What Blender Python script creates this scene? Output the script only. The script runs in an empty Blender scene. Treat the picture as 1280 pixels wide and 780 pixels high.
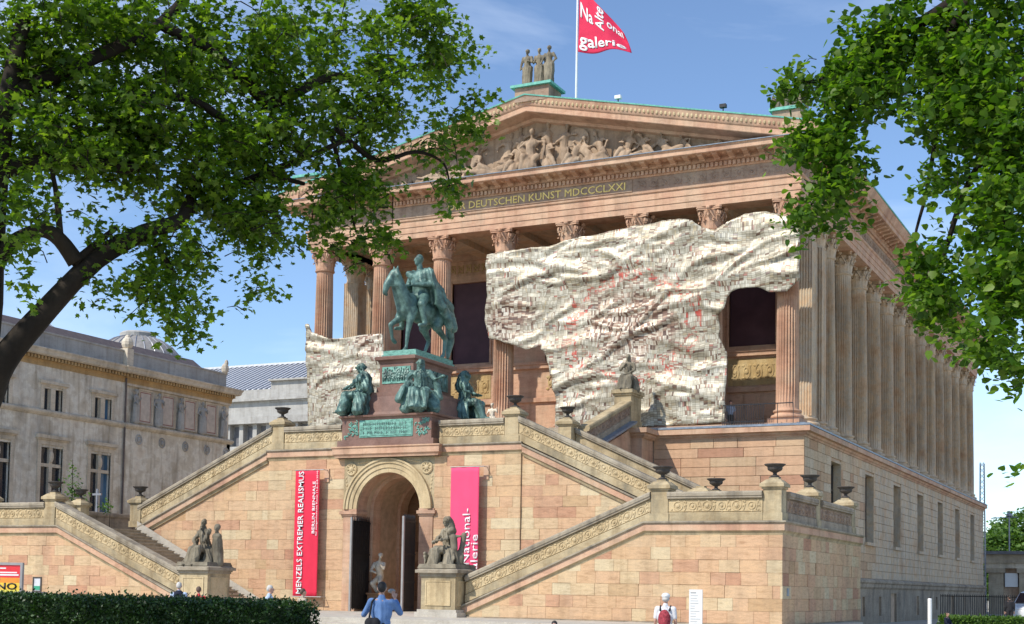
import bpy, bmesh, math, random
import numpy as np
from mathutils import Vector, Matrix, noise

random.seed(7)
rng = np.random.default_rng(7)
scene = bpy.context.scene
col = scene.collection
R = math.radians

# ------------------------------------------------------------------ camera
CAM = Vector((17.498, -65.408, 1.6))
YAW, PITCH, ROLL = R(26.234), R(3.484), R(0.968)
fwd = Vector((-math.sin(YAW) * math.cos(PITCH), math.cos(YAW) * math.cos(PITCH), math.sin(PITCH)))
rt0 = Vector((math.cos(YAW), math.sin(YAW), 0))
up0 = rt0.cross(fwd)
rt = rt0 * math.cos(ROLL) + up0 * math.sin(ROLL)
upv = up0 * math.cos(ROLL) - rt0 * math.sin(ROLL)
cd = bpy.data.cameras.new('camera')
cam = bpy.data.objects.new('camera', cd)
col.objects.link(cam)
M = Matrix.Identity(4)
for i in range(3):
    M[i][0], M[i][1], M[i][2], M[i][3] = rt[i], upv[i], -fwd[i], CAM[i]
cam.matrix_world = M
cd.sensor_width = 36.0
cd.lens = 1722.0 / 1280.0 * 36.0
cd.shift_y = 239.05 / 1280.0
cd.clip_start, cd.clip_end = 0.1, 3000
scene.camera = cam

# ------------------------------------------------------------------ light
SUN_DIR = Vector((0.52, 1.0, -1.13)).normalized()       # the way the light travels
w = bpy.data.worlds.new('World'); scene.world = w; w.use_nodes = True
nt = w.node_tree; nt.nodes.clear()
out = nt.nodes.new('ShaderNodeOutputWorld'); bg = nt.nodes.new('ShaderNodeBackground')
sky = nt.nodes.new('ShaderNodeTexSky'); sky.sky_type = 'NISHITA'; sky.sun_disc = False
sky.sun_elevation = math.asin(-SUN_DIR.z)
sky.sun_rotation = math.atan2(-SUN_DIR.x, -SUN_DIR.y)
sky.air_density, sky.dust_density, sky.ozone_density, sky.altitude = 0.85, 0.0, 3.2, 50
# thin high cirrus drawn on the sky itself
tc = nt.nodes.new('ShaderNodeTexCoord'); mp = nt.nodes.new('ShaderNodeMapping')
mp.inputs['Scale'].default_value = (1.6, 2.4, 7.0); mp.inputs['Rotation'].default_value = (0.2, 0.35, 0.5)
nz = nt.nodes.new('ShaderNodeTexNoise'); nz.inputs['Scale'].default_value = 1.7
nz.inputs['Detail'].default_value = 7; nz.inputs['Roughness'].default_value = 0.55; nz.inputs['Distortion'].default_value = 0.5
cr = nt.nodes.new('ShaderNodeValToRGB'); cr.color_ramp.elements[0].position = 0.46; cr.color_ramp.elements[1].position = 0.85
cr.color_ramp.elements[1].color = (0.38, 0.38, 0.38, 1)
mx = nt.nodes.new('ShaderNodeMix'); mx.data_type = 'RGBA'
mx.inputs[7].default_value = (7.5, 8.2, 9.2, 1)
nt.links.new(tc.outputs['Generated'], mp.inputs[0]); nt.links.new(mp.outputs[0], nz.inputs['Vector'])
nt.links.new(nz.outputs['Fac'], cr.inputs[0]); nt.links.new(cr.outputs[0], mx.inputs[0])
nt.links.new(sky.outputs[0], mx.inputs[6]); nt.links.new(mx.outputs[2], bg.inputs[0])
bg.inputs[1].default_value = 0.135
nt.links.new(bg.outputs[0], out.inputs[0])
sl = bpy.data.lights.new('sun', 'SUN'); sl.energy = 3.2; sl.angle = R(0.55); sl.color = (1.0, 0.94, 0.84)
so = bpy.data.objects.new('sun', sl); col.objects.link(so)
so.rotation_euler = SUN_DIR.to_track_quat('-Z', 'Y').to_euler(); so.location = (-40, -80, 90)
scene.view_settings.view_transform = 'Standard'; scene.view_settings.look = 'None'
scene.view_settings.exposure = 0.55; scene.view_settings.gamma = 1.0
scene.cycles.max_bounces = 6; scene.cycles.diffuse_bounces = 3; scene.cycles.transparent_max_bounces = 6
scene.cycles.use_denoising = True

# ------------------------------------------------------------------ materials
def new_mat(name):
    m = bpy.data.materials.new(name); m.use_nodes = True
    n = m.node_tree; b = n.nodes['Principled BSDF']
    return m, n, b

def ramp(n, stops):
    r = n.nodes.new('ShaderNodeValToRGB'); e = r.color_ramp.elements
    e[0].position, e[0].color = stops[0][0], (*stops[0][1], 1)
    e[1].position, e[1].color = stops[-1][0], (*stops[-1][1], 1)
    for p, c in stops[1:-1]:
        k = e.new(p); k.color = (*c, 1)
    return r

def noise_node(n, scale, detail=4, rough=0.55, vec=None, stretch=None, dist=0.0):
    t = n.nodes.new('ShaderNodeTexNoise'); t.inputs['Scale'].default_value = scale
    t.inputs['Detail'].default_value = detail; t.inputs['Roughness'].default_value = rough
    t.inputs['Distortion'].default_value = dist
    if vec is None:
        g = n.nodes.new('ShaderNodeNewGeometry'); vec = g.outputs['Position']
    if stretch:
        mpn = n.nodes.new('ShaderNodeMapping'); mpn.inputs['Scale'].default_value = stretch
        n.links.new(vec, mpn.inputs[0]); vec = mpn.outputs[0]
    n.links.new(vec, t.inputs['Vector'])
    return t

def mixc(n, fac, a, b, mode='MIX'):
    x = n.nodes.new('ShaderNodeMix'); x.data_type = 'RGBA'; x.blend_type = mode
    if isinstance(fac, (int, float)): x.inputs[0].default_value = fac
    else: n.links.new(fac, x.inputs[0])
    for i, s in ((6, a), (7, b)):
        if isinstance(s, tuple): x.inputs[i].default_value = (*s, 1)
        else: n.links.new(s, x.inputs[i])
    return x.outputs[2]

def bump(n, b, h, strength=0.3, dist=0.02):
    k = n.nodes.new('ShaderNodeBump'); k.inputs['Strength'].default_value = strength
    k.inputs['Distance'].default_value = dist
    n.links.new(h, k.inputs['Height']); n.links.new(k.outputs[0], b.inputs['Normal'])

def stone_mat(name, stops, grain=(2, 2, 9), grime=(0.13, 0.11, 0.09), grime_amt=0.5, var=0.5, by_object=False, rough=0.85, spots=True, gscale=0.5):
    """weathered sandstone: tone per block (or by slow noise), bedding streaks, grime"""
    m, n, b = new_mat(name)
    if by_object:
        oi = n.nodes.new('ShaderNodeObjectInfo'); src = oi.outputs['Random']
    else:
        src = noise_node(n, 0.7, 5, 0.6).outputs['Fac']
    base = ramp(n, stops); n.links.new(src, base.inputs[0])
    st = noise_node(n, 1.3, 6, 0.65, stretch=grain, dist=0.6)
    sr = ramp(n, [(0.3, (0.72, 0.66, 0.6)), (0.5, (1, 1, 1)), (0.72, (1.16, 1.12, 1.05))]); n.links.new(st.outputs['Fac'], sr.inputs[0])
    c = mixc(n, var, base.outputs[0], sr.outputs[0], 'MULTIPLY')
    fine = noise_node(n, 22, 4, 0.7)
    fr = ramp(n, [(0.3, (0.8, 0.79, 0.78)), (0.6, (1.06, 1.06, 1.06))]); n.links.new(fine.outputs['Fac'], fr.inputs[0])
    c = mixc(n, 0.6, c, fr.outputs[0], 'MULTIPLY')
    if grime_amt:
        g = noise_node(n, gscale, 8, 0.68, stretch=(1.4, 1.4, 0.5))
        gr = ramp(n, [(0.48, (0, 0, 0)), (0.72, (grime_amt,) * 3)]); n.links.new(g.outputs['Fac'], gr.inputs[0])
        c = mixc(n, gr.outputs[0], c, grime)
        st2 = noise_node(n, 1.1, 5, 0.6, stretch=(2.6, 2.6, 0.22)); s2r = ramp(n, [(0.50, (1, 1, 1)), (0.74, (0.66, 0.62, 0.57))]); n.links.new(st2.outputs['Fac'], s2r.inputs[0])
        c = mixc(n, min(1.0, grime_amt * 1.6), c, s2r.outputs[0], 'MULTIPLY')                  # rain streaks
    n.links.new(c, b.inputs['Base Color'])
    b.inputs['Roughness'].default_value = rough
    b.inputs['Specular IOR Level'].default_value = 0.25
    bump(n, b, fine.outputs['Fac'], 0.35, 0.012)
    return m

def plain(name, c, rough=0.6, metal=0.0, var=0.25, scale=3.0, spec=0.5):
    m, n, b = new_mat(name)
    t = noise_node(n, scale, 5, 0.6)
    r = ramp(n, [(0.3, tuple(x * (1 - var) for x in c)), (0.7, tuple(min(1, x * (1 + var)) for x in c))])
    n.links.new(t.outputs['Fac'], r.inputs[0]); n.links.new(r.outputs[0], b.inputs['Base Color'])
    b.inputs['Roughness'].default_value = rough; b.inputs['Metallic'].default_value = metal
    b.inputs['Specular IOR Level'].default_value = spec
    return m

MT = {}
PINKS = [(0.0, (0.48, 0.255, 0.16)), (0.08, (0.56, 0.34, 0.215)), (0.25, (0.61, 0.41, 0.24)), (0.5, (0.60, 0.385, 0.235)),
         (0.7, (0.61, 0.43, 0.265)), (0.86, (0.61, 0.465, 0.285)), (0.95, (0.63, 0.52, 0.34)), (1.0, (0.50, 0.32, 0.175))]
MT['block'] = stone_mat('sandstone_block', PINKS, by_object=True, grime_amt=0.3, var=0.85)
ROSE = [(0.0, (0.46, 0.25, 0.16)), (0.3, (0.58, 0.36, 0.22)), (0.6, (0.61, 0.39, 0.245)), (1.0, (0.56, 0.40, 0.25))]
MT['ashlar'] = stone_mat('rose_ashlar', ROSE, by_object=True, grime_amt=0.3, var=0.6)
BROWN = [(0.0, (0.48, 0.30, 0.18)), (0.3, (0.60, 0.42, 0.26)), (0.6, (0.60, 0.455, 0.305)), (0.9, (0.62, 0.50, 0.36)), (1.0, (0.54, 0.32, 0.19))]
MT['side_block'] = stone_mat('weathered_side_block', BROWN, by_object=True, grime_amt=0.45, var=0.7)
MT['side'] = stone_mat('weathered_side_stone', [(0.3, (0.52, 0.34, 0.21)), (0.42, (0.60, 0.44, 0.29)), (0.5, (0.55, 0.46, 0.35)), (0.58, (0.62, 0.46, 0.30)), (0.7, (0.58, 0.50, 0.38))], grain=(2.5, 2.5, 2.5), grime=(0.24, 0.19, 0.15), grime_amt=0.4, var=0.6)
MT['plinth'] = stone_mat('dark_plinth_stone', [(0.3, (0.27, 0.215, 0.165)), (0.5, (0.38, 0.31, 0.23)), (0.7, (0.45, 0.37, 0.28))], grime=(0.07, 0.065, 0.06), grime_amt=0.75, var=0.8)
MT['mortar'] = plain('joint_mortar', (0.54, 0.39, 0.27), 0.95, var=0.2, spec=0.1)
MT['column'] = stone_mat('column_sandstone', [(0.3, (0.50, 0.28, 0.18)), (0.5, (0.58, 0.355, 0.235)), (0.7, (0.57, 0.40, 0.275))], grain=(1, 1, 3), grime_amt=0.4, var=0.55)
MT['cornice'] = stone_mat('cornice_sandstone', [(0.3, (0.49, 0.275, 0.185)), (0.5, (0.60, 0.38, 0.255)), (0.7, (0.61, 0.43, 0.295))], grain=(1, 1, 5), grime_amt=0.45, var=0.6)
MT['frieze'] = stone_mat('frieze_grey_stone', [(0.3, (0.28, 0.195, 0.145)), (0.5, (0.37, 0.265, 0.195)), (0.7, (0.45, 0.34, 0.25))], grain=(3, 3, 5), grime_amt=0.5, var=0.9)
MT['relief'] = stone_mat('relief_sandstone', [(0.3, (0.32, 0.225, 0.15)), (0.5, (0.41, 0.295, 0.20)), (0.7, (0.47, 0.355, 0.25))], grain=(3, 3, 3), grime_amt=0.7, var=0.6, gscale=1.0)
MT['balus'] = stone_mat('balustrade_sandstone', [(0.3, (0.34, 0.265, 0.155)), (0.5, (0.47, 0.375, 0.23)), (0.7, (0.54, 0.45, 0.29))], grain=(2, 2, 6), grime=(0.14, 0.13, 0.10), grime_amt=0.75, var=0.7, gscale=0.9)
MT['carving'] = stone_mat('carved_yellow_stone', [(0.3, (0.46, 0.35, 0.20)), (0.5, (0.58, 0.455, 0.27)), (0.7, (0.62, 0.51, 0.325))], grain=(4, 4, 4), grime=(0.2, 0.16, 0.1), grime_amt=0.5, var=0.5, gscale=1.3)
MT['coping'] = stone_mat('grey_coping_stone', [(0.3, (0.27, 0.23, 0.17)), (0.5, (0.36, 0.31, 0.235)), (0.7, (0.42, 0.37, 0.28))], grime=(0.12, 0.11, 0.10), grime_amt=0.8, var=0.7, gscale=1.2)
MT['statue'] = stone_mat('weathered_statue_stone', [(0.3, (0.15, 0.13, 0.095)), (0.5, (0.235, 0.205, 0.15)), (0.7, (0.33, 0.29, 0.215))], grain=(3, 3, 3), grime=(0.06, 0.055, 0.045), grime_amt=0.7, var=0.6, gscale=1.6)
MT['pale_step'] = stone_mat('pale_step_stone', [(0.3, (0.42, 0.385, 0.33)), (0.5, (0.52, 0.48, 0.41)), (0.7, (0.58, 0.54, 0.47))], grime_amt=0.35, var=0.5)
MT['step'] = stone_mat('worn_step_stone', [(0.3, (0.36, 0.30, 0.22)), (0.5, (0.46, 0.39, 0.29)), (0.7, (0.54, 0.46, 0.35))], grime_amt=0.5, var=0.5)
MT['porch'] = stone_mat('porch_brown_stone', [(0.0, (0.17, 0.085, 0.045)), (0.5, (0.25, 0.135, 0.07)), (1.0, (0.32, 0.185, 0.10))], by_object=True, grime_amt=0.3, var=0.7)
MT['granite'] = stone_mat('red_granite', [(0.3, (0.16, 0.085, 0.066)), (0.5, (0.235, 0.135, 0.105)), (0.7, (0.30, 0.19, 0.15))], grain=(6, 6, 6), grime_amt=0.25, var=0.5, rough=0.42)
MT['neues'] = stone_mat('old_museum_render', [(0.3, (0.58, 0.51, 0.40)), (0.47, (0.68, 0.62, 0.51)), (0.52, (0.78, 0.74, 0.64)), (0.7, (0.68, 0.59, 0.47))], grain=(1, 1, 2), grime=(0.25, 0.22, 0.19), grime_amt=0.6, var=0.5, gscale=0.35)
MT['neues_trim'] = stone_mat('old_museum_trim', [(0.3, (0.55, 0.48, 0.37)), (0.5, (0.65, 0.57, 0.45)), (0.7, (0.70, 0.62, 0.50))], grime_amt=0.5, var=0.6)
MT['neues_ochre'] = stone_mat('ochre_dentil_terracotta', [(0.3, (0.42, 0.27, 0.12)), (0.7, (0.56, 0.38, 0.18))], grime_amt=0.4, var=0.5)
MT['neues_panel'] = plain('rosy_panel', (0.58, 0.51, 0.44), 0.9, var=0.15)
MT['grey_stone'] = stone_mat('grey_museum_stone', [(0.3, (0.37, 0.36, 0.34)), (0.7, (0.50, 0.49, 0.46))], grain=(1, 1, 3), grime_amt=0.4, var=0.4)
MT['dark_stone'] = plain('dark_grey_stone', (0.16, 0.16, 0.17), 0.9, var=0.3)
MT['zinc'] = plain('zinc_roof', (0.30, 0.31, 0.34), 0.45, 0.4, 0.15)
MT['zinc_light'] = plain('zinc_roof_light', (0.62, 0.62, 0.64), 0.5, 0.2, 0.1)
MT['lead'] = plain('lead_dome', (0.30, 0.28, 0.26), 0.6, 0.1, 0.2)
MT['roof_dark'] = plain('brown_roof_sheet', (0.12, 0.09, 0.08), 0.6, 0.1, 0.3)
MT['copper'] = plain('green_copper', (0.13, 0.42, 0.33), 0.6, 0.0, 0.3, 6)
MT['slate_blue'] = plain('blue_grey_lead', (0.20, 0.24, 0.29), 0.5, 0.2, 0.3, 5)
MT['glass'] = plain('dark_window_glass', (0.018, 0.024, 0.035), 0.08, 0.0, 0.4, 0.6, 0.8)
MT['glass_blue'] = plain('blue_window_glass', (0.07, 0.16, 0.27), 0.1, 0.0, 0.3, 0.6, 0.8)
MT['purple_glass'] = plain('purple_blind_glass', (0.085, 0.042, 0.050), 0.55, 0.0, 0.25, 0.8, 0.25)
MT['win_frame'] = plain('dark_window_frame', (0.07, 0.055, 0.045), 0.6)
MT['iron'] = plain('black_iron', (0.018, 0.018, 0.02), 0.5, 0.3, 0.3)
MT['gate_edge'] = plain('grey_steel_edge', (0.33, 0.32, 0.31), 0.5, 0.2, 0.15)
MT['gold'] = plain('gold_letters', (0.90, 0.68, 0.20), 0.45, 0.0, 0.08)
MT['gilded'] = stone_mat('ochre_ornament', [(0.3, (0.36, 0.24, 0.10)), (0.5, (0.50, 0.36, 0.17)), (0.7, (0.58, 0.45, 0.24))], grain=(4, 4, 4), grime_amt=0.4, var=0.5, gscale=2)
MT['white'] = plain('white_paint', (0.78, 0.78, 0.77), 0.5, 0, 0.04)
MT['cream_marble'] = plain('cream_marble', (0.62, 0.54, 0.42), 0.6, 0, 0.25, 5)
MT['banner_red'] = plain('red_banner_cloth', (0.70, 0.035, 0.075), 0.75, 0, 0.06, 1.5, 0.2)
MT['banner_pink'] = plain('pink_banner_cloth', (0.84, 0.085, 0.19), 0.75, 0, 0.05, 1.5, 0.2)
MT['flag_red'] = plain('red_flag_cloth', (0.66, 0.035, 0.09), 0.75, 0, 0.08, 2, 0.2)
MT['rust'] = plain('rusty_steel', (0.05, 0.04, 0.038), 0.75, 0.2, 0.4, 6)

def bronze_mat():
    m, n, b = new_mat('green_bronze')
    t = noise_node(n, 2.6, 7, 0.65); r = ramp(n, [(0.3, (0.03, 0.05, 0.045)), (0.46, (0.075, 0.14, 0.12)), (0.6, (0.14, 0.245, 0.21)), (0.74, (0.23, 0.345, 0.30))])
    n.links.new(t.outputs['Fac'], r.inputs[0]); n.links.new(r.outputs[0], b.inputs['Base Color'])
    b.inputs['Roughness'].default_value = 0.48; b.inputs['Metallic'].default_value = 0.15
    f = noise_node(n, 16, 4, 0.6); bump(n, b, f.outputs['Fac'], 0.4, 0.02)
    return m
MT['bronze'] = bronze_mat()

def verdigris():
    m, n, b = new_mat('verdigris_plate')
    t = noise_node(n, 5, 6, 0.65, stretch=(1, 1, 2.5)); r = ramp(n, [(0.3, (0.05, 0.13, 0.10)), (0.5, (0.14, 0.34, 0.27)), (0.7, (0.26, 0.50, 0.42))])
    n.links.new(t.outputs['Fac'], r.inputs[0]); n.links.new(r.outputs[0], b.inputs['Base Color']); b.inputs['Roughness'].default_value = 0.6
    return m
MT['verdigris'] = verdigris()

def leaf_mat(name, dark, mid, light, trans=0.4):
    m, n, b = new_mat(name)
    g = n.nodes.new('ShaderNodeNewGeometry')
    r = ramp(n, [(0.0, dark), (0.5, mid), (1.0, light)]); n.links.new(g.outputs['Random Per Island'], r.inputs[0])
    n.links.new(r.outputs[0], b.inputs['Base Color']); b.inputs['Roughness'].default_value = 0.45
    b.inputs['Specular IOR Level'].default_value = 0.35
    tr = n.nodes.new('ShaderNodeBsdfTranslucent')
    tcol = mixc(n, 1.0, r.outputs[0], (1.5, 1.75, 0.5), 'MULTIPLY'); n.links.new(tcol, tr.inputs[0])
    ms = n.nodes.new('ShaderNodeMixShader'); ms.inputs[0].default_value = trans
    n.links.new(b.outputs[0], ms.inputs[1]); n.links.new(tr.outputs[0], ms.inputs[2])
    n.links.new(ms.outputs[0], n.nodes['Material Output'].inputs[0])
    return m
MT['maple'] = leaf_mat('maple_leaf', (0.035, 0.075, 0.008), (0.095, 0.17, 0.014), (0.19, 0.27, 0.03), 0.52)
MT['lime'] = leaf_mat('lime_leaf', (0.03, 0.075, 0.008), (0.075, 0.16, 0.013), (0.17, 0.26, 0.03), 0.5)
MT['hedge'] = leaf_mat('yew_leaf', (0.010, 0.026, 0.007), (0.022, 0.055, 0.012), (0.045, 0.10, 0.02), 0.15)
MT['far_leaf'] = leaf_mat('far_leaf', (0.05, 0.11, 0.02), (0.09, 0.17, 0.03), (0.15, 0.24, 0.05), 0.3)
MT['bark'] = stone_mat('dark_bark', [(0.3, (0.010, 0.007, 0.005)), (0.5, (0.022, 0.016, 0.011)), (0.7, (0.042, 0.032, 0.022))], grain=(6, 6, 1.5), grime_amt=0.0, var=0.8)
MT['skin'] = plain('skin', (0.52, 0.30, 0.22), 0.55, 0, 0.06)
MT['hair_dark'] = plain('dark_hair', (0.02, 0.015, 0.012), 0.6)
MT['hair_grey'] = plain('grey_hair', (0.5, 0.48, 0.45), 0.7)
MT['hair_brown'] = plain('brown_hair', (0.10, 0.06, 0.04), 0.65)
def cloth(name, c, var=0.12): return plain(name, c, 0.85, 0, var, 9, 0.15)
MT['shirt_blue'] = cloth('blue_shirt_cloth', (0.15, 0.26, 0.50))
MT['shirt_light'] = cloth('light_blue_cloth', (0.42, 0.52, 0.68))
MT['shirt_white'] = cloth('white_cloth', (0.68, 0.68, 0.70))
MT['navy'] = cloth('navy_cloth', (0.02, 0.024, 0.045))
MT['red_cloth'] = cloth('red_cloth', (0.62, 0.05, 0.06))
MT['dark_cloth'] = cloth('dark_cloth', (0.03, 0.03, 0.034))
MT['beige'] = cloth('beige_cloth', (0.42, 0.36, 0.28))
MT['bag_red'] = plain('red_backpack_cloth', (0.30, 0.045, 0.06), 0.8, 0, 0.5, 22, 0.2)

# ------------------------------------------------------------------ geometry helpers
class MB:
    """collects simple solids; build() links them as one mesh object"""
    def __init__(self): self.v = []; self.f = []; self.m = []
    def add(self, vs, fs, mi=0):
        o = len(self.v); self.v.extend(vs); self.f.extend([tuple(i + o for i in f) for f in fs]); self.m.extend([mi] * len(fs)); return self
    def box(self, x0, x1, y0, y1, z0, z1, mi=0):
        return self.add([(x0, y0, z0), (x1, y0, z0), (x1, y1, z0), (x0, y1, z0), (x0, y0, z1), (x1, y0, z1), (x1, y1, z1), (x0, y1, z1)],
                        [(0, 3, 2, 1), (4, 5, 6, 7), (0, 1, 5, 4), (1, 2, 6, 5), (2, 3, 7, 6), (3, 0, 4, 7)], mi)
    def frustum(self, x0, x1, y0, y1, z0, z1, i, mi=0):
        return self.add([(x0, y0, z0), (x1, y0, z0), (x1, y1, z0), (x0, y1, z0), (x0 + i, y0 + i, z1), (x1 - i, y0 + i, z1), (x1 - i, y1 - i, z1), (x0 + i, y1 - i, z1)],
                        [(0, 3, 2, 1), (4, 5, 6, 7), (0, 1, 5, 4), (1, 2, 6, 5), (2, 3, 7, 6), (3, 0, 4, 7)], mi)
    def extrude(self, poly, d, mi=0):
        """poly: 3D points of a flat outline; d: extrusion vector"""
        n = len(poly); d = Vector(d); a = [tuple(Vector(p)) for p in poly]; b = [tuple(Vector(p) + d) for p in poly]
        nv = Vector((0, 0, 0))
        for i in range(n): nv += Vector(a[i]).cross(Vector(a[(i + 1) % n]))
        fs = [tuple(range(n))[::-1], tuple(range(n, 2 * n))] + [(i, (i + 1) % n, n + (i + 1) % n, n + i) for i in range(n)]
        if nv.dot(d) < 0: fs = [f[::-1] for f in fs]
        return self.add(a + b, fs, mi)
    def sweep(self, pts, ns, prof, caps=True, closed=False, mi=0):
        """prof (out, up) swept along pts; ns outward vector (mitre length included) per point"""
        k = len(prof); vs = []
        for p, nn in zip(pts, ns):
            for o, u in prof: vs.append((p[0] + nn[0] * o, p[1] + nn[1] * o, p[2] + u))
        fs = []; m = len(pts)
        for i in range(m if closed else m - 1):
            j = (i + 1) % m
            for a in range(k):
                c = (a + 1) % k
                fs.append((i * k + a, j * k + a, j * k + c, i * k + c))
        if caps and not closed:
            fs.append(tuple(range(k))[::-1]); fs.append(tuple((m - 1) * k + i for i in range(k)))
        return self.add(vs, fs, mi)
    def molding(self, path, z, prof, closed=False, mi=0):
        """path of 2D points, outward = right-hand side of travel"""
        n = len(path); ns = []
        for i in range(n):
            def nrm(a, b):
                d = (Vector(b) - Vector(a)).normalized(); return Vector((d.y, -d.x))
            if closed or 0 < i < n - 1:
                a = nrm(path[i - 1], path[i]); b = nrm(path[i], path[(i + 1) % n]); mm = a + b; mm = mm / max(0.2, mm.dot(a)); ns.append((mm.x, mm.y))
            else:
                q = nrm(path[0], path[1]) if i == 0 else nrm(path[-2], path[-1]); ns.append((q.x, q.y))
        return self.sweep([(p[0], p[1], z) for p in path], ns, prof, True, closed, mi)
    def lathe(self, prof, seg=16, c=(0, 0, 0), mi=0):
        vs = []; k = len(prof)
        for i in range(seg):
            a = 2 * math.pi * i / seg
            for r, z in prof: vs.append((c[0] + r * math.cos(a), c[1] + r * math.sin(a), c[2] + z))
        fs = []
        for i in range(seg):
            j = (i + 1) % seg
            for q in range(k - 1): fs.append((i * k + q, j * k + q, j * k + q + 1, i * k + q + 1))
        if prof[0][0] > 1e-4: fs.append(tuple(i * k for i in range(seg))[::-1])
        if prof[-1][0] > 1e-4: fs.append(tuple(i * k + k - 1 for i in range(seg)))
        return self.add(vs, fs, mi)
    def tube(self, pts, rad, seg=8, mi=0):
        pts = [Vector(p) for p in pts]; n = len(pts)
        if isinstance(rad, (int, float)): rad = [rad] * n
        vs = []; ref = None
        for i in range(n):
            t = (pts[min(i + 1, n - 1)] - pts[max(i - 1, 0)]).normalized()
            if ref is None: ref = Vector((0, 0, 1)) if abs(t.z) < 0.9 else Vector((1, 0, 0))
            a = t.cross(ref).normalized(); b = a.cross(t).normalized(); ref = b
            for q in range(seg):
                an = 2 * math.pi * q / seg; d = a * math.cos(an) + b * math.sin(an)
                vs.append(tuple(pts[i] + d * rad[i]))
        fs = []
        for i in range(n - 1):
            for q in range(seg):
                r_ = (q + 1) % seg
                fs.append((i * seg + q, (i + 1) * seg + q, (i + 1) * seg + r_, i * seg + r_))
        fs.append(tuple(range(seg))); fs.append(tuple((n - 1) * seg + i for i in range(seg))[::-1])
        return self.add(vs, fs, mi)
    def ball(self, c, r, seg=8, rings=5, mi=0):
        if isinstance(r, (int, float)): r = (r, r, r)
        vs = [(c[0], c[1], c[2] - r[2])]
        for i in range(1, rings):
            p = math.pi * i / rings - math.pi / 2
            for q in range(seg):
                a = 2 * math.pi * q / seg; vs.append((c[0] + r[0] * math.cos(p) * math.cos(a), c[1] + r[1] * math.cos(p) * math.sin(a), c[2] + r[2] * math.sin(p)))
        vs.append((c[0], c[1], c[2] + r[2])); fs = []
        for q in range(seg): fs.append((0, 1 + (q + 1) % seg, 1 + q))
        for i in range(rings - 2):
            for q in range(seg):
                a = 1 + i * seg + q; b = 1 + i * seg + (q + 1) % seg; fs.append((a, b, b + seg, a + seg))
        t = len(vs) - 1; o = 1 + (rings - 2) * seg
        for q in range(seg): fs.append((o + q, o + (q + 1) % seg, t))
        return self.add(vs, fs, mi)
    def mesh(self, name, mats, smooth=False):
        me = bpy.data.meshes.new(name); me.from_pydata(self.v, [], self.f); me.update()
        for m in (mats if isinstance(mats, (list, tuple)) else [mats]): me.materials.append(m)
        if any(self.m): me.polygons.foreach_set('material_index', self.m)
        if smooth: me.polygons.foreach_set('use_smooth', [True] * len(me.polygons))
        return me
    def build(self, name, mats, parent=None, smooth=False, loc=None, fix=False):
        me = self.mesh(name, mats, smooth)
        if fix:
            b = bmesh.new(); b.from_mesh(me); bmesh.ops.recalc_face_normals(b, faces=b.faces); b.to_mesh(me); b.free()
        return obj(name, me, parent, loc)

WORLDROOT = {}
def obj(name, me, parent=None, loc=None, rot=None, scale=None):
    o = bpy.data.objects.new(name, me); col.objects.link(o)
    if parent is not None:
        o.parent = parent
        if parent.name in WORLDROOT: o.location = -Vector(WORLDROOT[parent.name])
    if loc is not None: o.location = Vector(o.location) + Vector(loc)
    if rot is not None: o.rotation_euler = rot
    if scale is not None: o.scale = scale
    return o

def tag(o, label=None, cat=None, group=None, kind=None):
    if label: o['label'] = label
    if cat: o['category'] = cat
    if group: o['group'] = group
    if kind: o['kind'] = kind
    return o

def thing(name, label, cat, loc=(0, 0, 0), rz=0, group=None, world=False):
    """an Empty at the thing's base; world=True: its parts are given in world coordinates"""
    o = bpy.data.objects.new(name, None); col.objects.link(o); o.empty_display_size = 0.3
    o.location = loc; o.rotation_euler = (0, 0, rz)
    if world: WORLDROOT[o.name] = tuple(loc)
    return tag(o, label, cat, group)

def copy_thing(root, loc, rz, label, scale=None):
    r = root.copy(); col.objects.link(r); r.location = loc; r.rotation_euler = (0, 0, rz)
    if scale: r.scale = scale
    r['label'] = label
    for ch in root.children:
        c = ch.copy(); col.objects.link(c); c.parent = r
        for g in ch.children:
            d = g.copy(); col.objects.link(d); d.parent = c
    return r

def clip_poly(sub, clip):
    """Sutherland-Hodgman, clip counter-clockwise and convex"""
    outp = sub
    for i in range(len(clip)):
        a, b = clip[i], clip[(i + 1) % len(clip)]; inp = outp; outp = []
        if not inp: break
        def side(p): return (b[0] - a[0]) * (p[1] - a[1]) - (b[1] - a[1]) * (p[0] - a[0])
        for j in range(len(inp)):
            p, q = inp[j], inp[(j + 1) % len(inp)]; sp, sq = side(p), side(q)
            if sp >= 0: outp.append(p)
            if (sp >= 0) != (sq >= 0):
                t = sp / (sp - sq); outp.append((p[0] + t * (q[0] - p[0]), p[1] + t * (q[1] - p[1])))
    return outp

def area(p): return 0.5 * sum(p[i][0] * p[(i + 1) % len(p)][1] - p[(i + 1) % len(p)][0] * p[i][1] for i in range(len(p)))

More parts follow.
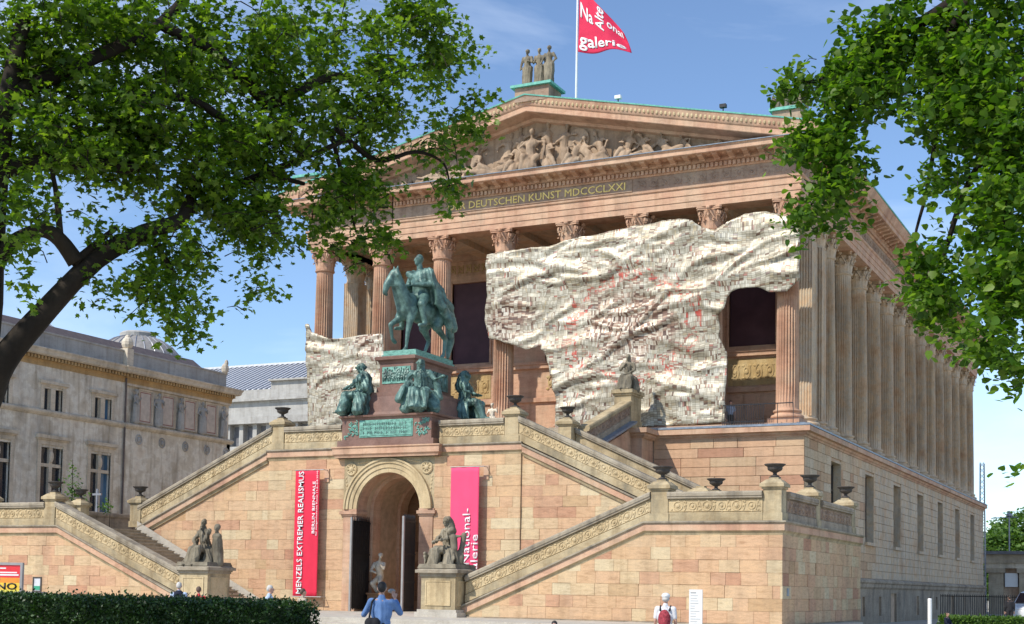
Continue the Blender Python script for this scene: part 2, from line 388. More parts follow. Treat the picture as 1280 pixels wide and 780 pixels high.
BLOCKS = {}
def block_mesh(w_, h_, d_, mat, ch=0.007):
    k = (round(w_, 3), round(h_, 3), round(d_, 3), mat.name)
    if k not in BLOCKS:
        a = w_ / 2; vs = [(-a, 0, 0), (a, 0, 0), (a, 0, h_), (-a, 0, h_), (-a, -d_ + ch, 0), (a, -d_ + ch, 0), (a, -d_ + ch, h_), (-a, -d_ + ch, h_),
                          (-a + ch, -d_, ch), (a - ch, -d_, ch), (a - ch, -d_, h_ - ch), (-a + ch, -d_, h_ - ch)]
        fs = [(0, 1, 5, 4), (1, 2, 6, 5), (2, 3, 7, 6), (3, 0, 4, 7), (4, 5, 9, 8), (5, 6, 10, 9), (6, 7, 11, 10), (7, 4, 8, 11), (8, 9, 10, 11)]
        me = bpy.data.meshes.new('stone_block'); me.from_pydata(vs, [], fs); me.update(); me.materials.append(mat); BLOCKS[k] = me
    return BLOCKS[k]

def ashlar(parent, origin, rot, poly, course, widths, mat, seed=0, depth=0.07, gap=0.008, holes=None, name='stone_block', z0=None, joined=None, jit=0.008):
    """lay separate stone blocks over the convex outline poly (u, z) on a wall that faces local -y.
    origin: (x, y) of u = 0; rot 0: faces -Y, u = X; 90: faces +X, u = Y. holes(z0, z1) -> list of (u0, u1) not to cover."""
    rr = random.Random(seed); us = [p[0] for p in poly]; zs = [p[1] for p in poly]
    z = min(zs) if z0 is None else z0; zmax = max(zs); U = (math.cos(rot), math.sin(rot)); N = (math.sin(rot), -math.cos(rot))
    cnt = 0
    while z < zmax - 0.03:
        h = min(course, zmax - z)
        spans = [(min(us), max(us))]
        for (a, b) in (holes(z, z + h) if holes else []):
            ns = []
            for (s, e) in spans:
                if b <= s or a >= e: ns.append((s, e)); continue
                if a > s: ns.append((s, a))
                if b < e: ns.append((b, e))
            spans = ns
        for s, e in spans:
            u = s; first = True
            while u < e - 1e-4:
                wd = rr.choice(widths)
                if first: wd = rr.choice(widths) * rr.choice((0.5, 0.75, 1.0)); first = False
                if e - (u + wd) < min(widths) * 0.55: wd = e - u
                r_ = [(u, z), (u + wd, z), (u + wd, z + h), (u, z + h)]
                c = clip_poly(r_, poly); u += wd
                if len(c) < 3: continue
                ar = area(c)
                if ar < 0.012: continue
                d_ = depth + rr.uniform(-jit, jit)
                uc, g2 = u - wd / 2, gap / 2
                if ar > wd * h * 0.999 and wd > 0.08:
                    me = block_mesh(round(wd, 2) - gap if joined is None else wd - gap, h - gap, round(d_, 2 if jit < 0.01 else 3), mat)
                    if joined is not None:
                        o0 = len(joined.v)
                        joined.v.extend([(origin[0] + (v.co.x + uc) * U[0] + (-v.co.y) * N[0], origin[1] + (v.co.x + uc) * U[1] + (-v.co.y) * N[1], z + g2 + v.co.z) for v in me.vertices])
                        for p in me.polygons: joined.f.append(tuple(i + o0 for i in p.vertices)); joined.m.append(0)
                    else:
                        obj(name, me, parent, (origin[0] + uc * U[0], origin[1] + uc * U[1], z + g2), (0, 0, rot)); cnt += 1
                else:
                    cx = sum(p[0] for p in c) / len(c); cz = sum(p[1] for p in c) / len(c)
                    sc = lambda p: (cx + (p[0] - cx) * max(0.2, 1 - gap / max(wd, .2)), cz + (p[1] - cz) * max(.2, 1 - gap / h))
                    q = [sc(p) for p in c]
                    pts = [(origin[0] + a * U[0], origin[1] + a * U[1], b) for a, b in q]
                    if joined is not None: joined.extrude(pts, (N[0] * d_, N[1] * d_, 0))
                    else: MB().extrude(pts, (N[0] * d_, N[1] * d_, 0)).build(name, mat, parent); cnt += 1
        z += course
    return cnt

# ------------------------------------------------------------------ figures grown as one continuous skin
def _caps(mb, p0, r0, p1, r1, seg=10):
    p0, p1 = Vector(p0), Vector(p1); t = p1 - p0; L = t.length
    if L < 1e-5: mb.ball(p0, r0, seg, 6); return
    t /= L; ref = Vector((0, 0, 1)) if abs(t.z) < 0.9 else Vector((1, 0, 0)); a = t.cross(ref).normalized(); b = a.cross(t)
    vs = [tuple(p0 - t * r0)]
    rings = [(p0, r0, -60), (p0, r0, -25), (p0, r0, 0), (p1, r1, 0), (p1, r1, 25), (p1, r1, 60)]
    for c, r, ph in rings:
        for q in range(seg):
            an = 2 * math.pi * q / seg
            vs.append(tuple(c + t * r * math.sin(R(ph)) + (a * math.cos(an) + b * math.sin(an)) * r * math.cos(R(ph))))
    vs.append(tuple(p1 + t * r1)); fs = []
    for q in range(seg): fs.append((0, 1 + q, 1 + (q + 1) % seg))
    for i in range(len(rings) - 1):
        for q in range(seg): fs.append((1 + i * seg + q, 1 + (i + 1) * seg + q, 1 + (i + 1) * seg + (q + 1) % seg, 1 + i * seg + (q + 1) % seg))
    o = 1 + (len(rings) - 1) * seg
    for q in range(seg): fs.append((o + q, len(vs) - 1, o + (q + 1) % seg))
    mb.add(vs, fs)

def grow(prims, voxel=0.03, smooth=2, folds=None, name='body'):
    """tapered limbs ('c', p0, r0, p1, r1) and ellipsoids ('e', centre, radii) merged into one skin"""
    mb = MB()
    for p in prims:
        if p[0] == 'c': _caps(mb, p[1], p[2], p[3], p[4])
        else: mb.ball(p[1], p[2], 12, 8)
    me = mb.mesh('tmp', [])
    b = bmesh.new(); b.from_mesh(me); bmesh.ops.recalc_face_normals(b, faces=b.faces); b.to_mesh(me); b.free()
    o = bpy.data.objects.new('tmp', me); col.objects.link(o)
    md = o.modifiers.new('r', 'REMESH'); md.mode = 'VOXEL'; md.voxel_size = voxel
    if smooth:
        ms = o.modifiers.new('s', 'SMOOTH'); ms.factor = 0.5; ms.iterations = smooth
    dg = bpy.context.evaluated_depsgraph_get(); res = bpy.data.meshes.new_from_object(o.evaluated_get(dg))
    bpy.data.objects.remove(o); bpy.data.meshes.remove(me)
    n = len(res.vertices)
    if folds:
        co = np.empty(n * 3); res.vertices.foreach_get('co', co); co = co.reshape(-1, 3)
        nn = np.empty(n * 3); res.vertices.foreach_get('normal', nn); nn = nn.reshape(-1, 3)
        co = co + nn * folds(co)[:, None]; res.vertices.foreach_set('co', co.ravel()); res.update()
    res.polygons.foreach_set('use_smooth', [True] * len(res.polygons)); res.name = name
    return res

def drape_folds(amp, freq, c=(0, 0), seed=0, zmin=-9, zmax=9):
    """cloth folds that run down a draped figure"""
    def f(co):
        x, y, z = co[:, 0] - c[0], co[:, 1] - c[1], co[:, 2]
        a = np.arctan2(y, x)
        rg = lambda q: 1 - 2 * np.abs(np.sin(q * .5)) ** .7
        s = rg(a * freq + 1.7 * np.sin(3.1 * z + seed) + 2.0 * np.sin(2.3 * x + seed * 2)) + 0.6 * rg(a * freq * 1.9 + 5 * z + seed * 3)
        s2 = rg(9 * z + 4 * np.sin(2 * a + seed) + 5 * x)
        m = ((z > zmin) & (z < zmax)).astype(float)
        return amp * m * (s + 0.45 * s2)
    return f

def xf(prims, s=1.0, rz=0.0, t=(0, 0, 0), mirror=False):
    ca, sa = math.cos(rz), math.sin(rz)
    def P(p):
        x, y, z = p[0] * s * (-1 if mirror else 1), p[1] * s, p[2] * s
        return (x * ca - y * sa + t[0], x * sa + y * ca + t[1], z + t[2])
    res = []
    for p in prims:
        if p[0] == 'c': res.append(('c', P(p[1]), p[2] * s, P(p[3]), p[4] * s))
        else: res.append(('e', P(p[1]), tuple(r * s for r in (p[2] if not isinstance(p[2], (int, float)) else (p[2],) * 3))))
    return res

def hand(w_, d, palm=0.035, curl=0.3, side=1):
    """palm, four unequal bent fingers and a thumb, from wrist w_ along d"""
    w_ = Vector(w_); d = Vector(d).normalized(); ref = Vector((0, 0, 1)) if abs(d.z) < 0.8 else Vector((0, -1, 0))
    a = d.cross(ref).normalized(); n = a.cross(d).normalized(); pr = []
    k = w_ + d * 0.08
    pr.append(('c', w_, 0.024, w_ + d * 0.03, 0.027))
    for i, (off, L) in enumerate(((-0.03, 0.066), (-0.01, 0.078), (0.01, 0.074), (0.03, 0.058))):
        b0 = k + a * off
        pr.append(('c', w_ + d * 0.03 + a * off * 0.7, 0.017, b0, 0.014))
        m = b0 + (d - n * curl * 0.5).normalized() * L * 0.5; e = m + (d - n * curl * 1.6).normalized() * L * 0.5
        pr += [('c', b0, 0.0105, m, 0.0095), ('c', m, 0.0095, e, 0.008)]
    tb = w_ + d * 0.025 + a * side * 0.03; tm = tb + (d * 0.6 + a * side * 0.7 - n * 0.3).normalized() * 0.035
    pr += [('c', tb, 0.014, tm, 0.012), ('c', tm, 0.012, tm + (d - n * 0.3).normalized() * 0.03, 0.0095)]
    return pr

def head_prims(c, face=(0, -1, 0), s=1.0):
    """skull, jaw, nose, brows, lips, ears; c is the middle of the head"""
    c = Vector(c); f = Vector(face).normalized(); l = Vector((0, 0, 1)).cross(f).normalized(); u = f.cross(l).normalized()
    q = lambda a, b, d: tuple(c + (f * a + l * b + u * d) * s)
    return [('e', tuple(c + (u * 0.02 - f * 0.012) * s), (0.082 * s, 0.092 * s, 0.105 * s)), ('c', q(0.03, 0, -0.02), 0.066 * s, q(0.05, 0, -0.08), 0.042 * s),
            ('c', q(0.088, 0, 0.025), 0.012 * s, q(0.108, 0, -0.022), 0.017 * s), ('c', q(0.078, -0.045, 0.032), 0.012 * s, q(0.078, 0.045, 0.032), 0.012 * s),
            ('c', q(0.083, -0.02, -0.055), 0.010 * s, q(0.083, 0.02, -0.055), 0.010 * s), ('c', q(-0.005, 0.08, 0.02), 0.017 * s, q(0, 0.08, -0.025), 0.012 * s),
            ('c', q(-0.005, -0.08, 0.02), 0.017 * s, q(0, -0.08, -0.025), 0.012 * s)]

def text_mesh(body, size, ext=0.004, bold=0.0, align='LEFT', space=1.0):
    cu = bpy.data.curves.new('t', 'FONT'); cu.body = body; cu.size = size; cu.extrude = ext; cu.offset = bold; cu.align_x = align
    cu.space_character = space; cu.resolution_u = 2
    o = bpy.data.objects.new('t', cu); col.objects.link(o)
    dg = bpy.context.evaluated_depsgraph_get(); dg.update(); me = bpy.data.meshes.new_from_object(o.evaluated_get(dg))
    bpy.data.objects.remove(o); bpy.data.curves.remove(cu); me.name = 'lettering'; return me

def place_text(name, body, parent, mat, corner, udir, vdir, height, length=None, bold=0.0, ext=0.006):
    """lay lettering with cap height `height`; corner = lower left, udir along the line, vdir up the letters"""
    me = text_mesh(body, 1.0, 0.0, bold); co = np.empty(len(me.vertices) * 3); me.vertices.foreach_get('co', co); co = co.reshape(-1, 3)
    k = height / 0.70; L = co[:, 0].max() - co[:, 0].min(); sx = k if length is None else length / L
    u, v = Vector(udir).normalized(), Vector(vdir).normalized(); n = u.cross(v)
    x = (co[:, 0] - co[:, 0].min()) * sx; y = co[:, 1] * k; z = co[:, 2] * 0 + 0
    P = np.array(corner)[None] + x[:, None] * np.array(u)[None] + y[:, None] * np.array(v)[None]
    fr = P + np.array(n)[None] * ext
    me.vertices.foreach_set('co', fr.ravel()); me.update()
    b = bmesh.new(); b.from_mesh(me); r_ = bmesh.ops.extrude_face_region(b, geom=b.faces[:])
    for e in r_['geom']:
        if isinstance(e, bmesh.types.BMVert): e.co -= n * ext * 1.6
    bmesh.ops.recalc_face_normals(b, faces=b.faces); b.to_mesh(me); b.free()
    me.materials.clear(); me.materials.append(mat)
    return obj(name, me, parent)

# ------------------------------------------------------------------ the ground
G = -0.15                     # forecourt level
A = -14.05                    # axis of the stairs
T = -13.75                    # axis of the temple
def ground():
    m, n, b = new_mat('gravel_and_lawn')
    g = noise_node(n, 60, 3, 0.7); r = ramp(n, [(0.3, (0.38, 0.34, 0.27)), (0.7, (0.54, 0.49, 0.41))]); n.links.new(g.outputs['Fac'], r.inputs[0])
    s = noise_node(n, 0.4, 5, 0.6); r2 = ramp(n, [(0.35, (0.85, 0.84, 0.82)), (0.65, (1.05, 1.05, 1.05))]); n.links.new(s.outputs['Fac'], r2.inputs[0])
    n.links.new(mixc(n, 1, r.outputs[0], r2.outputs[0], 'MULTIPLY'), b.inputs['Base Color']); b.inputs['Roughness'].default_value = 0.95
    MB().add([(-900, -300, G), (900, -300, G), (900, 1200, G), (-900, 1200, G)], [(0, 1, 2, 3)]).build('ground', m)['kind'] = 'structure'
ground()
pl_ = MB(); pl_.box(-30.5, 5.6, -23.6, -9.0, G - 0.05, 0.42); pl_.box(-31, 6.1, -24.05, -23.6, G - 0.05, 0.23); pl_.box(-31.4, 6.5, -24.5, -24.05, G - 0.05, 0.05)
tag(pl_.build('pavement', MT['pale_step']), kind='structure')

# ------------------------------------------------------------------ column pieces (shared meshes)
def shaft_mesh(H, r0, r1, mat, square=None):
    b = MB(); fl = 24 if not square else 0; vs = []; rings = 9
    if not square:
        for k in range(rings):
            t = k / (rings - 1); r = r0 + (r1 - r0) * (t ** 1.6); 
            for i in range(24):
                for q, dd in ((-0.42, 0), (-0.26, 0.055), (0, 0.085), (0.26, 0.055)):
                    a = 2 * math.pi * (i + q) / 24; rr = r - dd * (r0 * 2.2 if 0 < k < rings - 1 else 0.2)
                    vs.append((rr * math.cos(a), rr * math.sin(a), H * t))
        n = 96; fs = []
        for k in range(rings - 1):
            for i in range(n):
                j = (i + 1) % n; fs.append((k * n + i, k * n + j, (k + 1) * n + j, (k + 1) * n + i))
        fs.append(tuple(range((rings - 1) * n, rings * n)))
        b.add(vs, fs)
    else:
        s = square; pts = []
        for side in range(4):
            for i in range(7):
                x0 = -s + 2 * s * (i + 0.12) / 7; x1 = -s + 2 * s * (i + 0.88) / 7; xm = (x0 + x1) / 2
                for x, y in ((x0, -s), (xm, -s + 0.06), (x1, -s)):
                    c, sn = [(1, 0), (0, 1), (-1, 0), (0, -1)][side]; pts.append((x * c - y * sn, x * sn + y * c))
        b.extrude([(x, y, 0) for x, y in pts], (0, 0, H))
    return b.mesh('shaft', mat)

def leaf_strip(b, ang, r0, z0, h, wd, curl):
    ca, sa = math.cos(ang), math.sin(ang); vs = []
    prof = [(0, 0, 1), (0.02, 0.4, 1.05), (0.05, 0.75, 0.9), (curl * 0.7, 0.98, 0.65), (curl * 1.15, 0.96, 0.4), (curl * 1.25, 0.8, 0.15)]
    for o, t, wf in prof:
        for q, dr in ((-1, -0.03), (0, 0.035), (1, -0.03)):
            r = r0 + o + dr * 0.8; x, y = r, q * wd * wf * 0.5
            vs.append((x * ca - y * sa, x * sa + y * ca, z0 + t * h))
    fs = []
    for k in range(len(prof) - 1):
        for q in range(2):
            i = k * 3 + q; fs.append((i, i + 1, i + 4, i + 3))
    b.add(vs, fs)

def capital_mesh(H, r, mat, sq=False):
    b = MB(); b.lathe([(r * 1.06, -0.02), (r * 1.16, 0.03), (r * 1.16, 0.09), (r * 1.0, 0.11), (r * 1.0, H * 0.55), (r * 1.22, H * 0.84)], 24)
    for i in range(8): leaf_strip(b, 2 * math.pi * i / 8 + R(22.5), r * 1.02, 0.1, H * 0.38, r * 0.78, 0.16)
    for i in range(8): leaf_strip(b, 2 * math.pi * i / 8, r * 1.05, 0.12, H * 0.60, r * 0.80, 0.19)
    for i in range(4):                      # corner volutes and the small middle helices
        a = R(45 + 90 * i); ca, sa = math.cos(a), math.sin(a)
        pts = []
        for t in range(9):
            th = t / 8 * R(400); rr = 0.17 * (1 - t / 10); pts.append((r * 1.62 - 0.02 + rr * math.sin(th) * 0.9 - 0.14, H * 0.70 + rr * math.cos(th)))
        pts = [(r * 1.05, H * 0.42), (r * 1.25, H * 0.62)] + [(x, z) for x, z in pts]
        for off in (-0.05, 0.05): b.tube([(x * ca - off * sa, x * sa + off * ca, z) for x, z in pts], 0.045, 5)
        a2 = R(90 * i); c2, s2 = math.cos(a2), math.sin(a2)
        for sd in (-1, 1): b.tube([((r * 1.12 + 0.03 * t) * c2 - sd * (0.28 - 0.05 * t) * s2, (r * 1.12 + 0.03 * t) * s2 + sd * (0.28 - 0.05 * t) * c2, H * (0.5 + 0.075 * t)) for t in range(5)], 0.04, 5)
        b.ball((r * 1.42 * c2, r * 1.42 * s2, H * 0.92), (0.13, 0.13, 0.12), 7, 5)
    pts = []                                # abacus with hollowed sides
    for i in range(4):
        a = R(45 + 90 * i); p = Vector((math.cos(a), math.sin(a))) * r * 1.86; q = Vector((math.cos(a + R(90)), math.sin(a + R(90)))) * r * 1.86
        t = (q - p).normalized(); p2, q2 = p + t * 0.09, q - t * 0.09
        for k in range(7):
            u = k / 6; m_ = p2.lerp(q2, u); inward = -m_.normalized() * math.sin(math.pi * u) * 0.16 * r / 0.5; pts.append(m_ + inward)
    b.extrude([(p.x, p.y, H * 0.86) for p in pts], (0, 0, H * 0.06))
    b.extrude([(p.x * 1.04, p.y * 1.04, H * 0.925) for p in pts], (0, 0, H * 0.075))
    return b.mesh('capital', mat)

def base_mesh(r, mat):
    b = MB(); b.box(-r * 1.38, r * 1.38, -r * 1.38, r * 1.38, 0, 0.26)
    p = [(r * 1.36, 0.26)]
    for i in range(7): a = math.pi * i / 6 - math.pi / 2; p.append((r * 1.26 + 0.10 * math.cos(a), 0.36 + 0.10 * math.sin(a)))
    p += [(r * 1.16, 0.47), (r * 1.10, 0.53), (r * 1.14, 0.58)]
    for i in range(5): a = math.pi * i / 4 - math.pi / 2; p.append((r * 1.12 + 0.065 * math.cos(a), 0.645 + 0.065 * math.sin(a)))
    p += [(r * 1.03, 0.72), (r * 1.0, 0.80)]
    b.lathe(p, 28); return b.mesh('base', mat)

temple = thing('temple_museum', 'pink sandstone temple front museum with fluted columns and sculpted gable', 'museum', (T, 0, G), world=True)
ZB, ZT, ZC = 9.75, 20.9, 19.63
SH = shaft_mesh(ZC - ZB - 0.78, 0.57, 0.48, MT['column']); CP = capital_mesh(ZT - ZC, 0.49, MT['column']); BS = base_mesh(0.57, MT['column'])
SH2 = shaft_mesh(ZC - ZB - 0.78, 0.55, 0.47, MT['side']); CP2 = capital_mesh(ZT - ZC, 0.48, MT['side']); BS2 = base_mesh(0.55, MT['side'])
SQ = shaft_mesh(ZC - ZB - 0.78, 0, 0, MT['side'], square=0.5)
def column(x, y, s, c, b_):
    e = obj('column', None, temple, (x, y, ZB)); e.empty_display_size = 0.2
    obj('base', b_, e); obj('shaft', s, e, (0, 0, 0.78)); obj('capital', c, e, (0, 0, ZC - ZB))
for i in range(8): column(T + 3.9 * (i - 3.5), 0.62, SH, CP, BS)
for x in (T - 13.65, T + 13.65):
    column(x, 3.9, SQ, CP2, BS2); column(x, 6.0, SQ, CP2, BS2)
SIDE_Y = [4.3 + 4.08 * k for k in range(1, 15)]
for y in SIDE_Y: column(T + 13.65, y, SH2, CP2, BS2)

# base storey
XR, XL, YB = 1.15, -28.65, 62.0
b = MB(); b.box(XL + 0.07, XR - 0.07, -0.93, YB, G, 9.0)
wall = b.build('base_wall', MT['mortar'], temple)
STX = -6.42                                    # right edge of the upper flight block
ashlar(wall, (0, -0.93), 0, [(STX, 3.6), (XR, 3.6), (XR, 9.0), (STX, 9.0)], 0.463, (1.2, 1.5, 1.9, 2.3), MT['ashlar'], 3, 0.07, 0.020, z0=3.44)
ashlar(wall, (0, -0.93), 0, [(XL, 6.2), (-21.7, 6.2), (-21.7, 9.0), (XL, 9.0)], 0.463, (1.4, 1.9, 2.4), MT['ashlar'], 4, 0.07, 0.020)
WIN = [(4.46 + 8.26 * k, 6.75 + 8.26 * k) for k in range(7)]
def whole(z0, z1):
    return [(a - 0.02, c + 0.02) for a, c in WIN] if z1 > 4.52 and z0 < 8.28 else []
ashlar(wall, (XR - 0.07, 0), R(90), [(-0.93, 2.43), (15.5, 2.43), (15.5, 9.0), (-0.93, 9.0)], 0.469, (0.8, 1.1, 1.4, 1.7), MT['side_block'], 5, 0.07, 0.016, whole, z0=2.41)
far = MB(); ashlar(None, (XR - 0.07, 0), R(90), [(15.5, 2.43), (YB, 2.43), (YB, 9.0), (15.5, 9.0)], 0.469, (1.1, 1.6, 2.1), MT['side_block'], 6, 0.07, 0.02, whole, z0=2.41, joined=far)
tag(far.build('distant_stone_courses', MT['side'], wall), kind='stuff')
for a, c in WIN:
    e = obj('window', None, temple); 
    f = MB(); f.box(XR - 0.62, XR - 0.5, a, c, 4.5, 8.3)
    f.build('pane', MT['glass'], e)
    f = MB(); m_ = (a + c) / 2
    for y0, y1 in ((a, a + 0.1), (c - 0.1, c), (m_ - 0.05, m_ + 0.05)): f.box(XR - 0.5, XR - 0.42, y0, y1, 4.5, 8.3)
    for z in (4.5, 6.9, 8.22): f.box(XR - 0.49, XR - 0.43, a, c, z, z + 0.09)
    f.build('window_frame', MT['win_frame'], e)
    f = MB(); f.box(XR - 0.6, XR + 0.16, a - 0.2, c + 0.2, 4.28, 4.46); f.box(XR - 0.6, XR - 0.02, a - 0.25, a, 4.46, 8.3); f.box(XR - 0.6, XR - 0.02, c, c + 0.25, 4.46, 8.3)
    f.box(XR - 0.6, XR - 0.02, a - 0.25, c + 0.25, 8.3, 8.42)
    f.build('window_surround', MT['side'], e)
# recess the wall behind the windows
wall.data = wall.data.copy()
def cut_wall():
    b = MB(); b.box(XL + 0.07, XR - 0.66, -0.93, YB, G, 9.0)
    prev = -0.93
    for a, c in WIN: b.box(XR - 0.66, XR - 0.07, prev, a - 0.25, 4.28, 9.0); prev = c + 0.25; b.box(XR - 0.66, XR - 0.07, a - 0.25, c + 0.25, 8.42, 9.0)
    b.box(XR - 0.66, XR - 0.07, prev, YB, 4.28, 9.0); b.box(XR - 0.66, XR - 0.07, -0.93, YB, G, 4.28)
    wall.data = b.mesh('base_wall', MT['mortar'])
cut_wall()
# string course and dark ground storey
b = MB(); b.molding([(XR, -0.9), (XR, YB), ], 0, [(-0.3, 1.86), (0.10, 1.86), (0.16, 1.95), (0.16, 2.12), (0.24, 2.2), (0.24, 2.3), (0.08, 2.42), (-0.3, 2.42)])
b.build('string_course', MT['plinth'], temple)
DOORS = [(9.6, 10.5, 0.1, 1.45), (11.6, 12.4, 0.3, 1.4), (16.2, 16.9, 0.3, 1.4), (19.8, 21.6, G, 1.6), (28.5, 29.5, 0.2, 1.45), (33.5, 34.2, 0.5, 1.4), (36.2, 36.9, 0.5, 1.4), (43.0, 44.6, G, 1.5), (50.0, 50.8, 0.3, 1.4)]
b = MB(); prev = -0.9
for a, c, z0, z1 in DOORS:
    b.box(XR - 0.3, XR + 0.06, prev, a, G - 0.1, 1.86); b.box(XR - 0.3, XR + 0.06, a, c, z1, 1.86)
    if z0 > G: b.box(XR - 0.3, XR + 0.06, a, c, G - 0.1, z0)
    prev = c
b.box(XR - 0.3, XR + 0.06, prev, YB, G - 0.1, 1.86)
b.build('ground_storey', MT['plinth'], temple)
for a, c, z0, z1 in DOORS: MB().box(XR - 0.2, XR - 0.16, a, c, z0, z1).build('cellar_door' if z0 == G else 'cellar_window', MT['rust'] if z0 == G else MT['glass'], temple)
# cornice of the base and the floor of the portico
b = MB(); PTH = [(XL, YB), (XL, -1.0), (XR, -1.0), (XR, YB)]
PTH = PTH
b.molding(PTH, 0, [(-0.6, 8.98), (0.02, 8.98), (0.06, 9.06), (0.14, 9.10), (0.17, 9.2), (0.35, 9.22), (0.35, 9.46), (0.31, 9.48), (-0.6, 9.48)])
b.build('base_cornice', MT['cornice'], temple)
b = MB(); b.molding(PTH, 0, [(-0.6, 9.484), (0.37, 9.484), (0.37, 9.56), (0.30, 9.6), (-0.6, 9.64)]); b.build('lead_flashing', MT['slate_blue'], temple)
b = MB(); n_ = int((YB + 1) / 0.36)
for i in range(78): x = XR + 0.1 - 0.36 * i - 0.1; b.box(x - 0.24, x, -1.12, -1.0, 9.07, 9.19)
tag(b.build('egg_and_dart', MT['cornice'], temple), kind='stuff')
b = MB(); b.box(XL + 0.5, XR - 0.5, -0.5, YB - 0.5, 9.0, ZB); b.build('portico_floor', MT['cornice'], temple)
b = MB()
for y in [0.62] + SIDE_Y: b.box(XR - 0.5, XR - 0.15, y - 1.0, y + 1.0, 9.64, 9.74)
tag(b.build('lead_blocks', MT['slate_blue'], temple), kind='stuff')

# cella behind the columns
b = MB(); CX0, CX1, CY = T - 13.3, T + 13.3, 6.2
b.box(CX0, CX1, CY, YB - 0.8, ZB, 21.6); b.build('hall_wall', MT['side'], temple)
WX = [-24.05, -20.55, -6.95, -3.45]
front = MB(); edges = [CX0 + 0.9] + [v for x in WX[:2] for v in (x - 1.28, x + 1.28)] + [T - 1.9]
f = MB()
f.box(CX0 + 0.6, CX1 - 0.6, CY - 0.42, CY - 0.002, ZB, 10.6); f.box(CX0 + 0.6, CX1 - 0.6, CY - 0.22, CY - 0.002, 10.6, 12.25)
f.box(CX0 + 0.6, CX1 - 0.6, CY - 0.38, CY - 0.002, 12.25, 12.5); f.box(CX0 + 0.6, CX1 - 0.6, CY - 0.2, CY - 0.002, 12.5, 14.2)
f.box(CX0 + 0.6, CX1 - 0.6, CY - 0.4, CY - 0.002, 14.2, 14.42); f.box(CX0 + 0.6, CX1 - 0.6, CY - 0.46, CY - 0.002, 14.42, 14.6)
f.box(CX0 + 0.6, CX1 - 0.6, CY - 0.36, CY - 0.002, 19.75, 20.0); f.box(CX0 + 0.6, CX1 - 0.6, CY - 0.22, CY - 0.002, 20.0, 20.9); f.box(CX0 + 0.6, CX1 - 0.6, CY - 0.4, CY - 0.002, 20.9, 21.3)
xs = sorted(WX + [T]); pr_ = CX0 + 0.6
for x in xs:
    hw = 1.28 if x != T else 1.9
    f.box(pr_, x - hw, CY - 0.28, CY - 0.002, 14.6, 19.75); pr_ = x + hw
f.box(pr_, CX1 - 0.6, CY - 0.28, CY - 0.002, 14.6, 19.75)
hw_ = f.build('portico_wall', MT['cornice'], temple)
for x in xs:
    hw = 1.28 if x != T else 1.9
    e = obj('window', None, temple)
    MB().box(x - hw, x + hw, CY - 0.12, CY - 0.06, 14.6 if x != T else ZB, 19.75).build('pane', MT['purple_glass'], e)
    q = MB(); q.box(x - hw - 0.12, x - hw, CY - 0.36, CY - 0.05, 14.6, 19.75); q.box(x + hw, x + hw + 0.12, CY - 0.36, CY - 0.05, 14.6, 19.75); q.box(x - hw, x + hw, CY - 0.33, CY - 0.05, 19.6, 19.75)
    q.box(x - hw, x + hw, CY - 0.3, CY - 0.05, 14.6, 14.75)
    q.build('window_frame', MT['cornice'], e)
# ochre ornament under and over the windows
def arabesque(b, x0, x1, z0, z1, y, step=0.5, seed=1):
    r_ = random.Random(seed); n = max(1, int((x1 - x0) / step)); h = (z1 - z0)
    for i in range(n):
        cx = x0 + (i + 0.5) * (x1 - x0) / n; s = (-1) ** i
        pts = [(cx + 0.34 * step * math.cos(t) * (1 - t / 9), y, (z0 + z1) / 2 + s * 0.4 * h * math.sin(t) * (1 - t / 9)) for t in np.linspace(-0.6, 6.2, 12)]
        b.tube(pts, 0.05 * min(1, h), 5); b.ball((cx, y, (z0 + z1) / 2), (0.11 * h, 0.07, 0.11 * h), 7, 5)
        for k in range(4):
            a = k * 1.57 + 0.78; b.ball((cx + 0.42 * step * math.cos(a), y + 0.01, (z0 + z1) / 2 + 0.40 * h * math.sin(a)), (0.10 * h, 0.05, 0.07 * h), 6, 4)
b = MB()
for i, x in enumerate(xs):
    hw = 1.28 if x != T else 1.9
    arabesque(b, x - hw, x + hw, 12.75, 13.95, CY - 0.22, 0.62, i); arabesque(b, x - hw - .3, x + hw + .3, 20.1, 20.8, CY - 0.24, 0.5, i + 9)
tag(b.build('ochre_relief', MT['gilded'], temple), kind='stuff')
for x in xs:
    if x == T: continue
    MB().box(x - 1.35, x + 1.35, CY - 0.222, CY - 0.19, 12.62, 14.08).build('ochre_panel', MT['gilded'], temple)
    for dx in (-0.95, 0, 0.95):
        b = MB(); b.box(x + dx - 0.4, x + dx + 0.4, CY - 0.27, CY - 0.2, 10.8, 12.1); b.box(x + dx - 0.3, x + dx + 0.3, CY - 0.30, CY - 0.26, 10.9, 12.0); b.build('wall_panel', MT['cornice'], temple)
b = MB(); b.box(CX0 - 0.2, CX1 + 0.2, 1.2, CY, 21.3, 21.5)
for i in range(8): x = T + 3.9 * (i - 3.5); b.box(x - 0.45, x + 0.45, 1.2, CY - 0.3, 20.95, 21.3)
b.build('portico_ceiling', MT['side'], temple)

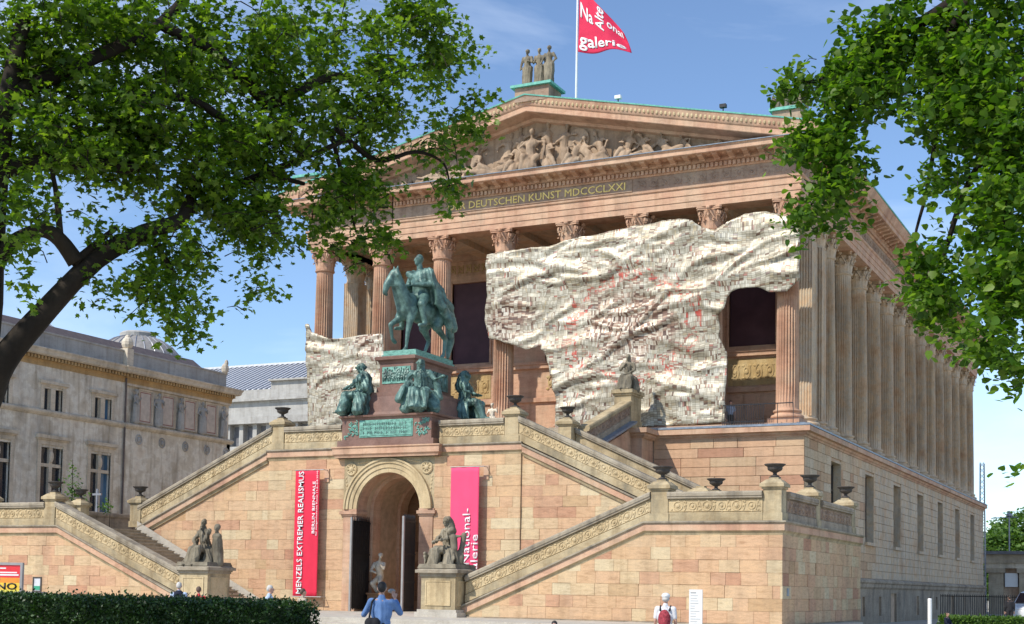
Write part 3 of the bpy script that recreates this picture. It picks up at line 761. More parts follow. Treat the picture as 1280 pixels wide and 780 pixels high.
# entablature
XE0, XE1, YE = T - 14.4, T + 14.4, 62.1
EP = [(XE0, YE), (XE0, 0), (XE1, 0), (XE1, YE)]
b = MB(); b.molding(EP, 0, [(-1.2, 20.9), (0, 20.9), (0, 21.2), (0.04, 21.21), (0.04, 21.52), (0.08, 21.53), (0.08, 21.83), (0.15, 21.88), (0.17, 21.97), (-1.2, 21.98)])
b.build('architrave', MT['cornice'], temple)
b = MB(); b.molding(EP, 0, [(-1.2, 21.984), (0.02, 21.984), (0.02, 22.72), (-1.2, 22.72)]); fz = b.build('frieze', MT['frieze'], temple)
b = MB(); b.molding(EP, 0, [(-1.2, 22.724), (0.06, 22.724), (0.12, 22.78), (0.12, 23.03), (0.24, 23.06), (0.30, 23.12), (0.30, 23.27), (1.1, 23.27), (1.13, 23.3), (1.13, 23.5), (1.2, 23.55), (1.2, 23.58), (-1.2, 23.58)])
b.build('cornice', MT['cornice'], temple)
for sd in ([(XE1, -1.2), (XE1, YE)], [(XE0, YE), (XE0, -1.2)]):
    b = MB(); b.molding(sd, 0, [(0, 23.584), (1.2, 23.584), (1.24, 23.66), (1.36, 23.9), (1.38, 23.98), (0, 24.1)]); b.build('gutter', MT['cornice'], temple)
    b = MB(); b.molding(sd, 0, [(1.18, 24.0), (1.42, 23.985), (1.43, 24.06), (0.6, 24.2)]); b.build('copper_edge', MT['copper'], temple)
b = MB()
for i in range(125): x = XE0 - 0.1 + (XE1 - XE0 + 0.2) * (i + 0.2) / 125; b.box(x, x + 0.14, -0.24, -0.11, 22.8, 23.02)
for i in range(260): y = -0.05 + 62 * (i + 0.2) / 260; b.box(XE1 + 0.11, XE1 + 0.24, y, y + 0.14, 22.8, 23.02)
tag(b.build('dentils', MT['cornice'], temple), kind='stuff')
def modillion():
    b = MB(); b.extrude([(-0.13, -0.28, 23.27), (-0.13, -0.28, 23.08), (-0.13, -0.55, 23.10), (-0.13, -0.95, 23.19), (-0.13, -1.0, 23.27)], (0.26, 0, 0))
    b.tube([(-0.15, -0.45, 23.13), (0.15, -0.45, 23.13)], 0.09, 8); b.box(-0.17, 0.17, -1.03, -0.28, 23.235, 23.268); return b.mesh('modillion', MT['cornice'])
mo = modillion()
for i in range(38): obj('modillion', mo, temple, (XE0 + 0.25 + (28.8 - 0.5) * i / 37, 0, 0))
for i in range(78): o = obj('modillion', mo, temple, (XE1, 0.4 + 0.785 * i, 0), (0, 0, R(90)))
for i in range(37): pass
rosettes = MB()
for i in range(37): rosettes.ball((XE0 + 0.63 + 28.3 * i / 37, -0.68, 23.27), (0.12, 0.12, 0.05), 8, 4)
tag(rosettes.build('coffer_rosettes', MT['cornice'], temple), kind='stuff')
# inscription panel, relief frieze and gilt lettering
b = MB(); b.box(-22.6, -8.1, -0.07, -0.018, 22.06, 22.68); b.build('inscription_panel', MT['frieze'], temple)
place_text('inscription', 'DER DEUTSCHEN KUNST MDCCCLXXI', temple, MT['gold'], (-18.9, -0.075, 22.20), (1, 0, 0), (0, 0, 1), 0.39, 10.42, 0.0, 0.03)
b = MB(); arabesque(b, -7.9, 0.5, 22.08, 22.66, -0.02, 0.62, 3); arabesque(b, -28, -22.8, 22.08, 22.66, -0.02, 0.62, 4)
sb = MB(); arabesque(sb, 0.6, 60, 22.08, 22.66, 0, 0.8, 6)
b.add([(XE1 + 0.02 - v[1], v[0], v[2]) for v in sb.v], sb.f)
tag(b.build('scroll_frieze', MT['frieze'], temple), kind='stuff')

# gable
ZP, ZA, SL = 23.58, 27.55, (27.55 - 24.0) / 15.65
b = MB(); b.extrude([(XE0, 0.14, ZP), (XE1, 0.14, ZP), (XE1, 0.14, 23.7), (T, 0.14, 26.9), (XE0, 0.14, 23.7)], (0, 0.5, 0)); b.build('tympanum', MT['relief'], temple)
b = MB(); rk = [(T - 15.65, 0.14, 24.0), (T, 0.14, ZA), (T + 15.65, 0.14, 24.0)]
b.sweep(rk, [(0, -1)] * 3, [(0, -1.05), (0.22, -1.0), (0.30, -0.86), (1.22, -0.8), (1.24, -0.77), (1.24, -0.52), (1.30, -0.46), (1.33, -0.40), (1.42, -0.1), (1.45, 0), (0, 0)])
b.build('raking_cornice', MT['cornice'], temple)
b = MB(); b.sweep(rk, [(0, -1)] * 3, [(0.4, 0.004), (1.49, 0.004), (1.50, 0.07), (0.4, 0.12)]); b.build('copper_edge', MT['copper'], temple)
b = MB()
for sgn in (-1, 1):
    for i in range(66):
        dx = 0.2 + 15.3 * i / 66; z = ZA - SL * dx; x = T + sgn * dx; b.ball((x, 0.14 - 1.37, z - 0.24), (0.085, 0.05, 0.12), 6, 4)
tag(b.build('anthemion_row', MT['carving'], temple), kind='stuff')
b = MB(); b.box(XE0 - 1.1, XE1 + 1.1, -1.24, 0.14, 23.584, 23.62); b.build('gable_flashing', MT['slate_blue'], temple)
b = MB()
for sg in (-1, 1): b.extrude([(T, -1.2, ZA + 0.02), (T + sg * 15.6, -1.2, 24.02), (T + sg * 15.6, -1.2, 23.9), (T, -1.2, ZA - 0.1)], (0, YE + 1.6, 0))
b.build('roof', MT['copper'], temple, fix=True)

# figures of the gable
def fig_seated(seed):
    r_ = random.Random(seed); k = lambda a: r_.uniform(-a, a)
    return [('c', (0, 0, 0.5), 0.2, (k(.05), 0, 0.95), 0.19), ('e', (k(.03), 0, 1.05), (0.24, 0.15, 0.18)), ('c', (0, 0, 1.15), 0.07, (0, 0, 1.35), 0.06), ('e', (k(.04), -.02, 1.46), (0.10, 0.11, 0.13)),
            ('c', (-.22, 0, 1.1), 0.08, (-.42 + k(.1), -.1, 0.85), 0.065), ('c', (-.42, -.1, 0.85), 0.06, (-.3 + k(.2), -.2, 0.6 + k(.3)), 0.05), ('c', (.22, 0, 1.1), 0.08, (.45 + k(.1), -.05, .95 + k(.2)), 0.065),
            ('c', (.45, -.05, .95), 0.06, (.6 + k(.2), -.15, .8 + k(.4)), 0.05), ('c', (-.1, -.05, .5), 0.14, (-.25 + k(.1), -.3, .52), 0.12), ('c', (-.25, -.3, .52), .12, (-.3 + k(.1), -.3, .05), 0.1),
            ('c', (.1, -.05, .5), 0.14, (.2 + k(.1), -.3, .5), 0.12), ('c', (.2, -.3, .5), .12, (.15 + k(.2), -.3, .05), 0.1), ('c', (0, -.2, .35), .22, (0, -.25, .1), .28)]
def fig_recline(seed):
    r_ = random.Random(seed); k = lambda a: r_.uniform(-a, a)
    return [('c', (0, 0, .25), .2, (.45, 0, .55), .19), ('e', (.5, 0, .65), (.2, .15, .2)), ('c', (.52, 0, .8), .07, (.55, 0, .95), .06), ('e', (.57, -.02, 1.05), (.1, .11, .13)), ('c', (.4, 0, .7), .08, (.15, -.15, .6 + k(.1)), .065),
            ('c', (.6, 0, .65), .08, (.85, -.05, .35), .07), ('c', (0, -.05, .25), .16, (-.55, -.15, .38 + k(.1)), .13), ('c', (-.55, -.15, .38), .12, (-1.0, -.1, .12), .08), ('c', (0, -.1, .2), .15, (-.6, -.2, .16), .12), ('c', (-.6, -.2, .16), .1, (-1.15, -.15, .1), .07),
            ('c', (.2, -.1, .15), .2, (-.5, -.15, .12), .16)]
def fig_stand(seed):
    r_ = random.Random(seed); k = lambda a: r_.uniform(-a, a)
    return [('c', (-.1, 0, .05), .13, (-.08, 0, .8), .17), ('c', (.12, -.05, .05), .12, (.1, 0, .8), .17), ('c', (0, 0, .3), .2, (0, 0, .85), .2), ('c', (0, 0, .85), .19, (0, 0, 1.3), .19), ('e', (0, 0, 1.35), (.25, .15, .15)), ('c', (0, 0, 1.45), .07, (0, 0, 1.6), .06),
            ('e', (0, -.02, 1.7), (.1, .11, .13)), ('c', (-.24, 0, 1.38), .08, (-.42 + k(.15), -.05, 1.1 + k(.3)), .065), ('c', (-.42, -.05, 1.1), .06, (-.3 + k(.3), -.15, .9 + k(.4)), .05), ('c', (.24, 0, 1.38), .08, (.4 + k(.1), -.05, 1.08), .065), ('c', (.4, -.05, 1.08), .06, (.2 + k(.3), -.2, 1.0 + k(.2)), .05)]
RF = {}
for nm, fn, sd in (('s1', fig_seated, 1), ('s2', fig_seated, 5), ('r1', fig_recline, 2), ('r2', fig_recline, 6), ('t1', fig_stand, 3), ('t2', fig_stand, 8)):
    RF[nm] = grow(fn(sd), 0.03, 1, drape_folds(0.02, 6, (0.3, .4), seed=sd), 'relief_figure'); RF[nm].materials.append(MT['relief'])
def top_at(x): return 26.75 - SL * abs(x - T) - ZP
for x, kd, h, mir, tilt, dy in [(-13.75, 's1', 2.25, 1, 0, -.25), (-13.2, 't1', 2.7, 1, 4, .2), (-14.4, 't2', 2.6, -1, -6, .2), (-14.9, 's2', 1.85, 1, 14, -.05), (-16.1, 'r1', 1.35, 1, 10, -.2), (-15.7, 't1', 2.4, 1, 12, .18), (-16.9, 't2', 2.1, -1, -10, .15), (-17.6, 's2', 1.9, -1, 18, 0), (-18.3, 's1', 1.75, 1, -12, .1), (-19.2, 'r2', 1.25, 1, 14, -.1), (-19.7, 's1', 1.5, -1, 16, .1), (-20.7, 'r1', 1.15, -1, 8, 0),
                     (-21.6, 's2', 1.05, 1, 20, 0), (-22.9, 'r1', .85, 1, 6, 0), (-24.3, 'r2', .6, -1, 0, 0), (-12.6, 's2', 1.9, -1, -16, -.1), (-12.2, 't2', 2.4, -1, 8, .2), (-11.6, 's1', 1.75, 1, 22, -.05), (-11.0, 't1', 2.1, -1, -12, .18), (-10.3, 'r1', 1.5, -1, 12, -.15), (-9.6, 's1', 1.95, -1, -20, .05),
                     (-8.6, 's2', 1.7, 1, 16, 0), (-8.1, 'r2', 1.0, -1, 8, -.15), (-7.1, 's2', 1.55, -1, -24, 0), (-6.1, 'r1', 1.25, -1, 14, 0), (-5.0, 's1', 1.15, -1, -26, 0), (-3.9, 'r2', .85, 1, 4, 0), (-2.6, 'r1', .62, -1, 0, 0)]:
    me = RF[kd]; zz = max(v.co.z for v in me.vertices); h = min(h * 1.08, top_at(x) + 0.25); s = h / zz
    obj('relief_figure', me, temple, (x, -0.10 + dy, ZP + 0.03), (0, R(tilt), R(mir * 12)), (s * mir * (1.15 if h < 1.6 else 1.0), s * 0.95, s))
b = MB(); b.lathe([(0.5, 0), (0.62, 0.05), (0.62, 0.12), (0.45, 0.13)], 24); wl = b.mesh('wheel', MT['relief'])
obj('relief_wheel', wl, temple, (-11.2, 0.1, 25.2), (R(90), 0, 0)); 
# pedestals of the roof sculptures
def roof_pedestal(x, z0, z1, w_, y=-0.55):
    b = MB(); b.box(x - w_ * 0.42, x + w_ * 0.42, y - w_ * 0.32, y + w_ * 0.36, z0, z1 - 0.14); b.build('pedestal', MT['frieze'], temple)
    b = MB(); b.box(x - w_ * 0.5, x + w_ * 0.5, y - w_ * 0.4, y + w_ * 0.42, z1 - 0.14, z1); b.build('copper_cap', MT['copper'], temple)
roof_pedestal(-13.35, 27.2, 28.1, 2.35); roof_pedestal(0.25, 23.9, 25.0, 1.7); roof_pedestal(-27.75, 23.9, 25.0, 1.7)
# iron railing of the portico
b = MB(); rl = thing('iron_railing', 'black iron railing at the portico edge left of the corner column', 'railing', (-2.4, -0.75, 9.64), world=True)
b.box(-2.95, 0.55, -0.77, -0.73, 10.62, 10.67); b.box(-2.95, -0.9, -0.765, -0.735, 9.8, 9.84); b.build('rail', MT['iron'], rl)
bar = MB().box(-0.014, 0.014, -0.014, 0.014, 9.64, 10.64).mesh('bar', MT['iron'])
for i in range(42): obj('bar', bar, rl, (-2.94 + 0.085 * i, -0.75, 0)) if i < 25 or i in (32, 41) else None

# ------------------------------------------------------------------ the stairs in front of the temple
PAR = [(0, 0), (0, .28), (-.05, .31), (-.05, .775), (-.42, .775), (-.42, 0)]
COP = [(-.05, .78), (.05, .80), (.05, .86), (.08, .88), (.08, .98), (.04, 1.04), (-.47, 1.04), (-.51, .98), (-.51, .86), (-.42, .78)]
BAND = [(-.3, -.50), (.0, -.50), (.03, -.41), (.10, -.34), (.10, -.10), (.15, -.06), (.15, -0.004), (-.3, -0.004)]
BLOW = [(-.3, -.50), (.0, -.50), (.03, -.41), (.10, -.345), (-.3, -.345)]
BMID = [(-.3, -.343), (.09, -.343), (.09, -.112), (-.3, -.112)]
BTOP = [(-.3, -.11), (.10, -.11), (.16, -.06), (.16, -.004), (-.3, -.004)]
def band(parent, pts, ns):
    """string course: dark ledge, pink fascia and brown lower moulding"""
    for nm, pf, mt in (('ledge', BTOP, 'coping'), ('fascia', BMID, 'cornice'), ('lower_moulding', BLOW, 'balus')): MB().sweep(pts, ns, pf).build(nm, MT[mt], parent, fix=True)
def relief_unit(b, u, big, flip):
    """one whorl of the running scroll, in (u, v) with depth towards -w"""
    rr = 0.165 if big else 0.125
    ring = [(u + rr * math.cos(t), 0.54 + rr * math.sin(t)) for t in np.linspace(0, 2 * math.pi, 13)]
    b.append(('t', ring, 0.026)); b.append(('b', (u, 0.54), 0.085 if big else 0.06))
    if big: b.append(('t', [(u + .10 * math.cos(t), 0.54 + .10 * math.sin(t)) for t in np.linspace(0, 2 * math.pi, 9)], 0.018))
    s = 1 if flip else -1
    b.append(('t', [(u + 0.16 + 0.03 * k, 0.54 + s * 0.17 * math.sin(k * 0.9 - 1.1)) for k in range(6)], 0.022))
    for du, dv in ((0.24, 0.15), (0.24, -0.15), (-0.24, 0.13 * s), (0.02, 0.19 * -s), (0.25, 0.0)): b.append(('b', (u + du, 0.54 + dv), 0.042))
def relief(parent, P, Q, N, mat, inset=0.12):
    P, Q = Vector(P), Vector(Q); d = Q - P; L = Vector((d.x, d.y)).length; sl = d.z / L; h = Vector((d.x / L, d.y / L, 0)); N = Vector((N[0], N[1], 0))
    n = max(1, round((L - 2 * inset) / 0.52)); st = (L - 2 * inset) / n; q = []
    for i in range(n): relief_unit(q, inset + st * (i + 0.5), i % 2 == 0, i % 2)
    b = MB()
    pt = lambda u, v: P + h * u + Vector((0, 0, sl * u + v)) + N * (-0.05 + 0.012)
    for k in q:
        if k[0] == 't': b.tube([pt(*c) for c in k[1]], k[2], 5)
        else:
            c = pt(*k[1]); r = k[2]; b.ball(c, (max(r * abs(h.x), r * 0.7 * abs(N.x)), max(r * abs(h.y), r * 0.7 * abs(N.y)), r), 7, 5)
    for v in (0.345, 0.735): b.tube([pt(0.06, v), pt(L - 0.06, v)], 0.018, 4)
    tag(b.build('scroll_relief', mat, parent), kind='stuff')
def balustrade(parent, P, Q, N, carve=True, mats=None):
    m1, m2, m3 = mats or (MT['balus'], MT['coping'], MT['carving'])
    pts = [P, Q]; ns = [N, N]
    MB().sweep(pts, ns, PAR).build('parapet', m1, parent); MB().sweep(pts, ns, COP).build('coping', m2, parent)
    if carve:
        Pn = Vector((P[0], P[1])); d = (Vector((Q[0], Q[1])) - Pn).normalized(); n3 = Vector((N[0], N[1])); 
        pn = MB(); pn.sweep([P, Q], ns, [(-0.049, .335), (-.042, .335), (-.042, .745), (-0.049, .745)]); pn.build('carved_panel', m3, parent)
        relief(parent, P, Q, N, m3)
def pier(parent, x, y, z, w_=0.64, h=1.1):
    b = MB(); a = w_ / 2
    b.box(x - a - .04, x + a + .04, y - a - .04, y + a + .04, z - 0.002, z + .28); b.box(x - a, x + a, y - a, y + a, z + .28, z + h)
    b.box(x - a - .05, x + a + .05, y - a - .05, y + a + .05, z + h, z + h + .07); b.box(x - a - .11, x + a + .11, y - a - .11, y + a + .11, z + h + .07, z + h + .19)
    b.frustum(x - a - .09, x + a + .09, y - a - .09, y + a + .09, z + h + .19, z + h + .33, .16); b.box(x - .17, x + .17, y - .17, y + .17, z + h + .33, z + h + .40)
    b.build('pier', MT['balus'], parent); return z + h + .40
um = MB(); um.lathe([(.15, 0), (.16, .03), (.085, .06), (.065, .11), (.075, .15), (.16, .19), (.245, .24), (.265, .31), (.255, .34), (.34, .40), (.375, .43), (.36, .45), (.28, .42), (.10, .36), (0, .35)], 20)
um.box(-.17, .17, -.17, .17, -0.03, 0.0)
URN = um.mesh('stone_urn', plain('dark_urn_stone', (0.055, 0.047, 0.04), 0.75, 0, 0.4, 6), True)
def urn(x, y, z, label):
    o = obj('stone_urn', URN, None, (x, y, z + 0.03)); return tag(o, label, 'urn', 'dark urns on the balustrade piers')

ZL, ZM = 7.7, 4.04            # upper and lower landing
def steps(parent, x0, x1, z0, z1, y0, y1, n, mat):
    dx = (x1 - x0) / n; dz = (z1 - z0) / n; sgn = 1 if x1 > x0 else -1
    for i in range(n):
        b = MB(); a = x0 + dx * i; e = a + dx * 1.25 if i < n - 1 else a + dx
        b.box(min(a, e), max(a, e), y0, y1, z0 + dz * i + 0.001, z0 + dz * (i + 1)); b.box(min(a, a - sgn * .05), max(a, a - sgn * .05), y0, y1, z0 + dz * (i + 1) - .045, z0 + dz * (i + 1)); b.build('step', mat, parent)

def terrace(sgn, label, seed, xin, xout):
    """outer landing with the lower flight; sgn +1 east of the axis, -1 west"""
    mx = lambda x: A + sgn * x                         # x measured from the axis
    t = thing('stair_terrace', label, 'terrace', (mx(14), -13, G), world=True)
    xs_ = lambda a, c: (min(mx(a), mx(c)), max(mx(a), mx(c)))
    b = MB(); x0, x1 = xs_(14.0, xout - 0.07); b.box(x0, x1, -18.93, -6.5, G, ZM - .06)
    lo, hi = mx(6.62), mx(14.0)
    b.extrude([(lo, -18.93, G), (hi, -18.93, G), (hi, -18.93, 3.75), (lo, -18.93, 0.62)], (0, 5.2, 0))
    wl_ = b.build('terrace_wall', MT['mortar'], t, fix=True)
    poly = [(mx(6.62), .50), (mx(xout), .50), (mx(xout), 3.55), (mx(14.0), 3.55), (mx(6.62), .42 + .0)]
    poly = [(mx(6.62), .46), (mx(xout), .46), (mx(xout), 3.56), (mx(14.0), 3.56), (mx(6.62), .47)]
    if sgn < 0: poly = poly[::-1]
    ashlar(wl_, (0, -18.93), 0, poly, 0.4429, (0.55, 0.75, 0.95, 1.15), MT['block'], seed, 0.07, 0.004, z0=0.46)
    b = MB(); b.box(*xs_(6.62, xout + .06), -19.1, -18.9, G, 0.46); 
    if sgn > 0: b.box(mx(xout) - .2, mx(xout) + .06, -18.9, -6.5, G, 0.46)
    b.build('plinth', MT['plinth'], t)
    if sgn > 0:
        ashlar(wl_, (mx(xout) - 0.07, 0), R(90), [(-19.0, .46), (-6.5, .46), (-6.5, 3.56), (-19.0, 3.56)], 0.4429, (0.55, 0.75, 0.95, 1.15), MT['block'], seed + 50, 0.07, 0.004,
               z0=0.46, holes=lambda z0, z1: [(y - .055, y + .055) for y in (-17.36, -14.28, -11.4, -8.27)] if 2.1 < (z0 + z1) / 2 < 2.65 else [])
        c = MB()
        for y in (-17.36, -14.28, -11.4, -8.27): c.box(mx(xout) - .068, mx(xout) - .05, y - .055, y + .055, 2.23, 2.67)
        c.build('air_slit', MT['iron'], t)
        MB().box(mx(xout), mx(xout) + .03, -18.45, -18.2, 1.45, 1.72).build('meter_box', MT['slate_blue'], t)
    pts = [(mx(6.62), -19, .86), (mx(14.0), -19, ZM), (mx(xout), -19, ZM), (mx(xout), -6.5, ZM)]; ns = [(0, -1), (0, -1), (sgn, -1), (sgn, 0)]
    band(t, pts, ns)
    steps(t, mx(6.45), mx(14.0), 0.42, ZM - .01, -18.55, -13.95, 22, MT['step'])
    b = MB(); x0, x1 = xs_(14.0, xout - .05); b.box(x0, x1, -18.9, -6.5, ZM - .3, ZM); b.build('landing_floor', MT['pale_step'], t)
    # sloping skirting against the arch wall
    b = MB(); b.extrude([(mx(5.4), -13.78, .42), (mx(6.45), -13.78, .42), (mx(14.0), -13.78, ZM), (mx(14.0), -13.78, ZM + .42), (mx(6.6), -13.78, .86)], (0, -.06, 0)); b.build('skirting', MT['pale_step'], t, fix=True)
    balustrade(t, (mx(6.75), -19, .98), (mx(14.2), -19, ZM + .02), (0, -1))
    balustrade(t, (mx(14.85), -19, ZM), (mx(xout - .72), -19, ZM), (0, -1))
    balustrade(t, (mx(6.75), -14.05, .98), (mx(14.0), -14.05, ZM + .02), (0, 1), False) if False else None
    z = pier(t, mx(14.55), -18.68, ZM); 
    pier(t, mx(xout - .38), -18.62, ZM)
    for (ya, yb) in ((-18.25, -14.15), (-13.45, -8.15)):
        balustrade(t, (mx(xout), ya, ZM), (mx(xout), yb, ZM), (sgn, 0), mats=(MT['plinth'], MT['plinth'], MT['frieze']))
    pier(t, mx(xout - .36), -13.8, ZM); pier(t, mx(xout - .36), -7.75, ZM)
    return t, z
tr, ZU = terrace(1, 'stone block terrace and stair flight right of the arch, with four slits in its side', 11, 14.0, 19.03)
tl, _ = terrace(-1, 'pale stone block terrace and stair flight at the far left behind the clipped hedge', 21, 14.0, 19.03)

# middle block with the arch
YA = -13.62
blk = thing('arched_stair_block', 'sandstone stair block with arched entrance, open iron gates and sloping carved parapets', 'stair block', (A, -12, G), world=True)
RI, RO, ZS = 1.62, 2.24, 4.93
b = MB()
XA0, XA1 = A - 6.45, A + 6.45
b.box(XA0, A - RI, YA, -9.2, G, ZL - .02); b.box(A + RI, XA1, YA, -9.2, G, ZL - .02)
arc = [(A + RI * math.cos(t), YA, ZS + RI * math.sin(t)) for t in np.linspace(math.pi, 0, 25)]
vs, fs = [], []
for i in range(25):
    x, y, z = arc[i]; vs += [(x, YA, z), (x, YA, ZL - .02), (x, -9.2, z), (x, -9.2, ZL - .02)]
for i in range(24):
    k = i * 4; fs += [(k, k + 4, k + 5, k + 1), (k, k + 2, k + 6, k + 4), (k + 1, k + 5, k + 7, k + 3)]
b.add(vs, fs)
blk_w = b.build('arch_wall', MT['mortar'], blk, fix=False)
hol = lambda z0, z1: [(A - 2.3, A + 2.3)]
ashlar(blk_w, (0, YA), 0, [(XA0, .42), (XA1, .42), (XA1, 7.2), (XA0, 7.2)], 0.4520, (0.6, 0.85, 1.1, 1.3), MT['block'], 31, 0.07, 0.004, hol, z0=.42)
# porch lining
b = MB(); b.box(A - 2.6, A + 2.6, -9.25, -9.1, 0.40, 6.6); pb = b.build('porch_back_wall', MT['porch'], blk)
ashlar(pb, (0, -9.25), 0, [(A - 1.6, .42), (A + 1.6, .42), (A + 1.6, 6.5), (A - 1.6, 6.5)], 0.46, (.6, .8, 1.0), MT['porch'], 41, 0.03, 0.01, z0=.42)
for (y0, y1, ri) in ((-13.60, -12.9, RI - .012), (-12.55, -11.9, RI - .16), (-10.2, -9.6, RI - .16)):
    b = MB(); vs, fs = [], []
    an = np.linspace(math.pi, 0, 25)
    for t in an:
        c, s = math.cos(t), math.sin(t)
        vs += [(A + ri * c, y0, ZS + ri * s), (A + (RI + .05) * c, y0, ZS + (RI + .05) * s), (A + (RI + .05) * c, y1, ZS + (RI + .05) * s), (A + ri * c, y1, ZS + ri * s)]
    for i in range(24):
        k = i * 4
        for q in range(4): fs.append((k + q, k + 4 + q, k + 4 + (q + 1) % 4, k + (q + 1) % 4))
    b.add(vs, fs)
    for sg in (-1, 1): b.box(min(A + sg * ri, A + sg * (RI + .05)), max(A + sg * ri, A + sg * (RI + .05)), y0, y1, .42, ZS)
    b.build('vault_rib', MT['cornice'], blk)
# surround: spandrel field, pilasters, imposts, archivolt bands
b = MB(); y = YA - .065
arc2 = [(A + 2.1 * math.cos(t), ZS + 2.1 * math.sin(t)) for t in np.linspace(math.pi, 0, 25)]
vs, fs = [], []
for x, z in arc2: vs += [(x, y, z), (x, y, 7.2)]
for i in range(24): fs.append((2 * i, 2 * i + 2, 2 * i + 3, 2 * i + 1))
b.add(vs, fs); b.box(A - 2.33, A - 2.1, y, YA, ZS, 7.2); b.box(A + 2.1, A + 2.33, y, YA, ZS, 7.2)
b.build('spandrel', MT['balus'], blk)
for sg in (-1, 1):
    MB().box(*sorted((A + sg * (RI - .01), A + sg * 2.28)), YA - .11, YA, 0.42, ZS - .3).build('pilaster', MT['cornice'], blk)
    b = MB(); b.box(*sorted((A + sg * (RI - .05), A + sg * 2.36)), YA - .16, YA + .7, ZS - .3, ZS - .22); b.box(*sorted((A + sg * (RI - .09), A + sg * 2.44)), YA - .22, YA + .7, ZS - .22, ZS - .08); b.box(*sorted((A + sg * (RI - .03), A + sg * 2.34)), YA - .13, YA + .7, ZS - .08, ZS + .01)
    b.build('impost', MT['cornice'], blk)
b = MB()
for r0, r1, o in ((RI - .005, RI + .2, .10), (RI + .2, RI + .4, .14), (RI + .4, RI + .54, .19), (RI + .54, RO, .24)):
    vs, fs = [], []
    for t in np.linspace(math.pi, 0, 33):
        c, s = math.cos(t), math.sin(t); vs += [(A + r0 * c, YA + .01, ZS + r0 * s), (A + r0 * c, YA - o, ZS + r0 * s), (A + r1 * c, YA - o, ZS + r1 * s), (A + r1 * c, YA + .01, ZS + r1 * s)]
    for i in range(32):
        k = i * 4
        for q in range(3): fs.append((k + q, k + 4 + q, k + 5 + q, k + 1 + q))
    b.add(vs, fs)
b.build('archivolt', MT['carving'], blk)
b = MB()
for sg in (-1, 1):
    cx, cz = A + sg * 1.93, 6.72
    b.tube([(cx + .25 * math.cos(t), y - .02, cz + .25 * math.sin(t)) for t in np.linspace(0, 6.2832, 15)], .05, 6); b.ball((cx, y - .02, cz), (.13, .08, .13), 9, 6)
    for k in range(8): a = k * .785; b.ball((cx + .17 * math.cos(a), y - .02, cz + .17 * math.sin(a)), (.06, .04, .06), 6, 4)
    for k in range(7): b.ball((A + sg * (2.2 - .02 * k), y - .005, 6.35 - .17 * k), (.05, .03, .07), 6, 4); b.ball((A + sg * (1.55 - .16 * k * .6), y - .005, 6.98 + .015 * k), (.06, .03, .04), 6, 4)
tag(b.build('spandrel_relief', MT['carving'], blk), kind='stuff')
# gates
def gate(x, y0, y1, edge_y):
    e = obj('gate', None, blk); b = MB(); n = 9
    for i in range(n):
        yy = y0 + (y1 - y0) * (i + .5) / n; b.box(x - .02, x + .02, yy - .035, yy + .035, .5, 4.5)
        b.lathe([(.03, 4.5), (.03, 4.56), (0, 4.66)], 5, (x, yy, 0))
    b.build('gate_bars', MT['iron'], e)
    b = MB(); b.box(x - .005, x + .012, y0, y1, .55, 4.42); b.build('gate_sheet', MT['iron'], e)
    b = MB()
    for z in (.55, 1.7, 2.9, 4.3): b.box(x - .03, x + .04, y0, y1, z, z + .07)
    b.build('gate_rails', MT['iron'], e); b = MB()
    b.box(x - .04, x + .045, edge_y - .05, edge_y + .05, .44, 4.55); b.build('gate_frame', MT['gate_edge'], e)
gate(A - 1.5, -14.25, -12.75, -14.25); gate(A + 1.5, -14.85, -13.85, -14.85)
# flights that climb to the middle landing
for sg in (-1, 1):
    mx = lambda x: A + sg * x
    b = MB(); poly = [(mx(6.40), -13.55, G), (mx(14.0), -13.55, G), (mx(14.0), -13.55, 3.95), (mx(6.40), -13.55, 7.45)]
    b.extrude(poly, (0, 5.0, 0)); uw = b.build('flight_wall', MT['mortar'], blk, fix=True)
    pl = [(mx(6.46), .42), (mx(14.0), .42), (mx(14.0), 3.8), (mx(6.46), 7.25)]
    pl = pl if sg > 0 else pl[::-1]
    ashlar(uw, (0, -13.55), 0, pl, 0.4520, (0.6, 0.85, 1.1, 1.3), MT['block'], 61 + sg, 0.07, 0.004, z0=.42)
    steps(blk, mx(14.0), mx(6.46), ZM, ZL - .01, -13.2, -8.6, 22, MT['step'])
    P, Q = (mx(6.3), YA - .07, ZL + .05), (mx(14.1), YA - .07, ZM + .16)
    balustrade(blk, P, Q, (0, -1))
    band(blk, [(mx(6.52), YA - .07, ZL - .10), (mx(14.1), YA - .07, ZM + .12)], [(0, -1)] * 2)
    P, Q = (mx(6.6), -8.4, ZL + .12), (mx(14.3), -8.4, ZM + .2)
    balustrade(blk, P, Q, (0, -1), False); b = MB(); b.extrude([(mx(6.5), -8.42, 4), (mx(14.3), -8.42, 4), (mx(14.3), -8.42, ZM + .2), (mx(6.5), -8.42, ZL + .12)], (0, .4, 0)); b.build('rear_flight_wall', MT['balus'], blk, fix=True)
    # level balustrade over the arch wall with its piers
    balustrade(blk, (mx(2.5), YA - .07, ZL), (mx(5.62), YA - .07, ZL), (0, -1)); pier(blk, mx(5.98), YA + .25, ZL)
    band(blk, [(mx(2.62), YA - .07, ZL), (mx(6.515), YA - .07, ZL)], [(0, -1)] * 2)
    pier(blk, mx(6.25), -8.5, ZL + .12); pier(blk, mx(14.25), -13.4, ZM + .16)
b = MB(); b.molding([(A - 2.62, -13.0), (A - 2.62, YA - .37), (A + 2.62, YA - .37), (A + 2.62, -13.0)], ZL, BAND); b.build('landing_band', MT['cornice'], blk)
b = MB(); b.box(A - 2.60, A + 2.60, YA - .36, YA - .06, 7.2, ZL - .01); b.build('monument_corbel', MT['cornice'], blk)
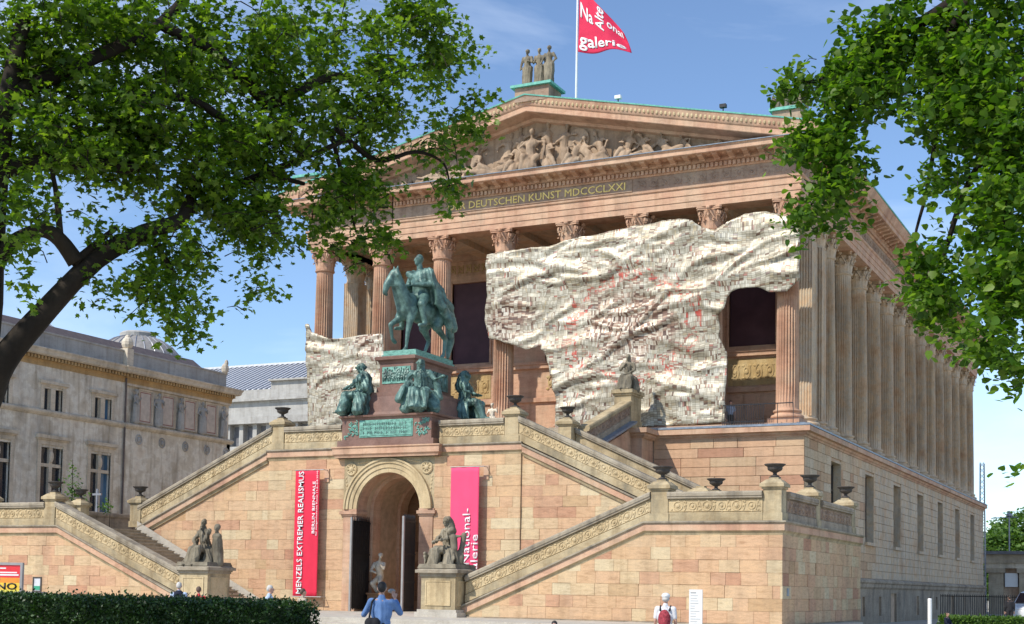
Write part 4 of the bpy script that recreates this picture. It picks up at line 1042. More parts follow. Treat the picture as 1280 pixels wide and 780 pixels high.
b = MB(); b.box(XA0, XA1, YA, -7.4, ZL - .02, ZL + .02); b.build('landing_floor', MT['pale_step'], blk)
# last flight up to the portico
XF = 7.05
b = MB(); b.extrude([(A + XF, -8.2, 4), (A + XF, -2.5, 4), (A + XF, -2.5, 9.48), (A + XF, -7.6, ZL), (A + XF, -8.2, ZL)], (-2 * XF, 0, 0))
b.box(A - XF - .55, A + XF + .55, -2.6, -1.0, 4, 9.0); b.build('upper_flight', MT['cornice'], blk, fix=True)
b = MB(); b.molding([(A - XF - .6, -0.7), (A - XF - .6, -2.6), (A + XF + .6, -2.6), (A + XF + .6, -0.7)], 0, [(-0.6, 8.98), (0.02, 8.98), (0.14, 9.10), (0.17, 9.2), (0.30, 9.22), (0.30, 9.46), (-0.6, 9.5)]); b.build('flight_cornice', MT['cornice'], blk)
for i in range(11): MB().box(A - XF + .45, A + XF - .45, -7.4 + .42 * i, -2.4, ZL + .17 * i, ZL + .17 * (i + 1)).build('step', MT['step'], blk)
for sg in (-1, 1):
    x = A + sg * XF
    balustrade(blk, (x, -8.0, 7.95), (x, -2.7, 9.80), (sg, 0), True, (MT['plinth'], MT['balus'], MT['frieze']))
    MB().sweep([(x, -8.0, 7.95), (x, -2.7, 9.80)], [(sg, 0)] * 2, [(0, -.12), (.35, -.10), (.35, 0), (0, 0.02)]).build('sloping_ledge', MT['slate_blue'], blk, fix=True)
    b = MB(); xc = x - sg * .42
    b.box(xc - .44, xc + .44, -2.75, -1.35, 9.45, 11.1); b.box(xc - .48, xc + .48, -2.8, -1.3, 9.45, 9.9); b.box(xc - .5, xc + .5, -2.82, -1.28, 11.1, 11.2); b.box(xc - .56, xc + .56, -2.9, -1.2, 11.2, 11.38)
    b.build('statue_pedestal', MT['balus'], blk)
# banner brackets are with the banners; urns on the piers
for x, y, z, l in [(A + 14.55, -18.68, ZM, 'dark urn on the pier where the right lower flight meets the level balustrade'),
                   (A + 18.65, -18.62, ZM, 'dark urn on the corner pier of the right terrace'),
                   (A + 18.67, -13.8, ZM, 'dark urn on the middle pier of the shaded right side balustrade'),
                   (A + 18.67, -7.75, ZM, 'dark urn on the last pier of the shaded side balustrade, nearest the museum wall'),
                   (A + 5.98, YA + .25, ZL, 'dark urn on the landing pier right of the horseman monument'),
                   (A + 6.25, -8.5, ZL + .12, 'small dark urn behind the upper right flight, in front of the draped hanging'),
                   (A - 5.98, YA + .25, ZL, 'dark urn on the landing pier left of the horseman monument'),
                   (A - 14.55, -18.68, ZM, 'dark urn on the left terrace pier at the head of the lower flight'),
                   (A - 14.25, -13.4, ZM + .16, 'dark urn on the pier at the foot of the left upper flight')]:
    urn(x, y, z + 1.5, l)
pier(tl, -32.3, -13.2, ZM + .1, .6); urn(-32.3, -13.2, ZM + 1.6, 'dark urn on the low pier behind the green sapling at left')
pier(tr, 0.9, -13.7, ZM - .05); urn(0.9, -13.7, ZM + 1.45, 'dark urn peeping over the right level balustrade, before the ashlar wall')

# stone pedestals at the foot of the lower flights
def foot_pedestal(x, y, label):
    t = thing('statue_pedestal', label, 'pedestal', (x, y, G))
    b = MB(); b.box(-.92, .92, -.92, .92, 0, .75); b.box(-.85, .85, -.85, .85, .75, .85); b.build('base', MT['pale_step'], t)
    b = MB(); b.box(-.74, .74, -.74, .74, .85, 2.1)
    b.build('die', MT['balus'], t)
    for rz in range(4):
        q = MB(); s = .745
        for (u0, u1, z0, z1) in ((-.55, .55, 1.0, 1.05), (-.55, .55, 1.9, 1.95), (-.55, -.5, 1.05, 1.9), (.5, .55, 1.05, 1.9)): q.box(u0, u1, -s - .025, -s + .01, z0, z1)
        q.box(-.5, .5, -s - .006, -s + .01, 1.05, 1.9)
        o = q.build('panel', MT['carving'], t); o.rotation_euler = (0, 0, R(90 * rz))
    b = MB(); b.box(-.78, .78, -.78, .78, 2.1, 2.18); b.box(-.82, .82, -.82, .82, 2.18, 2.24); b.box(-.92, .92, -.92, .92, 2.24, 2.36); b.frustum(-.88, .88, -.88, .88, 2.36, 2.42, .1); b.build('cap', MT['coping'], t)
    return t
foot_pedestal(A + 5.9, -18.85, 'square stone pedestal under the seated group right of the arch')
foot_pedestal(A - 5.8, -18.85, 'square stone pedestal under the seated group left of the arch')

# ------------------------------------------------------------------ horseman monument
def foliate(b, x0, x1, z0, z1, y, seed, n=22, people=False):
    """irregular leafy tendrils, or a crowd of small figures, in relief"""
    r = random.Random(seed)
    for i in range(n):
        x, z = r.uniform(x0 + .06, x1 - .06), r.uniform(z0 + .06, z1 - .06)
        if people:
            z = z0 + .1 + (i % 3) * .1; x = x0 + (x1 - x0) * (i + .5) / n; h = r.uniform(.2, .34)
            b.tube([(x, y, z), (x + r.uniform(-.05, .05), y - .02, z + h * .5), (x + r.uniform(-.06, .06), y, z + h)], [.05, .06, .03], 5); b.ball((x, y - .01, z + h + .04), .04, 6, 4)
        else:
            a = r.uniform(0, 6.28); k = r.uniform(1.2, 4)
            b.tube([(x + .13 * t * math.cos(a + k * t), y, z + .13 * t * math.sin(a + k * t)) for t in (0, .3, .55, .8, 1)], [.035, .03, .028, .022, .03], 5); b.ball((x, y, z), .045, 6, 4)

mon = thing('monument_pedestal', 'stepped red granite pedestal of the horseman with green inscription plate', 'pedestal', (A, -11.5, ZL), world=True)
b = MB(); b.box(A - 2.45, A + 2.45, -14.12, -8.9, ZL + .0, 7.95); b.box(A - 2.28, A + 2.28, -14.0, -9.0, 7.95, 8.86); b.build('lower_block', MT['granite'], mon)
b = MB(); b.molding([(A - 2.28, -9.0), (A - 2.28, -14.0), (A + 2.28, -14.0), (A + 2.28, -9.0)], 8.86, [(-.3, 0.001), (.02, 0.001), (.04, .08), (.12, .12), (.14, .2), (-.3, .2)]); b.box(A - 2.0, A + 2.0, -13.75, -9.0, 8.9, 9.05); b.build('lower_cornice', MT['granite'], mon)
b = MB(); b.frustum(A - 1.95, A + 1.95, -13.75, -9.2, 9.052, 9.25, .12); b.frustum(A - 1.72, A + 1.72, -13.6, -9.3, 9.25, 9.95, .12); b.box(A - 1.55, A + 1.55, -13.45, -9.4, 9.95, 10.15)
b.build('seat_tier', MT['granite'], mon)
b = MB(); b.box(A - .86, A + .86, -13.22, -9.75, 10.15, 11.45); b.box(A - .96, A + .96, -13.32, -9.65, 10.15, 10.4); b.build('die', MT['granite'], mon)
b = MB(); b.molding([(A - .86, -9.75), (A - .86, -13.22), (A + .86, -13.22), (A + .86, -9.75)], 11.45, [(-.5, 0.001), (.02, 0.001), (.06, .1), (.18, .16), (.2, .28), (.14, .32), (-.5, .32)], closed=True); b.box(A - .8, A + .8, -13.1, -9.8, 11.5, 11.76); b.build('die_cornice', MT['granite'], mon)
b = MB(); b.box(A - 1.3, A + 1.3, -14.05, -14.0, 8.14, 8.78); b.box(A - 1.36, A + 1.36, -14.03, -14.0, 8.08, 8.84); pq = b.build('inscription_plate', MT['verdigris'], mon)
b = MB()
for r_ in range(3):
    x = A - 1.15
    while x < A + 1.1:
        w_ = random.uniform(.05, .12); z = 8.22 + .19 * r_
        if random.random() > .15: b.box(x, x + .03, -14.066, -14.05, z, z + .12); b.box(x, x + w_, -14.064, -14.05, z + random.choice((0, .05, .1)), z + random.choice((0, .05, .1)) + .022) if False else b.box(x, x + w_, -14.063, -14.05, z + .048, z + .07)
        x += w_ + .03
tag(b.build('raised_letters', MT['bronze'], pq), kind='stuff')
b = MB(); foliate(b, A - 2.2, A - 1.42, 8.08, 8.82, -14.01, 2); foliate(b, A + 1.42, A + 2.2, 8.08, 8.82, -14.01, 3); tag(b.build('bronze_scrolls', MT['verdigris'], mon), kind='stuff')
b = MB(); b.box(A - .72, A + .72, -13.25, -13.22, 10.55, 11.3); b.build('bronze_relief', MT['verdigris'], mon)
b = MB(); foliate(b, A - .68, A + .68, 10.58, 11.28, -13.25, 5, 34, True); tag(b.build('bronze_figures', MT['bronze'], mon), kind='stuff')
b = MB(); b.box(A + .86, A + .9, -12.9, -10.1, 10.5, 11.3)
for i in range(7): b.ball((A + .92, -12.7 + .4 * i, 10.95), (.05, .15, .26), 7, 5); b.ball((A + .93, -12.7 + .4 * i, 11.22), (.05, .07, .07), 6, 4)
b.build('side_relief', MT['bronze'], mon)

HS = 1.76
horse = [('e', (0, .05, 1.17), (.29, .60, .33)), ('e', (0, -.46, 1.2), (.27, .36, .37)), ('e', (0, .62, 1.22), (.29, .38, .36)), ('e', (0, -.35, 1.45), (.12, .26, .15)),
         ('c', (0, -.6, 1.32), .25, (0, -.86, 1.72), .175), ('c', (0, -.86, 1.72), .185, (-.02, -.93, 1.98), .14), ('c', (-.03, -.96, 2.0), .12, (-.10, -1.15, 1.68), .10), ('c', (-.10, -1.15, 1.68), .095, (-.13, -1.19, 1.48), .066),
         ('e', (-.05, -1.02, 1.86), (.08, .13, .14)), ('c', (-.13, -1.19, 1.47), .062, (-.12, -1.14, 1.44), .05), ('c', (.06, -.94, 2.1), .035, (.075, -.95, 2.23), .012), ('c', (-.06, -.94, 2.1), .035, (-.075, -.95, 2.23), .012),
         ('c', (.16, -.46, 1.1), .16, (.16, -.54, .85), .105), ('c', (.16, -.54, .85), .10, (.14, -.60, .5), .062), ('c', (.14, -.60, .5), .062, (.12, -.62, .14), .042), ('c', (.12, -.62, .13), .05, (.12, -.69, .04), .062),
         ('c', (-.16, -.48, 1.1), .16, (-.17, -.64, .88), .105), ('c', (-.17, -.64, .88), .09, (-.17, -.92, .70), .062), ('c', (-.17, -.92, .70), .06, (-.17, -.84, .36), .042), ('c', (-.17, -.84, .34), .05, (-.17, -.74, .28), .06),
         ('c', (.16, .62, 1.15), .23, (.19, .42, .82), .13), ('c', (.19, .42, .82), .11, (.18, .80, .54), .065), ('c', (.18, .80, .54), .062, (.18, .74, .14), .045), ('c', (.18, .74, .13), .052, (.18, .67, .04), .062),
         ('c', (-.16, .62, 1.15), .23, (-.19, .34, .8), .13), ('c', (-.19, .34, .8), .11, (-.18, .55, .5), .065), ('c', (-.18, .55, .5), .062, (-.18, .38, .14), .045), ('c', (-.18, .38, .13), .052, (-.18, .31, .04), .062),
         ('c', (0, .93, 1.35), .07, (.03, 1.12, 1.05), .11), ('c', (.03, 1.12, 1.05), .11, (.05, 1.13, .55), .12), ('c', (.05, 1.13, .55), .12, (.05, 1.05, .10), .05)]
for k in range(7): horse.append(('c', (.05, -.62 - .055 * k, 1.62 + .075 * k), .07, (.13, -.66 - .055 * k, 1.46 + .08 * k), .05))
rider = [('e', (0, 0, 1.58), (.21, .19, .16)), ('c', (0, 0, 1.62), .18, (0, 0, 1.95), .19), ('e', (0, -.02, 2.03), (.25, .16, .19)), ('c', (0, -.01, 2.15), .08, (0, -.04, 2.32), .07)] + head_prims((0, -.06, 2.44), (-.35, -.93, 0), 1.12) + \
        [('c', (.25, 0, 2.13), .095, (.36, .02, 1.85), .078), ('c', (.36, .02, 1.85), .07, (.10, -.3, 1.80), .05), ('e', (.08, -.33, 1.8), (.05, .06, .05)), ('c', (-.25, 0, 2.13), .095, (-.36, -.02, 1.85), .078), ('c', (-.36, -.02, 1.85), .07, (-.12, -.36, 1.78), .05), ('e', (-.1, -.38, 1.78), (.05, .06, .05)),
         ('c', (.14, -.02, 1.55), .14, (.34, -.3, 1.32), .10), ('c', (.34, -.3, 1.32), .09, (.36, -.2, .88), .06), ('c', (.36, -.2, .86), .055, (.38, -.4, .82), .045), ('c', (-.14, -.02, 1.55), .14, (-.34, -.3, 1.32), .10), ('c', (-.34, -.3, 1.32), .09, (-.36, -.2, .88), .06), ('c', (-.36, -.2, .86), .055, (-.38, -.4, .82), .045)]
cloak = [('c', (.22, .06, 2.16), .1, (.34, .26, 1.7), .13), ('c', (.34, .26, 1.7), .13, (.36, .55, 1.15), .14), ('c', (.36, .55, 1.15), .13, (.34, .72, .72), .06), ('c', (-.22, .06, 2.16), .1, (-.33, .3, 1.65), .13), ('c', (-.33, .3, 1.65), .13, (-.34, .6, 1.2), .12),
         ('c', (0, .12, 2.15), .15, (0, .4, 1.75), .22), ('c', (0, .4, 1.75), .22, (.05, .85, 1.42), .22), ('c', (.05, .85, 1.42), .2, (.15, 1.0, 1.0), .12), ('c', (-.26, -.1, 2.12), .09, (.22, -.12, 1.86), .08), ('e', (.02, 0, 2.0), (.29, .20, .24)), ('c', (.24, .02, 2.14), .13, (.38, .08, 1.82), .12), ('c', (-.24, .02, 2.14), .13, (-.38, .08, 1.82), .12), ('c', (.36, .1, 1.8), .12, (.42, .3, 1.35), .13), ('c', (.4, .3, 1.4), .12, (.4, .62, .95), .1), ('c', (0, .1, 1.7), .24, (0, .35, 1.5), .24)]
eq = thing('horseman_statue', 'green bronze horseman in a cloak riding a striding horse atop the granite pedestal', 'statue', (A + .02, -11.35, 11.77), R(-13))
b = MB(); b.box(-.84, .84, -1.68, 1.72, 0, .3); b.box(-.9, .9, -1.74, 1.78, 0, .1); bp_ = b.build('bronze_plinth', MT['verdigris'], eq); bp_.rotation_euler = (0, 0, R(13))
hm = grow(xf(horse, HS, 0, (0, .05, .29)), .05, 2, None, 'horse'); hm.materials.append(MT['bronze']); obj('horse', hm, eq)
RS = HS * 1.12; RZ = .24 - 1.56 * (RS - HS)
rm = grow(xf(rider, RS, 0, (0, .02, RZ)), .036, 2, None, 'rider'); rm.materials.append(MT['bronze']); ro_ = obj('rider', rm, eq)
cm = grow(xf(cloak, RS, 0, (0, .02, RZ)), .036, 1, drape_folds(.035, 10, (0, .6), 2), 'cloak'); cm.materials.append(MT['bronze']); obj('cloak', cm, ro_)
b = MB(); b.tube([(.1 * HS, -1.2 * HS, 1.62 * HS + .29), (.12 * HS, -.75 * HS, 1.68 * HS + .29), (.1 * HS, -.33 * HS, 1.8 * HS + .29)], .018, 5); b.box(-.5, .5, -.35, .45, 2.38, 2.5); b.build('bridle', MT['bronze'], eq)

def seated(arms, lean=0.0, turn=0.0, hair=True, knees=(.52, .56)):
    """draped sitting figure, life size, facing -Y, seat 0.5 m above its feet"""
    p = [('e', (0, .05, .56), (.24, .22, .17)), ('c', (0, .04, .6), .175, (lean, -.02, 1.0), .155), ('e', (lean, -.02, 1.06), (.205, .14, .16)), ('c', (lean, -.02, 1.15), .07, (lean, -.04, 1.28), .06)]
    p += head_prims((lean * 1.1, -.06, 1.39), (math.sin(turn), -math.cos(turn), -.1), 1.05)
    if hair: p += [('e', (lean * 1.1, .0, 1.43), (.105, .115, .105)), ('e', (lean * 1.1 - math.sin(turn) * .1, .1, 1.42), (.06, .06, .06)), ('c', (lean + .06, .05, 1.36), .045, (lean + .08, .03, 1.2), .04), ('c', (lean - .06, .05, 1.36), .045, (lean - .08, .03, 1.2), .04)]
    p += [('c', (.1, 0, .56), .16, (.17, -.42, knees[0]), .125), ('c', (-.1, 0, .56), .16, (-.15, -.4, knees[1]), .125), ('c', (.17, -.42, knees[0]), .12, (.15, -.46, .06), .11), ('c', (-.15, -.4, knees[1]), .12, (-.16, -.56, .06), .11),
          ('c', (0, -.36, .48), .15, (0, -.44, .08), .2), ('c', (.25, -.04, .46), .17, (.34, -.12, .06), .19), ('c', (-.25, -.04, .46), .17, (-.34, -.1, .06), .19), ('c', (.3, .02, .5), .1, (.36, .0, .3), .12), ('c', (-.3, .02, .5), .1, (-.36, 0, .3), .12), ('c', (0, .1, .4), .22, (0, .1, .05), .25), ('c', (.13, -.5, .05), .06, (.14, -.66, .03), .045), ('c', (-.15, -.58, .05), .06, (-.17, -.74, .03), .045)]
    for s, (e, h) in zip((1, -1), arms):
        sh = (lean + .21 * s, -.01, 1.13); p += [('c', sh, .085, e, .07), ('c', e, .066, h, .042), ('e', h, (.045, .055, .045))]
    return p
def statue(name, label, prims, loc, rz, s, mat, vox=.03, fold=.012, group=None, extra=None, foldc=(0, -.1), zmax=99):
    t = thing(name, label, 'statue', loc, rz, group)
    me = grow(xf(prims, s), vox * .85, 1, drape_folds(fold * s, 11, (foldc[0] * s, foldc[1] * s), len(label), -9, zmax * s), 'figure'); me.materials.append(mat); obj('figure', me, t, None, None, (1.16, 1.12, 1.0) if group else None)
    return t
g_ = 'bronze allegories round the monument'
AL = 1.5
statue('bronze_allegory', 'green bronze seated woman at the left front corner of the granite pedestal', seated([((.3, -.22, .86), (.12, -.44, .72)), ((-.32, -.2, .84), (-.2, -.46, .74))], .0, .5) + [('c', (0, .1, 1.1), .17, (0, .16, .7), .2), ('c', (.1, .1, 1.15), .13, (.3, .06, .75), .12)], (A - 1.62, -13.55, 9.2), R(-52), AL, MT['bronze'], .034, .022, g_)
statue('bronze_allegory', 'green bronze seated woman at the middle corner of the pedestal, one arm stretched out', seated([((.36, -.08, .92), (.58, -.22, .98)), ((-.36, 0, .88), (-.46, -.16, .62))], -.02, .1) + [('c', (-.42, -.1, .66), .11, (-.52, -.2, .3), .13), ('c', (-.3, .02, .8), .12, (-.46, -.06, .55), .12), ('c', (.4, .0, .8), .1, (.46, .02, .4), .12)], (A + 1.5, -13.6, 9.2), R(22), AL, MT['bronze'], .034, .022, g_)
statue('bronze_allegory', 'green bronze hooded woman seated at the right rear corner of the pedestal, reading', seated([((.3, -.12, .88), (.08, -.34, .8)), ((-.3, -.12, .88), (-.06, -.36, .8))], 0, 0) + [('e', (0, .03, 1.43), (.14, .15, .14)), ('c', (0, .08, 1.35), .15, (0, .1, 1.05), .2), ('e', (0, -.38, .8), (.2, .12, .03))], (A + 1.62, -9.75, 9.2), R(98), AL, MT['bronze'], .034, .022, g_)

# seated group left of the arch: an old thinker, a bust on a pillar, a heap of drapery
thinker = seated([((.26, -.28, .78), (.05, -.22, 1.18)), ((-.3, -.22, .8), (.02, -.34, .62))], 0, -.25, False, (.56, .5)) + [('c', (0, -.13, 1.30), .05, (0, -.17, 1.16), .045)]
th = statue('seated_statue', 'weathered stone group of a seated bearded thinker beside a herm bust', xf(thinker, 1.0, R(-12)), (A - 5.85, -18.85, G + 2.42), 0, 1.32, MT['statue'], .028, .02)
def stone_part(t, prims, s, name, vox=.03, fold=.01):
    me = grow(xf(prims, s), vox * .85, 1, drape_folds(fold, 9, (0, 0), len(prims)), name); me.materials.append(MT['statue']); return obj(name, me, t)
stone_part(th, [('c', (.5, .05, .1), .2, (.46, .05, .85), .17), ('c', (.3, .15, .05), .12, (.4, .1, .8), .1), ('e', (.46, .02, .95), (.19, .13, .12))] + head_prims((.46, .0, 1.2), (.3, -1, 0), 1.15) + [('e', (.46, .03, 1.25), (.115, .12, .11)), ('c', (.46, 0, 1.0), .07, (.46, 0, 1.1), .065)], 1.32, 'herm')
stone_part(th, [('e', (-.42, 0, .3), (.18, .3, .25)), ('c', (-.4, -.1, .5), .12, (-.34, 0, .72), .08), ('e', (-.36, .05, .82), (.09, .1, .1)), ('c', (-.4, -.3, .3), .08, (-.45, -.55, .05), .06)], 1.32, 'side_figure')
def rock(t, sx, sy, h, mat):
    b = MB(); n = 7; 
    b.frustum(-sx, sx, -sy, sy, 0, h, .06); b.ball((-.1, -.2, h), (.5, .4, .12), 9, 5); b.ball((.3, .2, h), (.4, .4, .1), 9, 5); b.build('rock_base', mat, t)
rock(th, .84, .84, .16, MT['statue'])
# seated group right of the arch: a bowed woman with a standing child
wom = seated([((.3, -.2, .86), (.28, -.42, .82)), ((-.26, -.24, .82), (-.04, -.46, .76))], 0, .1, True, (.54, .5)) + [('e', (0, .0, 1.47), (.13, .14, .10)), ('c', (0, .08, 1.4), .11, (0, .14, 1.1), .15)]
wg = statue('seated_statue', 'weathered stone group of a hooded woman teaching a standing child', xf(wom, 1.0, R(-38)), (A + 5.86, -18.85, G + 2.42), 0, 1.3, MT['statue'], .028, .02)
stone_part(wg, [('c', (.26, -.25, .1), .055, (.3, -.2, .5), .075), ('c', (.42, -.1, .1), .055, (.36, -.14, .5), .075), ('e', (.33, -.17, .6), (.12, .1, .12)), ('c', (.33, -.17, .6), .11, (.3, -.2, .92), .12), ('c', (.4, -.17, .95), .05, (.52, -.2, .95), .04), ('c', (.2, -.22, .95), .05, (.1, -.36, .85), .04), ('e', (.42, .02, .3), (.14, .12, .3)), ('c', (.44, .05, .5), .1, (.5, .1, 1.0), .09)] + head_prims((.24, -.26, 1.1), (-.6, -.8, -.3), .95) + [('e', (.26, -.22, 1.14), (.11, .11, .1))], 1.3, 'child')
stone_part(wg, [('e', (-.52, -.35, .35), (.07, .12, .1)), ('c', (-.52, -.3, .12), .05, (-.52, -.33, .36), .06), ('e', (-.52, -.42, .44), (.055, .07, .055)), ('c', (-.52, -.2, .05), .06, (-.52, -.26, .3), .07), ('c', (-.52, -.42, .05), .03, (-.52, -.4, .3), .04)], 1.3, 'lamb')
rock(wg, .84, .84, .16, MT['statue'])
# seated stone figure before the hanging, at the head of the last flight
statue('seated_statue', 'grey stone seated figure on its pedestal before the large hanging', seated([((.3, -.12, .86), (.08, -.3, .7)), ((-.3, -.1, .9), (-.05, -.2, 1.12))], 0, 0), (A + 6.63, -2.05, 11.38), R(8), 1.22, MT['statue'], .03, .012)
statue('seated_statue', 'grey stone seated figure on the pedestal behind the bronze horseman', seated([((.3, -.12, .86), (.12, -.3, .72)), ((-.3, -.1, .86), (-.1, -.3, .74))], 0, 0), (A - 6.63, -2.05, 11.38), R(-8), 1.22, MT['statue'], .03, .012)
# three robed women on the roof
def standing(seed, arm_r, arm_l, turn=0):
    p = fig_stand(seed)[:5]; p = [('c', (-.1, 0, .04), .14, (-.08, 0, .85), .165), ('c', (.11, -.05, .04), .13, (.1, 0, .85), .165), ('c', (0, 0, .06), .2, (0, 0, .8), .19), ('c', (0, .04, .05), .22, (0, .02, .5), .2), ('c', (0, 0, .85), .18, (0, 0, 1.15), .145), ('e', (0, -.01, 1.28), (.19, .13, .17)), ('c', (0, 0, 1.4), .06, (0, -.02, 1.52), .055)]
    p += head_prims((0, -.04, 1.62), (math.sin(turn), -math.cos(turn), 0), 1.0) + [('e', (0, .0, 1.66), (.1, .11, .1)), ('e', (-math.sin(turn) * .08, .09, 1.64), (.055, .055, .055))]
    for s, (e, h) in ((1, arm_l), (-1, arm_r)): p += [('c', (.2 * s, 0, 1.37), .07, e, .06), ('c', e, .055, h, .04), ('e', h, (.04, .05, .05))]
    return p
sg = thing('statue_group', 'three robed stone women standing side by side on the gable peak', 'statue group', (-13.35, -.5, 28.1))
b = MB(); b.box(-1.02, 1.02, -.5, .5, 0, .12); b.build('plinth', MT['statue'], sg)
for i, (x, a) in enumerate(((-.63, standing(1, ((-.28, -.02, 1.08), (-.3, -.1, .82)), ((.26, -.08, 1.1), (.08, -.2, 1.15)), -.2)), (.02, standing(2, ((-.26, -.05, 1.1), (-.1, -.22, 1.1)), ((.3, 0, 1.1), (.3, -.16, .9)), .25)), (.66, standing(3, ((-.3, -.02, 1.12), (-.36, -.12, .92)), ((.33, .02, 1.12), (.14, -.05, .95)), -.15)))):
    me = grow(xf(a, 1.22, 0, (x, [-.05, .05, -.08][i], .1)), .034, 2, drape_folds(.014, 12, (x, 0), i), 'robed_figure'); me.materials.append(MT['statue']); obj('robed_figure', me, sg)
# winged beast on the right corner of the gable, mostly behind leaves
gr = thing('griffin_statue', 'dark winged stone beast on the right gable corner, half hidden by leaves', 'statue', (.25, -.5, 25.0))
me = grow([('e', (0, .1, .55), (.32, .6, .35)), ('c', (0, -.35, .7), .25, (0, -.6, 1.15), .17), ('e', (0, -.72, 1.28), (.14, .24, .17)), ('c', (.18, -.4, .5), .13, (.2, -.5, .05), .09), ('c', (-.18, -.4, .5), .13, (-.2, -.5, .05), .09), ('c', (.2, .5, .45), .18, (.25, .35, .05), .1), ('c', (-.2, .5, .45), .18, (-.25, .35, .05), .1),
           ('c', (.2, -.1, .8), .12, (.45, .3, 1.5), .16), ('c', (.45, .3, 1.5), .16, (.5, .7, 1.7), .07), ('c', (-.2, -.1, .8), .12, (-.45, .3, 1.5), .16), ('c', (-.45, .3, 1.5), .16, (-.5, .7, 1.7), .07), ('c', (0, .65, .5), .08, (0, .85, 1.0), .05)], .05, 2, drape_folds(.02, 8), 'figure'); me.materials.append(MT['statue']); obj('figure', me, gr)
b = MB(); b.box(-.75, .75, -.6, .6, 0, .06)
for i in range(7):
    for y in (-.6, .6): b.ball((-.66 + .22 * i, y, .32), (.10, .05, .30 if i % 2 else .36), 7, 5); b.ball((-.66 + .22 * i, y - .03, .55), (.07, .05, .07), 6, 4)
    b.ball((.75, -.5 + .17 * i, .32), (.05, .085, .32), 7, 5)
b.box(-.72, .72, -.56, .56, .06, .5)
b.build('crest', MT['statue'], gr)
# marble figure in the porch, small cream figure on the portico
pm = thing('porch_statue', 'cream marble crouching figure inside the arched porch behind the photographer', 'statue', (A - 1.02, -12.62, .42))
b = MB(); b.box(-.38, .38, -.38, .38, 0, .75); b.box(-.43, .43, -.43, .43, .75, .82); b.build('plinth', MT['porch'], pm)
me = grow([('c', (-.1, 0, .9), .1, (-.24, -.2, 1.25), .12), ('c', (-.24, -.2, 1.25), .11, (0, .1, 1.55), .15), ('c', (.12, -.1, .9), .09, (.2, -.25, 1.3), .11), ('c', (.2, -.25, 1.3), .1, (.02, .08, 1.55), .15), ('c', (0, .08, 1.55), .17, (-.02, 0, 2.0), .2), ('e', (-.02, 0, 2.1), (.26, .17, .17)), ('c', (0, -.05, 2.2), .08, (.1, -.12, 2.35), .07),
          ('c', (-.26, 0, 2.12), .09, (-.3, -.25, 1.8), .07), ('c', (-.3, -.25, 1.8), .065, (.02, -.35, 1.72), .05), ('c', (.24, 0, 2.12), .09, (.34, -.2, 1.9), .07), ('c', (.34, -.2, 1.9), .065, (.2, -.35, 2.1), .05)] + head_prims((.14, -.16, 2.46), (.5, -.8, -.2), 1.1) + [('e', (.12, -.12, 2.52), (.12, .12, .1))], .03, 2, None, 'figure')
me.materials.append(MT['cream_marble']); obj('figure', me, pm)
cf = thing('small_statue', 'small cream coloured figure on the portico floor behind the balustrade, left of the landing urn', 'statue', (-15.5, -1.0, 9.64))
me = grow(xf(standing(4, ((-.3, -.05, 1.1), (-.12, -.25, 1.2)), ((.34, -.05, 1.2), (.4, -.2, 1.45)), .4), .95), .03, 2, drape_folds(.01, 9), 'figure'); me.materials.append(MT['cream_marble']); obj('figure', me, cf)

